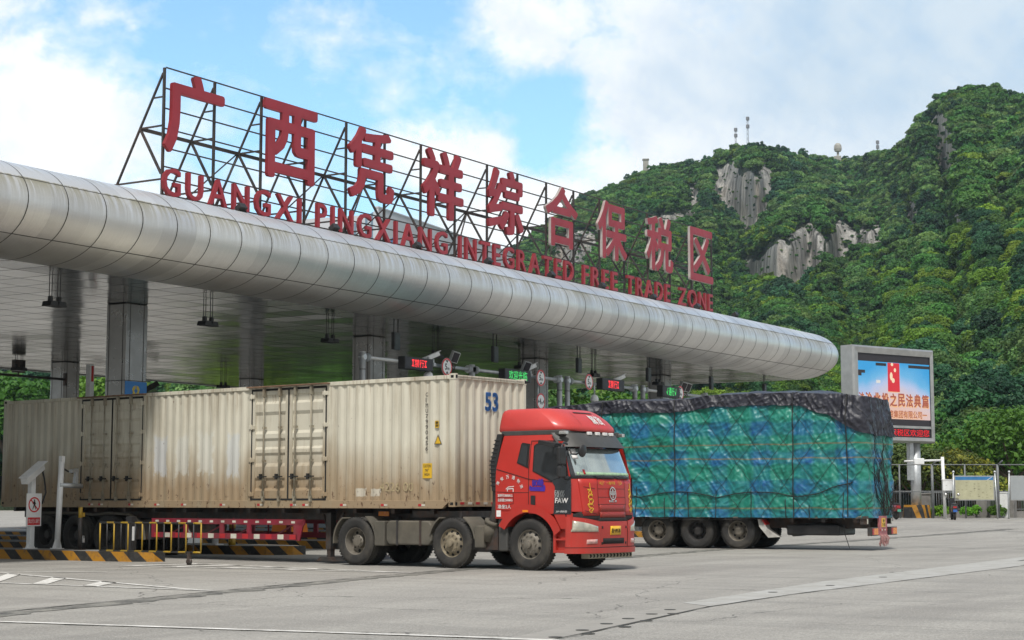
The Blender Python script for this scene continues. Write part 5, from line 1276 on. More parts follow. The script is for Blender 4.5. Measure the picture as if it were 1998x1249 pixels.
for s_ in (-1, 1):
    b = MB(); y0, y1 = sorted((s_ * 1.12, s_ * 1.08))
    b.box(-10.0, -4.63, y0, y1, .86, .99); b.box(-10.0, -4.85, y0, y1, .52, .65)
    for x in (-10.0, -8.8, -7.5, -6.55): b.box(x, x + .14, y0 - .002, y1 + .002, .65, .86)
    b.prism([(-4.98, .63), (-4.98, .88), (-4.63, .99), (-4.78, .50), (-4.98, .52)][::-1], y0, y1)
    for x in (-9.4, -8.1, -7.0, -5.7): b.beam((x, s_ * 1.05, .6), (x + .5, s_ * .55, 1.0), .04)
    for k in range(13):
        x = -9.9 + .40 * k; b.box(x, x + .2, min(s_ * 1.123, s_ * 1.12), max(s_ * 1.123, s_ * 1.12), .53, .64, 1 + k % 2)
        if k % 1 == 0: b.box(x + .05, x + .17, min(s_ * 1.123, s_ * 1.12), max(s_ * 1.123, s_ * 1.12), .90, .95, 2)
    b.build('side_guard', [M_GRD, M_REFR, M_REFW], trl, .004)
    b = MB(); P = []
    yb_ = s_ * 1.0
    b.path([(-10.4, yb_, .45), (-10.5, yb_, .85), (-11.0, yb_, 1.08), (-11.8, yb_, 1.10), (-12.4, yb_, 1.06), (-13.1, yb_, 1.10), (-14.9, yb_, 1.10)], .04, 6); b.build('fender_rail', M_DUST, trl)
    for x in (-11.75, -13.03, -14.31): wheel(trl, x, s_ * 1.0, 'drive', s_ < 0, M_RIMD, True, spin=x)
b = MB(); b.box(-10.9, -10.3, -.9, -.5, .45, .95); b.build('tool_box', M_DKMET, trl, .02); b = MB(); b.tube((-8.9, -.7, .8), (-7.9, -.7, .8), .18, 14); b.build('air_tank', M_DKMET, trl)

# ------------------------------------------------------------------ tarpaulin load on the second trailer
TB_AZ = R(93.0)                      # heading (away from the camera, into the lanes)
BO = Vector((48.25, 17.6, 0))        # ground point under the middle of the tail
tb = thing('semi_trailer', 'low dark flatbed semi trailer under the blue and green tarpaulin load', 'trailer', BO, TB_AZ)
# local frame: x forward (away), y left; near side of the truck is y = +1.25
b = MB()
for y in (-.5, .5): b.box(.2, 14.0, y - .08, y + .08, .62, .92)
for k in range(15): x = .4 + .95 * k; b.box(x - .05, x + .05, -1.2, 1.2, .80, .90)
b.box(.05, 14.2, -1.24, 1.24, .90, .98)
for x in (4.0, 5.3, 6.6): b.tube((x, -1.0, .53), (x, 1.0, .53), .08, 10)
b.build('chassis', M_DKMET, tb)
b = MB()
for k in range(26):
    x = .3 + .52 * k; b.box(x, x + .3, 1.24, 1.262, .91, .95); b.tube((x + .4, 1.25, .88), (x + .4, 1.25, .96), .02, 6)
b.build('rope_rail', M_DUST, tb)
for s_ in (-1, 1):
    for x in (4.0, 5.3, 6.6): wheel(tb, x, s_ * 1.02, 'drive', s_ < 0, M_RIMG if x != 5.3 else M_RIMD, True, spin=x * 2)
M_FLAPW = mat('worn white mudflap', (.42, .41, .38), .7, var=.3, scale=7, dirt=(.12, .1, .08), dirt_amt=.6)
for s_ in (-1, 1):
    b = MB(); yo = 1.22 * s_; ya, yb = sorted((yo, yo - s_ * .35)); b.prism([(3.18, .72), (3.36, .98), (3.28, .98), (3.08, .72)], ya, yb, 1); b.prism([(2.72, .36), (3.02, .34), (3.30, .66), (3.36, .95), (3.24, .95), (3.06, .60)], ya, yb, 0); b.build('mudflap', [M_FLAPW, M_REDP], tb, .006)
b = MB(); b.lathe([(.2, -.28), (.5, -.3), (.53, -.2), (.53, .2), (.5, .3), (.2, .28)], 32, Matrix.Translation((1.6, .55, .60)) @ Matrix.Rotation(R(90), 4, 'Y') @ Matrix.Scale(.55, 4, (1, 0, 0)), 0); b.box(.9, 2.5, -.4, 1.1, .42, .72, 0); b.build('spare_wheel_rack', M_BLACK, tb, .05)
b = MB(); b.path([(.75, 1.15, .75), (.72, 1.14, .45), (.60, 1.12, .06)], .012, 5); b.build('strap_end', M_BLACK, tb)
M_TAIL = mat('pink faded tail plate', (.42, .13, .14), .6, var=.3, scale=6, dirt=(.14, .09, .08), dirt_amt=.6)
b = MB(); b.box(-.06, .0, -.36, .36, .42, .98, 0); b.box(-.075, -.06, -.15, .17, .66, .92, 1)
TMB = Matrix(((0, 0, -1, 0), (-1, 0, 0, 0), (0, 1, 0, 0), (0, 0, 0, 1)))
b.text('桂F', Matrix.Translation((-.078, .10, .80)) @ TMB, .18, .09, 2, .01); b.text('71挂', Matrix.Translation((-.078, .15, .68)) @ TMB, .28, .10, 2, .01)
for k in range(5): b.box(-.075, -.06, -.33 + .14 * k, -.22 + .14 * k, .56, .60, 3 + k % 2)
b.build('tail_plate', [M_TAIL, M_PLATE, M_GAP, M_REFR, M_REFW], tb)
rr = random.Random(3); b = MB()
for k in range(46):
    y = -.36 + .72 * k / 45; b.path([(-.05, y, .45), (-.09 + rr.uniform(-.04, .04), y + rr.uniform(-.03, .03), .34), (-.07 + rr.uniform(-.05, .05), y + rr.uniform(-.05, .05), .22 - rr.uniform(0, .12))], .009, 4)
b.build('rope_fringe', mat('frayed pink rope', (.38, .20, .19), .9, var=.4, scale=20), tb)
for y in (-.92, .92):
    b = MB(); b.box(-.10, .04, y - .29, y + .29, .42, .66, 0); b.box(-.108, -.10, y - .27, y + .13, .45, .63, 1); b.box(-.108, -.10, y + .13, y + .26, .45, .63, 2); b.build('tail_light', [M_DKMET, M_ORL, M_REFR], tb, .01)
    b = MB(); b.box(.05, .25, y + .18 if y > 0 else y - .28, y + .28 if y > 0 else y - .18, .74, .92, 0); b.box(.04, .05, y + .19 if y > 0 else y - .27, y + .27 if y > 0 else y - .19, .76, .90, 1); b.build('marker_lamp', [M_DKMET, M_REFW], tb)

LD = thing('tarpaulin_load', 'tall load wrapped in blue and green plaid tarpaulin, roped under a black cap sheet', 'cargo load', BO, TB_AZ)
Lx0, Lx1, Wy = .05, 14.0, 1.25
def ztop(x): return tab(x, [(0, 4.40), (.6, 4.47), (2.4, 4.57), (4.6, 4.57), (5.6, 4.46), (6.2, 4.43), (8, 4.48), (9.3, 4.38), (10.5, 4.30), (12, 4.1), (14, 3.95)])
_per = []
def build_perimeter():
    r = .28; P = []
    def seg(a, c, n):
        for i in range(n): P.append((lerp(a[0], c[0], i / n), lerp(a[1], c[1], i / n)))
    def arc(cx, cy, a0, a1, n):
        for i in range(n): t = R(lerp(a0, a1, i / n)); P.append((cx + r * math.cos(t), cy + r * math.sin(t)))
    seg((Lx1 - r, Wy), (Lx0 + r, Wy), 480); arc(Lx0 + r, Wy - r, 90, 180, 10); seg((Lx0, Wy - r), (Lx0, -Wy + r), 60); arc(Lx0 + r, -Wy + r, 180, 270, 10); seg((Lx0 + r, -Wy), (Lx1 - r, -Wy), 110); arc(Lx1 - r, -Wy + r, 270, 360, 8); seg((Lx1, -Wy + r), (Lx1, Wy - r), 20); arc(Lx1 - r, Wy - r, 0, 90, 8)
    return P
PER = build_perimeter(); NP = len(PER)
CUM = [0.0]
for i in range(1, NP): CUM.append(CUM[-1] + math.hypot(PER[i][0] - PER[i - 1][0], PER[i][1] - PER[i - 1][1]))
NRM = []
for i in range(NP):
    (x0, y0), (x1, y1) = PER[i - 1], PER[(i + 1) % NP]; L = math.hypot(x1 - x0, y1 - y0); NRM.append(((y1 - y0) / L, -(x1 - x0) / L))
# perimeter runs near side -> tail -> far side, so the outward normal is to the right of travel
if NRM[60][1] < 0: NRM = [(-a, -c) for a, c in NRM]
RP = .98     # pitch of the rope net
def ropeu(s_, z, sg): return (s_ + sg * z * .78) / RP
def tarp(i, z, off=0.0, cap=False):
    x, y = PER[i]; nx, ny = NRM[i]; s_ = CUM[i]
    tail = max(0.0, 1 - x / 1.2)
    zt = ztop(x); h = (z - .95) / (zt - .95)
    # pillows between the ropes, sagging folds and fine crumples
    f1 = abs((ropeu(s_, z, 1) + .5) % 1 - .5); f2 = abs((ropeu(s_, z, -1) + .5) % 1 - .5)
    pil = min(1, f1 * 3.2) * min(1, f2 * 3.2)
    d_ = .032 * pil
    v = Vector((s_ * .8, z * .8, 1.7)); d_ += .06 * (noise.noise(v)) * math.sin(PI * min(1, max(0, h)) * .9 + .15)
    a = .55 * math.sin(s_ * .45) + .3
    v = Vector(((s_ + a * z) * 2.6, (z - a * s_) * .55, 4.1)); d_ += .060 * (1 - 2 * abs(noise.noise(v)))
    v = Vector((s_ * 5.2 + z * 2.6 + 2 * noise.noise(Vector((s_ * .7, z * .7, 0))), z * 2.4, 9)); d_ += .030 * max(0, 1 - 2.6 * abs(noise.noise(v))) ** 1.5
    v = Vector((s_ * 3.0 - z * 5.5 + 1.5 * noise.noise(Vector((s_ * .9, z * .9, 7))), z * 2.6 + s_, 13)); d_ += .020 * max(0, 1 - 2.6 * abs(noise.noise(v))) ** 1.5
    v = Vector((s_ * 10.5, z * 6.0, 2)); d_ += .010 * noise.noise(v)
    if z < 1.35: d_ += .05 * (1.35 - z) / .4 * math.sin(s_ * 5 + 2 * noise.noise(Vector((s_, 0, 3))))
    d_ += .05 * tail * noise.noise(Vector((y * 3, z * 1.1, 5)))
    if cap: d_ += .03 + .03 * noise.noise(Vector((s_ * 2.2, z * 2, 8)))
    lean = -.10 * max(0, h - .80) / .20
    k = off + d_ + lean
    return (x + nx * k, y + ny * k, z + .02 * noise.noise(Vector((s_ * 2, z, 6))))
def tarp_mat():
    m, q, b = new_mat('blue and green plaid tarpaulin'); tc = q.n('ShaderNodeTexCoord').outputs['Object']
    x, y, z = q.sep(tc)
    wob = q.noise(tc, .9, 3, .5)
    zz = q.math('ADD', z, q.math('MULTIPLY', wob, .12)); ss = q.math('ADD', q.math('ADD', x, q.math('MULTIPLY', y, .8)), q.math('MULTIPLY', wob, .25))
    def band(v, p, ph, w_):
        f = q.math('FRACT', q.math('DIVIDE', q.math('ADD', v, ph), p)); t = q.math('ABSOLUTE', q.math('SUBTRACT', f, .5)); return q.ramp(t, [(w_ - .055, 1), (w_ + .055, 0)])
    bs = band(ss, 1.30, .2, .24); bz = band(zz, .86, .28, .24)
    mixf = q.math('ADD', q.math('MULTIPLY', bs, .42), q.math('MULTIPLY', bz, .46)); mixf = q.math('ADD', mixf, q.math('MULTIPLY', q.math('SUBTRACT', q.noise(q.map(tc, sc=(3, 3, 12)), 1.0, 5, .7), .5), .55))
    stain = q.noise(tc, 2.0, 5, .6)
    c = q.mix(q.ramp(mixf, [(0, 0), (.3, .12), (.62, .6), (1, 1)]), (.006, .165, .115), (.008, .080, .27))
    c = q.mix(q.math('MULTIPLY', q.ramp(stain, [(.35, 0), (.7, 1)]), .45), c, (.02, .24, .17))
    pale = q.ramp(q.noise(q.map(tc, sc=(1, 1, 2)), 7, 5, .7), [(.50, 0), (.72, 1)])  # pale flecks painted in as highlights on the crinkled sheet
    c = q.mix(q.math('MULTIPLY', pale, .38), c, (.07, .34, .32))
    for z0, k in ((3.06, 1), (2.64, 1), (1.20, 1)):
        t = q.math('ABSOLUTE', q.math('SUBTRACT', q.math('ADD', zz, -.06), z0)); c = q.mix(q.math('MULTIPLY', q.ramp(t, [(.008, 1), (.03, 0)]), .8), c, (.16, .13, .06))
    weave = q.n('ShaderNodeTexWave', wave_type='BANDS', bands_direction='Z', ins={'Vector': tc, 'Scale': 26.0, 'Distortion': 1.2}).outputs[1]
    q.t.links.new(c, b.inputs['Base Color']); b.inputs['Roughness'].default_value = .42
    b.inputs['Sheen Weight'].default_value = .05
    nz = q.n('ShaderNodeTexNoise', noise_type='RIDGED_MULTIFRACTAL', ins={'Vector': q.map(tc, rot=(0, R(28), 0), sc=(1.0, 1.0, .55)), 'Scale': 2.6, 'Detail': 5.0, 'Roughness': .55, 'Distortion': .5}).outputs[0]
    cr = q.math('ADD', q.math('MULTIPLY', nz, .5), q.math('MULTIPLY', q.noise(tc, 14, 4, .6), .25))
    q.t.links.new(q.n('ShaderNodeBump', ins={'Height': q.math('ADD', cr, q.math('MULTIPLY', weave, .03)), 'Strength': .5, 'Distance': .03}).outputs[0], b.inputs['Normal'])
    return m
def cap_mat():
    m, q, b = new_mat('black cap sheet'); tc = q.n('ShaderNodeTexCoord').outputs['Object']
    n = q.noise(tc, 2.2, 6, .6); c = q.mix(q.ramp(n, [(.3, 0), (.7, 1)]), (.010, .0105, .019), (.026, .027, .040))
    du = q.noise(tc, 5, 6, .7); g = q.n('ShaderNodeNewGeometry').outputs['Normal']
    c = q.mix(q.math('MULTIPLY', q.ramp(du, [(.5, 0), (.75, 1)]), .35), c, (.10, .10, .11))
    q.t.links.new(c, b.inputs['Base Color']); b.inputs['Roughness'].default_value = .42
    q.t.links.new(q.n('ShaderNodeBump', ins={'Height': q.noise(tc, 8, 6, .68, .6), 'Strength': .45, 'Distance': .04}).outputs[0], b.inputs['Normal'])
    return m
M_TARP = tarp_mat(); M_CAP = cap_mat(); M_ROPE = mat('dark rope', (.022, .022, .022), .9, var=.3, scale=30)
def roof_ring(i, t, off, cap=True):
    """t 0..1 from the eave to the middle line of the top"""
    x, y = PER[i]; z = ztop(x); p = tarp(i, z, off, cap); cx = min(max(x, 1.3), Lx1 - 1.3); cy = 0.0
    X = lerp(p[0], cx, t); Y = lerp(p[1], cy, t)
    lift = .13 * math.sin(t * PI / 2) - .02 + .07 * noise.noise(Vector((X * 1.3, Y * 1.6, 3))) * min(1, t * 4)
    return (X, Y, p[2] + lift * min(1, t * 3))
b = MB(); ZR = np.linspace(0, 1, 128)
b.grid(lambda i, t: tarp(i % NP, lerp(.93, ztop(PER[i % NP][0]) - .02, t)), list(range(NP + 1)), ZR)
tp = b.build('tarpaulin', M_TARP, LD)
def capz(i):
    x, y = PER[i]; zt = ztop(x)
    side = zt - .36 + .06 * noise.noise(Vector((CUM[i] * .8, 0, 0)))
    if y > -.5 or x < 3:
        drop = tab(x, [(0, 1.12), (.35, 1.0), (1.1, .62), (1.9, .40), (2.3, .36)]); side = min(side, zt - drop + .07 * noise.noise(Vector((CUM[i] * 2, 1, 0))))
    return side
b = MB()
b.grid(lambda i, t: tarp(i % NP, lerp(capz(i % NP), ztop(PER[i % NP][0]), t), .035, True), list(range(NP + 1)), np.linspace(0, 1, 30))
b.grid(lambda i, t: roof_ring(i % NP, t, .035), list(range(NP + 1)), [0, .04, .1, .2, .32, .45, .6, .8, 1.0])
b.build('cap_sheet', M_CAP, LD)
# rope net: two families of slanting ropes plus upright lashings
b = MB()
IDX = {}
def at_s(sv):
    lo, hi = 0, NP - 1
    if sv <= 0 or sv >= CUM[-1]: return None
    while hi - lo > 1:
        md = (lo + hi) // 2
        if CUM[md] <= sv: lo = md
        else: hi = md
    return lo
SMAX = CUM[0] + 13.7 + 3.0 + 1.5
def near_off(i, z): return .075 if z > capz(i) - .02 else .022
for sg in (1, -1):
    for k in range(-6, 26):
        P = []
        for z in np.linspace(.97, 4.6, 46):
            s_ = k * RP - sg * z * .78; i = at_s(s_)
            if i is None or s_ > 17.2 or z > ztop(PER[i][0]): 
                if len(P) > 2: b.path(P, .0056, 4)
                P = []; continue
            P.append(tarp(i, z, near_off(i, z)))
        if P and z <= 4.7:
            for t in (.15, .4, .7):
                if i is not None: P.append(roof_ring(i, t, .06))
        if len(P) > 2: b.path(P, .0056, 4)
for x in (.55, 2.15, 5.9, 8.35, 10.8):
    i = at_s(13.72 - x)
    if i: b.path([tarp(i, z, near_off(i, z) + .012) for z in np.linspace(.95, ztop(PER[i][0]), 40)] + [roof_ring(i, t, .06) for t in (.1, .3, .6, .9)], .017, 5)
rr = random.Random(12)
for k in range(12):
    x = .7 + .95 * k + rr.uniform(-.2, .2); i = at_s(13.72 - x); zt = rr.uniform(1.2, 1.9)
    if i: b.path([tarp(i, z, .02) for z in np.linspace(.93, zt, 10)], .013, 4)
# sagging line along the side
P = []
for x in np.linspace(.4, 9.5, 120):
    i = at_s(13.72 - x); P.append(tarp(i, 1.52 + .16 * abs(math.sin(x * 1.25 + .6)) + (.28 * max(0, 1.4 - x)), .025))
b.path(P, .014, 5)
# a tangle of ropes at the tail
i0 = at_s(13.75 + .3); i1 = at_s(13.75 + 2.9)
for k in range(24):
    a = rr.uniform(.1, 2.7); c = lerp(a, 1.45, .75) + rr.uniform(-.25, .25); zt = rr.uniform(1.5, 3.6); P = []
    for t in np.linspace(0, 1, 18): i = at_s(13.75 + lerp(a, c, t)); P.append(tarp(i, lerp(zt, 1.0, t), .03 + .05 * t))
    b.path(P, rr.uniform(.007, .012), 4)
b.build('rope_net', M_ROPE, LD)
b = MB(); P = []
for x in np.linspace(2.6, 7.4, 40): P.append((x, 1.29, .93 - .07 * math.sin((x - 2.6) / 4.8 * PI)))
b.path(P, .014, 5); b.build('loose_strap', M_ROPE, LD)
M_BOARD = mat('tan load board', (.36, .29, .19), .8, var=.25)
b = MB(); b.box(.2, 3.4, 1.16, 1.255, .95, 1.03); b.build('load_board', M_BOARD, LD)
# ------------------------------------------------------------------ far side of the yard
def LT(l, D): return (D * VX + l * VY, D * VY - l * VX)
def PXD(px, D): return LT((px - 999) / 3350 * D * .9945, D)      # bearing (as a photo column) and distance -> ground point
FACE = R(32.1 - 90)                                               # yaw whose local x runs to the viewer's right
def screen_mat():
    m, q, b = new_mat('lit screen sky picture'); tc = q.n('ShaderNodeTexCoord').outputs['Object']
    x, y, z = q.sep(tc)
    v = q.n('ShaderNodeMapRange', ins={0: z, 1: 1.25, 2: 4.3, 3: 0.0, 4: 1.0}).outputs[0]
    n = q.noise(tc, .55, 4, .55)
    ctr = q.math('MULTIPLY', q.math('ABSOLUTE', q.math('SUBTRACT', x, 3.2)), .10)
    k = q.math('ADD', q.math('ADD', v, q.math('MULTIPLY', q.math('SUBTRACT', n, .5), .5)), q.math('SUBTRACT', ctr, .14))
    nd = q.t.nodes.new('ShaderNodeValToRGB'); cr = nd.color_ramp
    while len(cr.elements) < 5: cr.elements.new(.5)
    for e, (p, c) in zip(cr.elements, ((.0, (.90, .55, .42)), (.28, (.80, .62, .62)), (.5, (.52, .62, .88)), (.72, (.14, .50, .85)), (.95, (.02, .38, .80)))): e.position = p; e.color = (*c, 1)
    q.t.links.new(k, nd.inputs[0]); c = nd.outputs[0]
    b.inputs['Base Color'].default_value = (.02, .02, .02, 1); q.t.links.new(c, b.inputs['Emission Color']); b.inputs['Emission Strength'].default_value = .85
    return m
def emi(name, c, s_): return mat(name, tuple(k * .3 for k in c), .5, var=0, emit=c, estr=s_)
M_SCR = screen_mat(); M_BOOK = emi('lit red', (.62, .02, .035), .8); M_CREAM = emi('lit cream', (.85, .66, .45), .8); M_BRN = emi('lit brown lettering', (.36, .085, .05), .8); M_BRN2 = emi('lit tan lettering edge', (.80, .45, .22), .8); M_TICK = emi('red ticker diodes', (.75, .01, .02), .9)
M_CASE = mat('brushed steel casing', (.46, .46, .45), .35, .85, var=.14, scale=1.5, bump=.08, bscale=3)
bbz = ground_z(*PXD(1790, 90))
bb = thing('led_billboard', 'large LED screen in a brushed steel case on a thick pole beyond the tarpaulin truck', 'billboard', (85.74, 32.68, 4.52), R(-22))
W_, H_ = 6.38, 5.08
b = MB()
def frame_side(o, i, y0, y1):
    for k in range(4):
        k2 = (k + 1) % 4; b.add([(o[k][0], y0, o[k][1]), (o[k2][0], y0, o[k2][1]), (i[k2][0], y1, i[k2][1]), (i[k][0], y1, i[k][1])], [(0, 1, 2, 3)])
OUT = [(0, 0), (W_, 0), (W_, H_), (0, H_)]; FO = [(.10, .10), (W_ - .10, .10), (W_ - .10, H_ - .10), (.10, H_ - .10)]; INN = [(.38, .28), (W_ - .32, .28), (W_ - .32, H_ - .40), (.38, H_ - .40)]
frame_side(OUT, FO, .0, -.10); frame_side(FO, INN, -.10, -.06); b.box(0, W_, 0, .8, 0, H_); b.build('case', M_CASE, bb, .0)
b = MB(); b.box(.38, W_ - .32, -.012, -.002, .28, H_ - .40, 0); b.box(.38, W_ - .32, -.05, -.012, .77, .90, 1); b.build('bezel', [M_LEDB, M_CASE], bb)
b = MB(); sx0, sx1, sz0, sz1 = .39, 6.04, 1.24, 4.26
P_ = lambda x, z, y=-.022: (x, y, z)
def srect(x0, x1, z0, z1, m, y=-.026): b.add([(x0, y, z0), (x1, y, z0), (x1, y, z1), (x0, y, z1)], [(0, 1, 2, 3)], m)
srect(sx0, sx1, sz0, sz1, 0, -.018)
for r_ in ((1.78, 2.60, 4.05, 4.20), (4.35, 6.04, 4.02, 4.18), (.39, .95, 3.62, 3.78), (.39, .68, 3.47, 3.62)): srect(*r_, 1, -.022)
srect(1.80, 2.12, 3.12, 3.28, 5, -.022)
srect(2.70, 3.63, 2.70, 4.24, 2, -.024); srect(2.71, 3.64, 2.66, 2.70, 4, -.024)
bl = random.Random(4)
for cx, cz, rx, rz in ((3.05, 4.16, .10, .09), (3.27, 3.86, .09, .11), (2.97, 3.52, .11, .22), (3.12, 3.30, .12, .13)): b.add([(cx + rx * math.cos(t), -.028, cz + rz * math.sin(t)) for t in np.linspace(0, 2 * PI, 15)[:-1]], [tuple(range(14))], 3)
for dx, m_, y in ((.05, 4, -.028), (0, 6, -.031)):
    x = .50
    for ch in '治北投之民法典篇':
        b.text(ch, Matrix.Translation((x + .42 + dx, y, 1.90 - dx)) @ TM, .55, .72, m_, .035); x += .635
    b.text('法', Matrix.Translation((.42 + dx, y, 2.0 - dx)) @ TM, .42, .6, m_, .03)
    b.text('北部湾投资集团有限公司一', Matrix.Translation((1.2 + dx * .6, y, 1.30 - dx * .6)) @ TM, 4.55, .42, m_, .015)
b.build('screen', [M_SCR, M_LEDB, M_BOOK, M_CREAM, M_BRN2, M_CURT, M_BRN], bb)
b = MB(); b.text('凭祥综合保税区欢迎您', Matrix.Translation((.7, -.03, .34)) @ TM, 5.2, .38, 0, .008); b.build('ticker', M_TICK, bb)
b = MB(); b.tube((5.25, .42, -4.1), (5.25, .42, .02), .275, 28); b.box(4.65, 4.92, .25, .5, -2.0, 0.0); b.box(4.78, 5.0, .3, .45, -1.6, -.2); b.build('pole', M_STEEL, bb)
HZB = hazard_mat('yellow and black plinth paint', .38, 1, .0, .22)
b = MB(); N = 8; b.add([(5.25 + r_ * math.cos(2 * PI * (i + .5) / N), .42 + r_ * math.sin(2 * PI * (i + .5) / N), z_) for r_, z_ in ((.80, -4.12), (.74, -3.33)) for i in range(N)], [(i, (i + 1) % N, N + (i + 1) % N, N + i) for i in range(N)] + [tuple(range(N, 2 * N))]); b.build('plinth', HZB, bb)
# street camera pole with white cabinet
cp = PXD(1848, 89.5); gz = ground_z(*cp)
t = thing('camera_pole', 'white street pole with a cross arm and a white cabinet beside the notice board', 'camera pole', (*cp, gz), FACE)
b = MB(); b.tube((-.12, 0, 0), (-.19, 0, 3.2), .085, 14); b.build('pole', M_WHITE, t)
b = MB(); b.tube((-.2, 0, 3.03), (-2.2, -.1, 2.97), .055, 10); b.build('arm', M_WHITE, t)
b = MB(); b.box(-1.72, -1.20, -.3, -.05, 2.80, 3.12); b.build('camera', M_WHITE, t, .03)
b = MB(); b.box(-.27, .25, -.28, -.06, 1.46, 2.0); b.box(-.30, .28, -.30, -.05, 2.0, 2.04); b.tube((-.1, -.285, 1.72), (-.1, -.29, 1.72), .015, 8, 1); b.build('cabinet', [M_WHITE, M_BLACK], t, .008)
# notice boards
M_PAPER = mat('faded notice sheet', (.42, .41, .27), .7, var=.12, scale=3, dirt=(.25, .23, .15), dirt_amt=.4); M_BLUEH = mat('blue notice header', (.03, .16, .36), .5, var=.2); M_GREYB = mat('grey board back', (.30, .32, .33), .6, var=.06); M_SMTX = mat('small faded print', (.20, .19, .12), .8, var=.1)
def board(px, label, kind):
    p = PXD(px, 89); gz_ = ground_z(*p)
    t = thing('notice_board', label, 'notice board', (*p, gz_), FACE, 'notice boards along the fence'); w_ = 1.14
    for s_ in (-1, 1):
        b = MB(); b.tube((s_ * (w_ + .02), 0, 0), (s_ * (w_ - .07), 0, 2.36), .035, 10); b.lathe([(0, -.07), (.05, -.05), (.07, 0), (.05, .05), (0, .07)], 14, Matrix.Translation((s_ * (w_ - .07), 0, 2.42)) @ Matrix.Rotation(R(90), 4, 'Y')); b.build('post', M_STEEL, t)
    b = MB(); b.box(-w_ + .09, w_ - .11, -.04, .04, .95, 2.22, 0)
    b.build('frame', M_CASE, t, .01)
    b = MB()
    if kind == 0:
        b.box(-w_ + .15, w_ - .17, -.047, -.041, 1.0, 2.0, 0); b.box(-w_ + .15, w_ - .17, -.048, -.041, 2.0, 2.17, 1); b.add([(w_ - .5, -.0495, 2.0), (w_ - .46, -.0495, 2.0), (w_ - .20, -.0495, 2.17), (w_ - .24, -.0495, 2.17)], [(0, 1, 2, 3)], 3)
        rr_ = random.Random(8)
        for k in range(9):
            for j in range(rr_.randint(3, 8)): x = -w_ + .25 + .21 * k; z_ = rr_.uniform(1.08, 1.93); b.box(x, x + rr_.uniform(.04, .13), -.0485, -.047, z_, z_ + .018, 2)
    else: b.box(-w_ + .13, w_ - .15, -.047, -.041, 1.0, 2.18, 4)
    b.build('panel', [M_PAPER, M_BLUEH, M_SMTX, M_WTXT, M_GREYB], t)
board(1902, 'notice board with a faded yellow sheet and blue header in front of the fence', 0); board(2011, 'blank grey notice board cut by the photo edge', 1)
# fences
M_FENCE = mat('grey fence steel', (.16, .17, .175), .6, .3, var=.15)
t = thing('wire_fence', 'tall grey steel frame fence along the far edge of the yard', 'fence', (0, 0, 0))
def fp(px, D=92): return PXD(px, D)
for px in list(range(1436, 2300, 64)):
    x, y = fp(px); g_ = ground_z(x, y); thick = (px - 1436) // 64 % 2 == 0
    b = MB(); r_ = .075 if thick else .045; b.tube((x, y, g_ - .05), (x, y, g_ + 2.86), r_, 8)
    if thick: x2, y2 = fp(px + 10, 91.6); b.tube((x, y, g_ + 2.82), (x2, y2, g_ + 3.05), .04, 6)
    b.build('post', M_FENCE, t)
b = MB()
for z_ in (2.84, 1.42):
    a, c = fp(1420), fp(2290); b.tube((*a, .49 + z_), (*c, .49 + z_), .032, 6)
b.build('rail', M_FENCE, t)
t = thing('picket_fence', 'low dark picket railing on a stone base behind the tall fence', 'fence', (0, 0, 0)); b = MB()
a, c = PXD(1420, 95), PXD(2290, 95); n = 190
for i in range(n): x, y = lerp(a[0], c[0], i / n), lerp(a[1], c[1], i / n); b.tube((x, y, .7), (x, y, 1.95), .016, 4)
b.tube((*a, 1.85), (*c, 1.85), .025, 5); b.tube((*a, .95), (*c, .95), .025, 5); b.build('railing', M_FENCE, t)
M_STONE = mat('grey stone blocks', (.20, .19, .18), .85, var=.25, scale=2, dirt=(.09, .09, .07), dirt_amt=.6)
b = MB(); b.beam((*a, .6), (*c, .6), .35, .5); b.build('base_wall', M_STONE, t)
for px in (1808, 1918, 1970): x, y = PXD(px, 94.4); b = MB(); b.box(x - .3, x + .3, y - .3, y + .3, .4, 1.75); b.box(x - .34, x + .34, y - .34, y + .34, 1.75, 1.83); b.build('pillar', M_STONE, t, .02)
simple('gate_cabinet', 'white upright cabinet behind the fence right of the notice board', 'cabinet', (*PXD(1960, 94), .49), lambda b: (b.box(-.22, .22, -.2, .2, 0, 1.35), b.box(-.25, .25, -.23, .23, 1.35, 1.4)), M_WHITE)
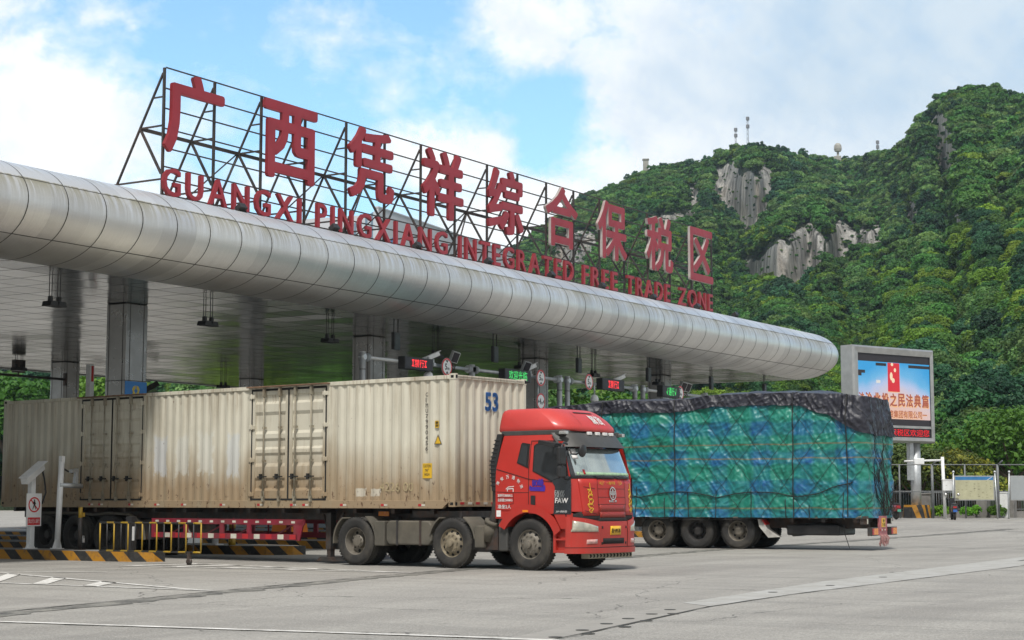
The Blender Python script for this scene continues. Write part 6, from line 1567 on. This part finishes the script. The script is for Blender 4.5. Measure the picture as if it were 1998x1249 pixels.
# scooters seen from behind
M_SCB = mat('black scooter plastic', (.02, .02, .022), .3, var=.2, coat=.5); M_SCR2 = mat('dark red scooter plastic', (.16, .015, .015), .3, var=.2, coat=.5); M_PLB = mat('blue plate', (.03, .12, .42), .4, var=.1); M_PLG = mat('green plate', (.08, .36, .25), .4, var=.1)
def scooter(px, D, label, body, plate, yaw):
    p = PXD(px, D); t = thing('motor_scooter', label, 'scooter', (*p, ground_z(*p)), FACE + R(yaw), 'scooters parked by the fence')
    for y, nm in ((.0, 'wheel'), (1.22, 'wheel')):
        b = MB(); b.lathe([(.12, -.05), (.22, -.055), (.25, 0), (.22, .055), (.12, .05), (0, .04)], 20, Matrix.Translation((0, y, .25))); b.lathe([(0, -.04), (.12, -.05)], 20, Matrix.Translation((0, y, .25))); b.build(nm, M_RUBBER, t)
    b = MB(); b.prism([(-.13, .42), (.13, .42), (.15, .62), (.11, .74), (-.11, .74), (-.15, .62)], -.22, .55); b.box(-.15, .15, .5, 1.0, .28, .36); b.prism([(-.15, .3), (.15, .3), (.13, .95), (-.13, .95)], 1.0, 1.1); b.tube((0, 1.02, .9), (0, 1.2, .28), .035, 8); b.build('body', body, t, .03)
    b = MB(); b.prism([(-.12, .74), (.12, .74), (.10, .84), (-.10, .84)], -.22, .6); b.build('seat', M_BLACK, t, .03)
    b = MB(); b.tube((-.33, .95, 1.05), (.33, .95, 1.05), .022, 8); b.box(-.1, .1, .92, 1.08, .92, 1.1); b.build('handlebar', M_BLACK, t)
    for s_ in (-1, 1):
        b = MB(); b.tube((s_ * .22, .95, 1.05), (s_ * .3, .92, 1.24), .01, 5); b.lathe([(0, -.012), (.075, -.012), (.075, .012), (0, .012)], 14, Matrix.Translation((s_ * .31, .9, 1.27)) @ Matrix.Rotation(R(90), 4, 'Z')); b.build('mirror', M_CHROME, t)
    b = MB(); b.box(-.10, .10, -.30, -.285, .40, .52); b.build('number_plate', plate, t)
    b = MB(); b.box(-.09, .09, -.245, -.22, .60, .68); b.build('tail_light', M_REFR, t)
    return t
scooter(1748, 87.5, 'dark red scooter with a green plate, half behind the tail of the tarpaulin load', M_SCR2, M_PLG, 20); scooter(1862, 86.5, 'black scooter with a blue plate parked by the white camera pole', M_SCB, M_PLB, -8)
simple('paving_block', 'low dark concrete wheel stop at the tail of the tarpaulin truck', 'kerb block', (*PXD(1722, 84), ground_z(*PXD(1722, 84))), lambda b: b.box(-.9, .9, -.2, .2, 0, .22), M_STONE, .02)
# ------------------------------------------------------------------ building behind the sign
M_BWALL = mat('white building cladding', (.55, .56, .60), .55, var=.06, scale=.1, dirt=(.36, .37, .40), dirt_amt=.4, dscale=.15); M_BLUEW = mat('blue wall lettering', (.10, .25, .55), .6, var=.1)
def corrb():
    m, q, b = new_mat('blue grey corrugated cladding'); tc = q.n('ShaderNodeTexCoord').outputs['Object']; x, y, z = q.sep(tc)
    f = q.math('LESS_THAN', q.math('FRACT', q.math('MULTIPLY', y, 1.6)), .45); q.t.links.new(q.mix(f, (.50, .55, .60), (.16, .24, .32)), b.inputs['Base Color']); b.inputs['Roughness'].default_value = .5; return m
bd = thing('warehouse_building', 'tall pale warehouse with blue wall lettering, seen through the rooftop letters', 'building', (136.94, 101.61, 0), R(9.5))
b = MB(); b.box(0, 35, .3, 14, 0, 30.0); b.build('hall', M_BWALL, bd)
b = MB(); b.box(-.2, 35.2, .0, .3, 0, 30.6); b.box(-.25, 35.25, -.05, .35, 30.6, 30.75)
L1 = [('北', 11.2), ('京', 13.3), ('华', 15.6), ('南', 17.7), ('西', 21.2), ('南', 23.2), ('专', 27.0), ('越', 30.4), ('南', 32.2)]
for ch, x in L1: b.text(ch, Matrix.Translation((x, -.02, 26.5)) @ TM, 1.6, 1.6, 1, .02)
for ch, x in [('往', 16.0), ('返', 18.2), ('上', 21.8), ('海', 24.0), ('直', 28.5), ('达', 30.8)]: b.text(ch, Matrix.Translation((x, -.02, 23.6)) @ TM, 1.6, 1.6, 1, .02)
b.text('S', Matrix.Translation((2.5, -.02, 25.5)) @ TM, 1.8, 2.6, 1, -.02); b.text('联系电话', Matrix.Translation((9.0, -.02, 22.0)) @ TM, 5, .9, 1, .0)
b.build('front_wall', [M_BWALL, M_BLUEW], bd)
b = MB(); b.add([(-.1, .3, 0), (-.1, 9.0, 0), (-.1, 9.0, 26.2), (-.1, .3, 30.4), (-.02, .3, 0), (-.02, 9, 0), (-.02, 9, 26.2), (-.02, .3, 30.4)], [(0, 3, 2, 1), (4, 5, 6, 7), (2, 3, 7, 6), (1, 2, 6, 5)]); b.build('side_wall', corrb(), bd)

# ------------------------------------------------------------------ trees
def leaf_mat(name, dark, light, var=.35, trans=.25):
    m, q, b = new_mat(name); tc = q.n('ShaderNodeTexCoord').outputs['Object']; oi = q.n('ShaderNodeObjectInfo').outputs['Random']
    gi = q.n('ShaderNodeNewGeometry').outputs['Random Per Island']
    f = q.math('ADD', q.math('MULTIPLY', oi, .55), q.math('MULTIPLY', gi, .45)); c = q.mix(f, dark, light)
    hue = q.n('ShaderNodeHueSaturation', ins={'Hue': q.math('ADD', .485, q.math('MULTIPLY', q.math('FRACT', q.math('MULTIPLY', oi, 7.3)), .035)), 'Saturation': 1.0, 'Value': q.math('ADD', .55, q.math('MULTIPLY', q.math('FRACT', q.math('MULTIPLY', oi, 13.7)), .95)), 'Color': c}).outputs[0]
    q.t.links.new(hue, b.inputs['Base Color']); b.inputs['Roughness'].default_value = .55; b.inputs['Specular IOR Level'].default_value = .25
    tr = q.n('ShaderNodeBsdfTranslucent'); q.t.links.new(hue, tr.inputs[0]); ms = q.n('ShaderNodeMixShader'); ms.inputs[0].default_value = trans
    q.t.links.new(b.outputs[0], ms.inputs[1]); q.t.links.new(tr.outputs[0], ms.inputs[2]); q.t.links.new(ms.outputs[0], q.t.nodes['Material Output'].inputs[0])
    return m
M_LEAF = leaf_mat('forest leaves', (.014, .072, .018), (.095, .22, .038)); M_LEAFN = leaf_mat('near tree leaves', (.022, .080, .008), (.10, .21, .022)); M_LEAFY = leaf_mat('yellow flowering leaves', (.07, .10, .012), (.30, .28, .03)); M_LEAFO = leaf_mat('olive leaves', (.045, .075, .015), (.13, .16, .035)); M_HEDGE = leaf_mat('bright hedge leaves', (.05, .14, .01), (.14, .30, .02))
M_BARK = mat('grey brown bark', (.09, .07, .05), .9, var=.3, scale=4, bump=.4)
def crown_mesh(name, seed, R_, Hc, lobes, per, leaf, mats, squash=.8, base=.0, mi=None):
    """leaf sprays on many small clumps spread through an uneven crown"""
    r = np.random.default_rng(seed); V = []; F = []; MI = []
    for k in range(lobes):
        th = r.uniform(0, 2 * PI); ph = math.acos(r.uniform(-.75, 1)); rad = r.uniform(.30, .74)
        c = np.array([R_ * rad * math.sin(ph) * math.cos(th), R_ * rad * math.sin(ph) * math.sin(th), base + Hc * (.5 + .5 * rad * math.cos(ph))]); lr = R_ * r.uniform(.18, .36)
        n = int(per * (lr / (R_ * .29)) ** 2); mm = 0 if mi is None else int(r.random() < mi)
        d = r.normal(size=(n, 3)); d /= np.linalg.norm(d, axis=1)[:, None]; d[:, 2] = np.where(d[:, 2] < -.35, -d[:, 2], d[:, 2])
        p = c + d * lr * np.array([1, 1, squash]) * r.uniform(.75, 1.06, (n, 1))
        nn = d * .9 + r.normal(size=(n, 3)) * .55 + np.array([0, 0, .35]); nn /= np.linalg.norm(nn, axis=1)[:, None]
        a = np.cross(nn, r.normal(size=(n, 3))); a /= np.linalg.norm(a, axis=1)[:, None]; b_ = np.cross(nn, a)
        s_ = leaf * r.uniform(.55, 1.25, (n, 1)); w_ = s_ * r.uniform(.45, .8, (n, 1))
        q0 = p - a * s_; q1 = p - b_ * w_ - nn * s_ * .12; q2 = p + a * s_; q3 = p + b_ * w_ - nn * s_ * .12
        i0 = len(V); V.extend(np.stack([q0, q1, q2, q3], 1).reshape(-1, 3).tolist()); F.extend([(i0 + 4 * j, i0 + 4 * j + 1, i0 + 4 * j + 2, i0 + 4 * j + 3) for j in range(n)]); MI += [mm] * n
    me = bpy.data.meshes.new(name); me.from_pydata(V, [], F)
    for m in mats: me.materials.append(m)
    me.polygons.foreach_set('material_index', MI); me.update(); return me
def trunk_mb(h, r0, limbs, seed, R_, z1):
    b = MB(); rr_ = random.Random(seed); P = [(0, 0, 0)]
    for k in range(1, 6): P.append((rr_.uniform(-.1, .1) * k * .5, rr_.uniform(-.1, .1) * k * .5, h * k / 5))
    for i in range(5): b.tube(P[i], P[i + 1], r0 * (1 - .13 * i), 9, 0, r0 * (1 - .13 * (i + 1)), False)
    for k in range(limbs):
        a = 2 * PI * k / limbs + rr_.uniform(-.4, .4); p = Vector(P[3 + k % 3]); q_ = p + Vector((math.cos(a) * R_ * .6, math.sin(a) * R_ * .6, (z1 - h) * rr_.uniform(.3, .7) + .4)); md = (p + q_) / 2 + Vector((0, 0, .25)); b.tube(p, md, r0 * .4, 6, 0, r0 * .28, False); b.tube(md, q_, r0 * .28, 6, 0, r0 * .1, False)
    return b
def make_tree(name, label, loc, R_, Hc, h, seed, mats, lobes=34, per=120, leaf=.17, group='trees beyond the fence', mi=None):
    t = thing(name, label, 'tree', loc, seed * 1.3, group); trunk_mb(h, .16 + R_ * .03, 7, seed, R_, h + Hc).build('trunk', M_BARK, t)
    me = crown_mesh('crown', seed, R_, Hc, lobes, per, leaf, mats, .8, h - Hc * .12, mi); o = bpy.data.objects.new('crown', me); COL.objects.link(o); o.parent = t; return t
def tl(px, D): x, y = PXD(px, D); return (x, y, ground_z(x, y))
make_tree('leafy_tree', 'large bright green leafy tree at the right edge beyond the fence', tl(1985, 104), 4.8, 5.2, 1.9, 3, [M_LEAFN], 60, 150, .17)
make_tree('leafy_tree', 'dark green leafy tree between the grey notice board and the yellow tree', tl(1925, 112), 3.8, 4.6, 1.4, 4, [M_LEAFN], 44, 130, .17)
make_tree('flowering_tree', 'small tree with yellow flower clusters above the white camera pole', tl(1868, 101), 2.9, 3.6, .9, 5, [M_LEAFO, M_LEAFY], 40, 100, .12, mi=.4)
make_tree('flowering_tree', 'low yellow flowering tree just behind the fence over the notice board', tl(1908, 98), 2.4, 2.6, .6, 6, [M_LEAFO, M_LEAFY], 30, 90, .12, mi=.35)
make_tree('olive_tree', 'olive green tree behind the billboard pole', tl(1790, 102), 2.8, 3.6, 1.3, 7, [M_LEAFO], 40, 120, .13)
make_tree('olive_tree', 'olive green tree right of the billboard pole above the fence', tl(1836, 106), 2.6, 3.4, 1.2, 8, [M_LEAFO], 36, 120, .13)
make_tree('olive_tree', 'olive green tree at the tail of the tarpaulin load', tl(1742, 104), 2.7, 3.7, 1.2, 9, [M_LEAFO], 36, 120, .13)
tC = make_tree('leafy_tree', 'green leafy tree under the canopy gap right of the twin gantry posts', tl(1190, 118), 4.2, 6.5, 3.0, 10, [M_LEAFN], 50, 120, .22, 'trees behind the toll station')
kk = 0
for px, D, s_, l in [(1120, 122, 1.0, 'green leafy tree behind the round 4 m width sign'), (1255, 125, 1.05, 'green leafy tree behind the canopy, seen left of the last canopy column'), (1345, 120, .95, 'leafy tree behind the canopy right of the last canopy column'), (20, 168, 1.6, 'bright leafy tree beyond the canopy at the left photo edge'), (95, 175, 1.5, 'leafy tree beyond the canopy left of the far column'), (180, 170, 1.6, 'leafy tree seen between the two left canopy columns'), (340, 172, 1.4, 'leafy tree hidden low beyond the canopy above the container'), (1430, 124, .9, 'leafy tree behind the tarpaulin load under the canopy end')]:
    kk += 1; c = dup(tC, tl(px, D), kk * 1.1, l); c.scale = (s_, s_, s_)
for px, D, l in [(1835, 93.6, 'bright trimmed hedge bush right of the billboard plinth'), (1893, 93.6, 'bright trimmed hedge bush below the yellow notice board'), (1948, 93.6, 'bright trimmed hedge bush right of the yellow notice board')]:
    me = crown_mesh('hedge_bush', int(px), .75, .65, 26, 90, .06, [M_HEDGE]); o = bpy.data.objects.new('hedge_bush', me); COL.objects.link(o); o.location = tl(px, D); o.scale = (1.15, 1.0, 1.0); tag(o, l, 'bush', 'trimmed bushes behind the fence')
# ------------------------------------------------------------------ wooded limestone mountain
RIDGE = [(-900, 640), (-300, 690), (100, 700), (400, 650), (700, 600), (900, 545), (1010, 501), (1060, 461), (1120, 411), (1185, 381), (1230, 359), (1262, 342), (1300, 332), (1360, 329), (1400, 314), (1440, 299), (1480, 292), (1530, 306), (1580, 317), (1640, 320), (1700, 318), (1745, 310), (1790, 276), (1820, 239), (1850, 202), (1890, 184), (1930, 180), (1975, 186), (2040, 204), (2150, 254), (2400, 336), (2900, 426)]
RDIST = [(-900, 520), (400, 560), (1000, 640), (1300, 720), (1480, 640), (1640, 760), (1760, 640), (1900, 520), (2150, 500), (2900, 500)]
RBASE = [(-900, 175), (330, 172), (425, 101), (1030, 101), (1110, 150), (1300, 150), (1600, 140), (1800, 132), (1950, 126), (2900, 126)]
CLIFF = [(1428, 362, 24, 40), (1468, 385, 26, 50), (1500, 368, 13, 42), (1490, 527, 30, 18), (1535, 512, 36, 34), (1580, 482, 28, 40), (1648, 472, 22, 30), (1692, 462, 36, 17), (1858, 292, 18, 46), (1846, 240, 20, 18), (1791, 420, 14, 26), (1884, 422, 8, 22), (1966, 372, 12, 30), (1986, 420, 10, 18), (1130, 478, 24, 30), (1098, 505, 22, 28), (1186, 450, 14, 26), (1361, 378, 9, 24), (1325, 420, 26, 12), (1905, 480, 9, 20)]
def interp(T, x): return np.interp(x, [a for a, _ in T], [c for _, c in T])
def vnoise(x, y, seed):
    """value noise on arrays"""
    r = np.random.default_rng(seed); G = r.random((64, 64)); xi = np.floor(x).astype(int); yi = np.floor(y).astype(int); fx = x - xi; fy = y - yi; fx = fx * fx * (3 - 2 * fx); fy = fy * fy * (3 - 2 * fy)
    g = lambda a, c: G[a % 64, c % 64]
    return (g(xi, yi) * (1 - fx) + g(xi + 1, yi) * fx) * (1 - fy) + (g(xi, yi + 1) * (1 - fx) + g(xi + 1, yi + 1) * fx) * fy
def fbm(x, y, seed, o=4):
    s_ = 0; a = .5
    for k in range(o): s_ = s_ + a * vnoise(x * 2 ** k + 7 * k, y * 2 ** k + 3 * k, seed + k); a *= .5
    return s_
bear = np.arange(-600, 2560, 5.0); NU = len(bear); NVv = 150
tv = np.linspace(0, 1, NVv); X_, T_ = np.meshgrid(bear, tv, indexing='ij')
yr = interp(RIDGE, bear)[:, None]; Yp = 977 + 2 - (979 - yr) * T_
def rockmask(x, y):
    m = np.zeros_like(x); wx = x + 26 * (fbm(x / 22, y / 22, 50) - .47); wy = y + 46 * (fbm(x / 13, y / 34, 60) - .47)
    for cx, cy, rx, ry in CLIFF: m = np.maximum(m, 1.34 - np.sqrt(((wx - cx) / rx) ** 2 + ((wy - cy) / ry) ** 2))
    return np.clip(m * 4, 0, 1)
RM = rockmask(X_, Yp)
wgt = np.exp(1.6 * (fbm(X_ / 90, Yp / 60, 5) - .47) * 2) * (.55 + T_ * .9); wgt = np.where(RM > .5, wgt * .10, wgt)
cs = np.cumsum(wgt, 1); cs = (cs - cs[:, :1]) / (cs[:, -1:] - cs[:, :1])
# smooth sideways so that neighbouring columns agree
for _ in range(3): cs[1:-1] = (cs[:-2] + 2 * cs[1:-1] + cs[2:]) / 4
r0 = interp(RBASE, bear)[:, None]; r1 = interp(RDIST, bear)[:, None]
RR = r0 + (r1 - r0) * cs; RR *= 1 + .10 * (fbm(X_ / 130, Yp / 300, 9) - .47) * np.minimum(1, T_ * 4) * (1 - T_ * .5)
RR += RM * (9 * (fbm(X_ / 17, Yp / 260, 91) - .47) + 4 * (fbm(X_ / 8, Yp / 90, 92) - .47))
AZ = R(32.1) - np.arctan((X_ - 999) / 3350); ELt = (977 - Yp) / 3350 / np.sqrt(1 + ((X_ - 999) / 3350) ** 2)
DD = RR
Zm = 1.42 + DD * ELt; Zm[:, 0] = .2
PXm = DD * np.cos(AZ); PYm = DD * np.sin(AZ)
# a back slope behind the ridge
bk = [(1.05, .88), (1.14, .6), (1.3, .2), (1.45, -.02)]
PXf = np.concatenate([PXm] + [PXm[:, -1:] * k for k, _ in bk], 1); PYf = np.concatenate([PYm] + [PYm[:, -1:] * k for k, _ in bk], 1); Zf = np.concatenate([Zm] + [Zm[:, -1:] * k for _, k in bk], 1); RMf = np.concatenate([RM] + [np.zeros((NU, 1))] * 4, 1)
nv = Zf.shape[1]; co_ = np.stack([PXf, PYf, Zf], -1).reshape(-1, 3)
I, J = np.meshgrid(np.arange(NU - 1), np.arange(nv - 1), indexing='ij'); a = (I * nv + J).ravel()
fc = np.stack([a, a + nv, a + nv + 1, a + 1], 1)
me = bpy.data.meshes.new('mountain'); me.from_pydata(co_.tolist(), [], fc.tolist()); me.polygons.foreach_set('use_smooth', [True] * len(me.polygons))
at_ = me.attributes.new('rock', 'FLOAT', 'POINT'); at_.data.foreach_set('value', RMf.ravel().astype(np.float32))
def mountain_mat():
    m, q, b = new_mat('limestone and undergrowth'); tc = q.n('ShaderNodeTexCoord').outputs['Object']
    rk = q.n('ShaderNodeAttribute', attribute_name='rock').outputs['Fac']
    st = q.noise(q.map(tc, sc=(.30, .30, .025)), 1.0, 8, .68); bl = q.noise(tc, .045, 6, .62); cr = q.noise(q.map(tc, sc=(1, 1, .35)), .25, 8, .7)
    c = q.mix(q.ramp(st, [(.36, 0), (.60, 1)]), (.17, .17, .165), (.56, .545, .515))
    c = q.mix(q.math('MULTIPLY', q.ramp(bl, [(.50, 0), (.66, 1)]), .45), c, (.36, .29, .20))
    c = q.mix(q.math('MULTIPLY', q.ramp(cr, [(.36, 1), (.46, 0)]), .8), c, (.035, .037, .032))
    gr = q.mix(q.noise(tc, .2, 5, .6), (.010, .022, .008), (.028, .050, .014))
    q.t.links.new(q.mix(q.ramp(rk, [(.35, 0), (.6, 1)]), gr, c), b.inputs['Base Color']); b.inputs['Roughness'].default_value = .9
    q.t.links.new(q.n('ShaderNodeBump', ins={'Height': q.math('ADD', q.math('MULTIPLY', st, 3.0), q.math('MULTIPLY', cr, 2.0)), 'Strength': 1.0, 'Distance': 1.0}).outputs[0], b.inputs['Normal'])
    return m
me.materials.append(mountain_mat()); me.update()
mo = bpy.data.objects.new('mountain', me); COL.objects.link(mo); mo['kind'] = 'structure'
# ------------------------------------------------------------------ forest on the slopes (one mass)
def scatter(n, x0, x1, ylo, yhi):
    px = rng.uniform(x0, x1, n); yr_ = interp(RIDGE, px); py = yhi - (yhi - np.maximum(yr_, ylo)) * rng.random(n) ** .9; return px, py
def locate(px, py):
    ui = np.clip((px - bear[0]) / 5.0, 0, NU - 1.01); yr_ = interp(RIDGE, px); t = np.clip((979 - py) / (979 - yr_), 0, 1); vi = t * (NVv - 1); u0 = ui.astype(int); v0 = np.minimum(vi.astype(int), NVv - 2); fu = ui - u0; fv = vi - v0
    S = lambda A: (A[u0, v0] * (1 - fu) + A[u0 + 1, v0] * fu) * (1 - fv) + (A[u0, v0 + 1] * (1 - fu) + A[u0 + 1, v0 + 1] * fu) * fv
    return S(PXm), S(PYm), S(Zm), S(RM)
PTS = []; SCL = []; IDXS = []; ROT = []
def add_forest(n, x0, x1, ylo, yhi, size):
    px, py = scatter(n, x0, x1, ylo, yhi); x, y, z, rk = locate(px, py); d = np.hypot(x, y)
    _, _, _, rk2 = locate(px, py - 9); _, _, _, rk3 = locate(px, py - 17)
    rk_ = np.maximum(rk, np.maximum(rk2, rk3)); keep = (rk_ < .2) | (rng.random(n) < .10); keep &= d > np.where(px < 380, 165, np.where(px < 1060, 99, 128))
    zone = fbm(px / 120, py / 80, 77)
    s_ = size[0] + (size[1] - size[0]) * rng.random(n) ** 1.6; s_ *= .8 + .5 * zone; s_ = np.where(rk_ > .2, s_ * .35, s_)
    for i in np.nonzero(keep)[0]: PTS.append((x[i], y[i], z[i] - .25 * s_[i])); SCL.append(s_[i]); ROT.append(rng.uniform(0, 6.28)); IDXS.append(int((zone[i] * 9 + rng.random() * 2.2)) % 5 + (5 if d[i] < 360 else 0))
add_forest(19000, 960, 2120, 100, 800, (.36, 1.12))
add_forest(6500, 960, 2120, 560, 975, (.34, 1.05))
add_forest(7000, 960, 2120, 100, 500, (.34, .85))
add_forest(2200, -200, 1040, 560, 975, (.7, 1.4)); add_forest(600, 2120, 2500, 200, 950, (.8, 1.4))
# extra along the ridge so the skyline is made of crowns
px = rng.uniform(1000, 2200, 420); py = interp(RIDGE, px) + rng.uniform(-1, 5, 420); x, y, z, rk = locate(px, py)
for i in range(420): PTS.append((x[i], y[i], z[i] - .8)); SCL.append(rng.uniform(.35, 1.0)); ROT.append(rng.uniform(0, 6.28)); IDXS.append(int(rng.integers(0, 5)))
src = bpy.data.collections.new('forest_trees')
M_LEAF2 = leaf_mat('pale forest leaves', (.055, .13, .032), (.17, .28, .075)); M_LEAF3 = leaf_mat('blue green forest leaves', (.010, .055, .026), (.046, .14, .052)); M_LEAF4 = leaf_mat('yellow green forest leaves', (.06, .135, .010), (.18, .29, .026))
spec = [(31, 3.4, 4.2, 24, 78, .36, M_LEAF, .8), (32, 3.9, 3.6, 26, 76, .34, M_LEAF2, .75), (33, 2.7, 5.8, 22, 76, .34, M_LEAF3, .9), (34, 4.0, 3.2, 26, 74, .33, M_LEAF4, .7), (35, 3.0, 3.9, 20, 78, .36, M_LEAF, .8)]
for sd_, R_, Hc, lb, per, lf, mt, sq in spec:
    me_ = crown_mesh('forest_tree', sd_, R_, Hc, lb, per, lf, [mt, M_BARK], sq, 1.2); o = bpy.data.objects.new('forest_tree_%02d' % sd_, me_); src.objects.link(o)
for sd_, R_, Hc, lb, per, lf, mt, sq in spec:
    me_ = crown_mesh('forest_tree', sd_ + 20, R_, Hc, lb + 12, per * 2, lf * .56, [mt, M_BARK], sq, 1.2); o = bpy.data.objects.new('forest_tree_%02d' % (sd_ + 20), me_); src.objects.link(o)
me = bpy.data.meshes.new('forest'); me.from_pydata(PTS, [], [])
for nm, tp_, dat in (('scl', 'FLOAT', SCL), ('rot', 'FLOAT', ROT), ('idx', 'INT', IDXS)): a_ = me.attributes.new(nm, tp_, 'POINT'); a_.data.foreach_set('value', np.array(dat, dtype=np.int32 if tp_ == 'INT' else np.float32))
fo = bpy.data.objects.new('forest', me); COL.objects.link(fo); fo['kind'] = 'stuff'
ng = bpy.data.node_groups.new('forest', 'GeometryNodeTree'); ng.interface.new_socket('Geometry', in_out='INPUT', socket_type='NodeSocketGeometry'); ng.interface.new_socket('Geometry', in_out='OUTPUT', socket_type='NodeSocketGeometry')
N_ = ng.nodes; L_ = ng.links; gi = N_.new('NodeGroupInput'); go = N_.new('NodeGroupOutput'); ip = N_.new('GeometryNodeInstanceOnPoints'); ci = N_.new('GeometryNodeCollectionInfo')
ci.inputs['Collection'].default_value = src; ci.inputs['Separate Children'].default_value = True; ci.inputs['Reset Children'].default_value = True
def nattr(nm, tp_): a_ = N_.new('GeometryNodeInputNamedAttribute'); a_.data_type = tp_; a_.inputs[0].default_value = nm; return a_.outputs[0]
cx_ = N_.new('ShaderNodeCombineXYZ'); L_.new(nattr('rot', 'FLOAT'), cx_.inputs[2]); e2 = N_.new('FunctionNodeEulerToRotation'); L_.new(cx_.outputs[0], e2.inputs[0])
L_.new(gi.outputs[0], ip.inputs['Points']); L_.new(ci.outputs[0], ip.inputs['Instance']); ip.inputs['Pick Instance'].default_value = True; L_.new(nattr('idx', 'INT'), ip.inputs['Instance Index']); L_.new(e2.outputs[0], ip.inputs['Rotation']); L_.new(nattr('scl', 'FLOAT'), ip.inputs['Scale']); L_.new(ip.outputs[0], go.inputs[0])
md = fo.modifiers.new('forest', 'NODES'); md.node_group = ng
# single trees and structures standing out on the skyline
def ridge_pt(px, dy=0): x, y, z, _ = locate(np.array([float(px)]), np.array([float(interp(RIDGE, px)) + dy])); return float(x[0]), float(y[0]), float(z[0])
def skyline_tree(px, R_, Hc, h, seed, label, m, dy=4):
    p = ridge_pt(px, dy); t = thing('ridge_tree', label, 'tree', p, seed, 'trees standing out on the mountain skyline'); trunk_mb(h, .25, 7, seed, R_, h + Hc).build('trunk', M_BARK, t)
    me_ = crown_mesh('crown', seed, R_, Hc, 20, 34, .42, [m], .6, h); o = bpy.data.objects.new('crown', me_); COL.objects.link(o); o.parent = t
skyline_tree(1300, 3.6, 3.8, 2.0, 41, 'dark round tree on the left shoulder of the skyline', M_LEAF3); skyline_tree(1358, 4.6, 4.8, 1.8, 42, 'broad dark tree on the skyline left of the highest antenna', M_LEAF3); skyline_tree(1440, 3.2, 3.2, 2.8, 43, 'thin airy tree beside the antenna on the rounded summit', M_LEAF2); skyline_tree(1548, 3.0, 3.2, 2.0, 44, 'pale airy tree on the saddle right of the rounded summit', M_LEAF2); skyline_tree(1590, 3.6, 3.0, 1.6, 45, 'dark flat tree on the saddle', M_LEAF3); skyline_tree(1855, 2.6, 2.4, 1.2, 46, 'small round tree on the flank of the high peak', M_LEAF); skyline_tree(1905, 3.8, 3.2, 1.4, 47, 'flat topped tree on the summit of the high peak', M_LEAF); skyline_tree(1720, 2.4, 2.6, 1.5, 48, 'small tree on the saddle below the high peak', M_LEAF4)
M_MAST = mat('grey lattice mast', (.22, .23, .25), .6, .3, var=.1); M_CONCB = mat('weathered concrete', (.32, .31, .28), .8, var=.2, scale=.5)
def mast(px, h, label, r_=.28):
    p = ridge_pt(px, 2); t = thing('antenna_mast', label, 'antenna', p); b = MB()
    for a in range(3): x, y = .45 * math.cos(a * 2.09), .45 * math.sin(a * 2.09); b.tube((x, y, 0), (x * .5, y * .5, h), .07, 5)
    for k in range(8):
        z_ = h * k / 8
        for a in range(3): c, d_ = a * 2.09, (a + 1) * 2.09; b.tube((.42 * math.cos(c), .42 * math.sin(c), z_), (.38 * math.cos(d_), .38 * math.sin(d_), z_ + h / 8), .035, 4)
    b.build('tower', M_MAST, t); b = MB()
    for z_ in (h * .72, h * .93): b.box(-.5, .5, -.5, .5, z_, z_ + 1.3)
    b.build('panel_antenna', M_MAST, t)
mast(1467, 14.5, 'tall antenna mast on the rounded summit'); mast(1443, 11, 'slim antenna mast behind the airy tree on the rounded summit'); mast(1724, 9.0, 'small mast on the saddle below the high peak')
p = ridge_pt(1645, 3); p = (p[0], p[1], p[2] + 4.0); t = thing('lookout_building', 'small round topped lookout on the saddle of the skyline', 'building', p, R(20))
b = MB(); b.tube((0, 0, -5), (0, 0, 3.6), .5, 10); b.build('stem', M_CONCB, t)
b = MB(); b.lathe([(0, 3.2), (1.4, 3.5), (1.7, 4.6), (1.5, 6.2), (.9, 7.0), (0, 7.3)], 12, Matrix.Rotation(R(-90), 4, 'Y'), 0, False); b.build('cabin', M_CONCB, t)
b = MB(); b.box(-7, 8, -1.5, 1.5, -6, .2); b.build('terrace', M_CONCB, t)
p = ridge_pt(1264, 3); p = (p[0], p[1], p[2] + 3.5); t = thing('watch_tower', 'small pale watch tower on a wall at the left end of the skyline', 'tower', p, R(30)); b = MB(); b.box(-1.1, 1.1, -1.1, 1.1, -4, 4.6); b.box(-1.4, 1.4, -1.4, 1.4, 4.6, 5.0); b.build('tower', M_CONCB, t); b = MB(); b.box(-1.5, 9, -.4, .4, -5, 1.6)
for k in range(7): b.box(-1.4 + 1.5 * k, -.7 + 1.5 * k, -.4, .4, 1.6, 2.3)
b.build('parapet', M_CONCB, t)

# ------------------------------------------------------------------ thin summer haze
hz = MB(); hz.box(-2300, 2300, -2300, 2300, -1, 260)
hm = bpy.data.materials.new('haze'); hm.use_nodes = True; ht = hm.node_tree; ht.nodes.remove(ht.nodes['Principled BSDF'])
pv = ht.nodes.new('ShaderNodeVolumePrincipled'); pv.inputs['Color'].default_value = (.70, .88, 1.0, 1); pv.inputs['Density'].default_value = .00013; pv.inputs['Anisotropy'].default_value = .2
ht.links.new(pv.outputs[0], ht.nodes['Material Output'].inputs['Volume'])
ho = hz.build('haze', hm); ho['kind'] = 'stuff'
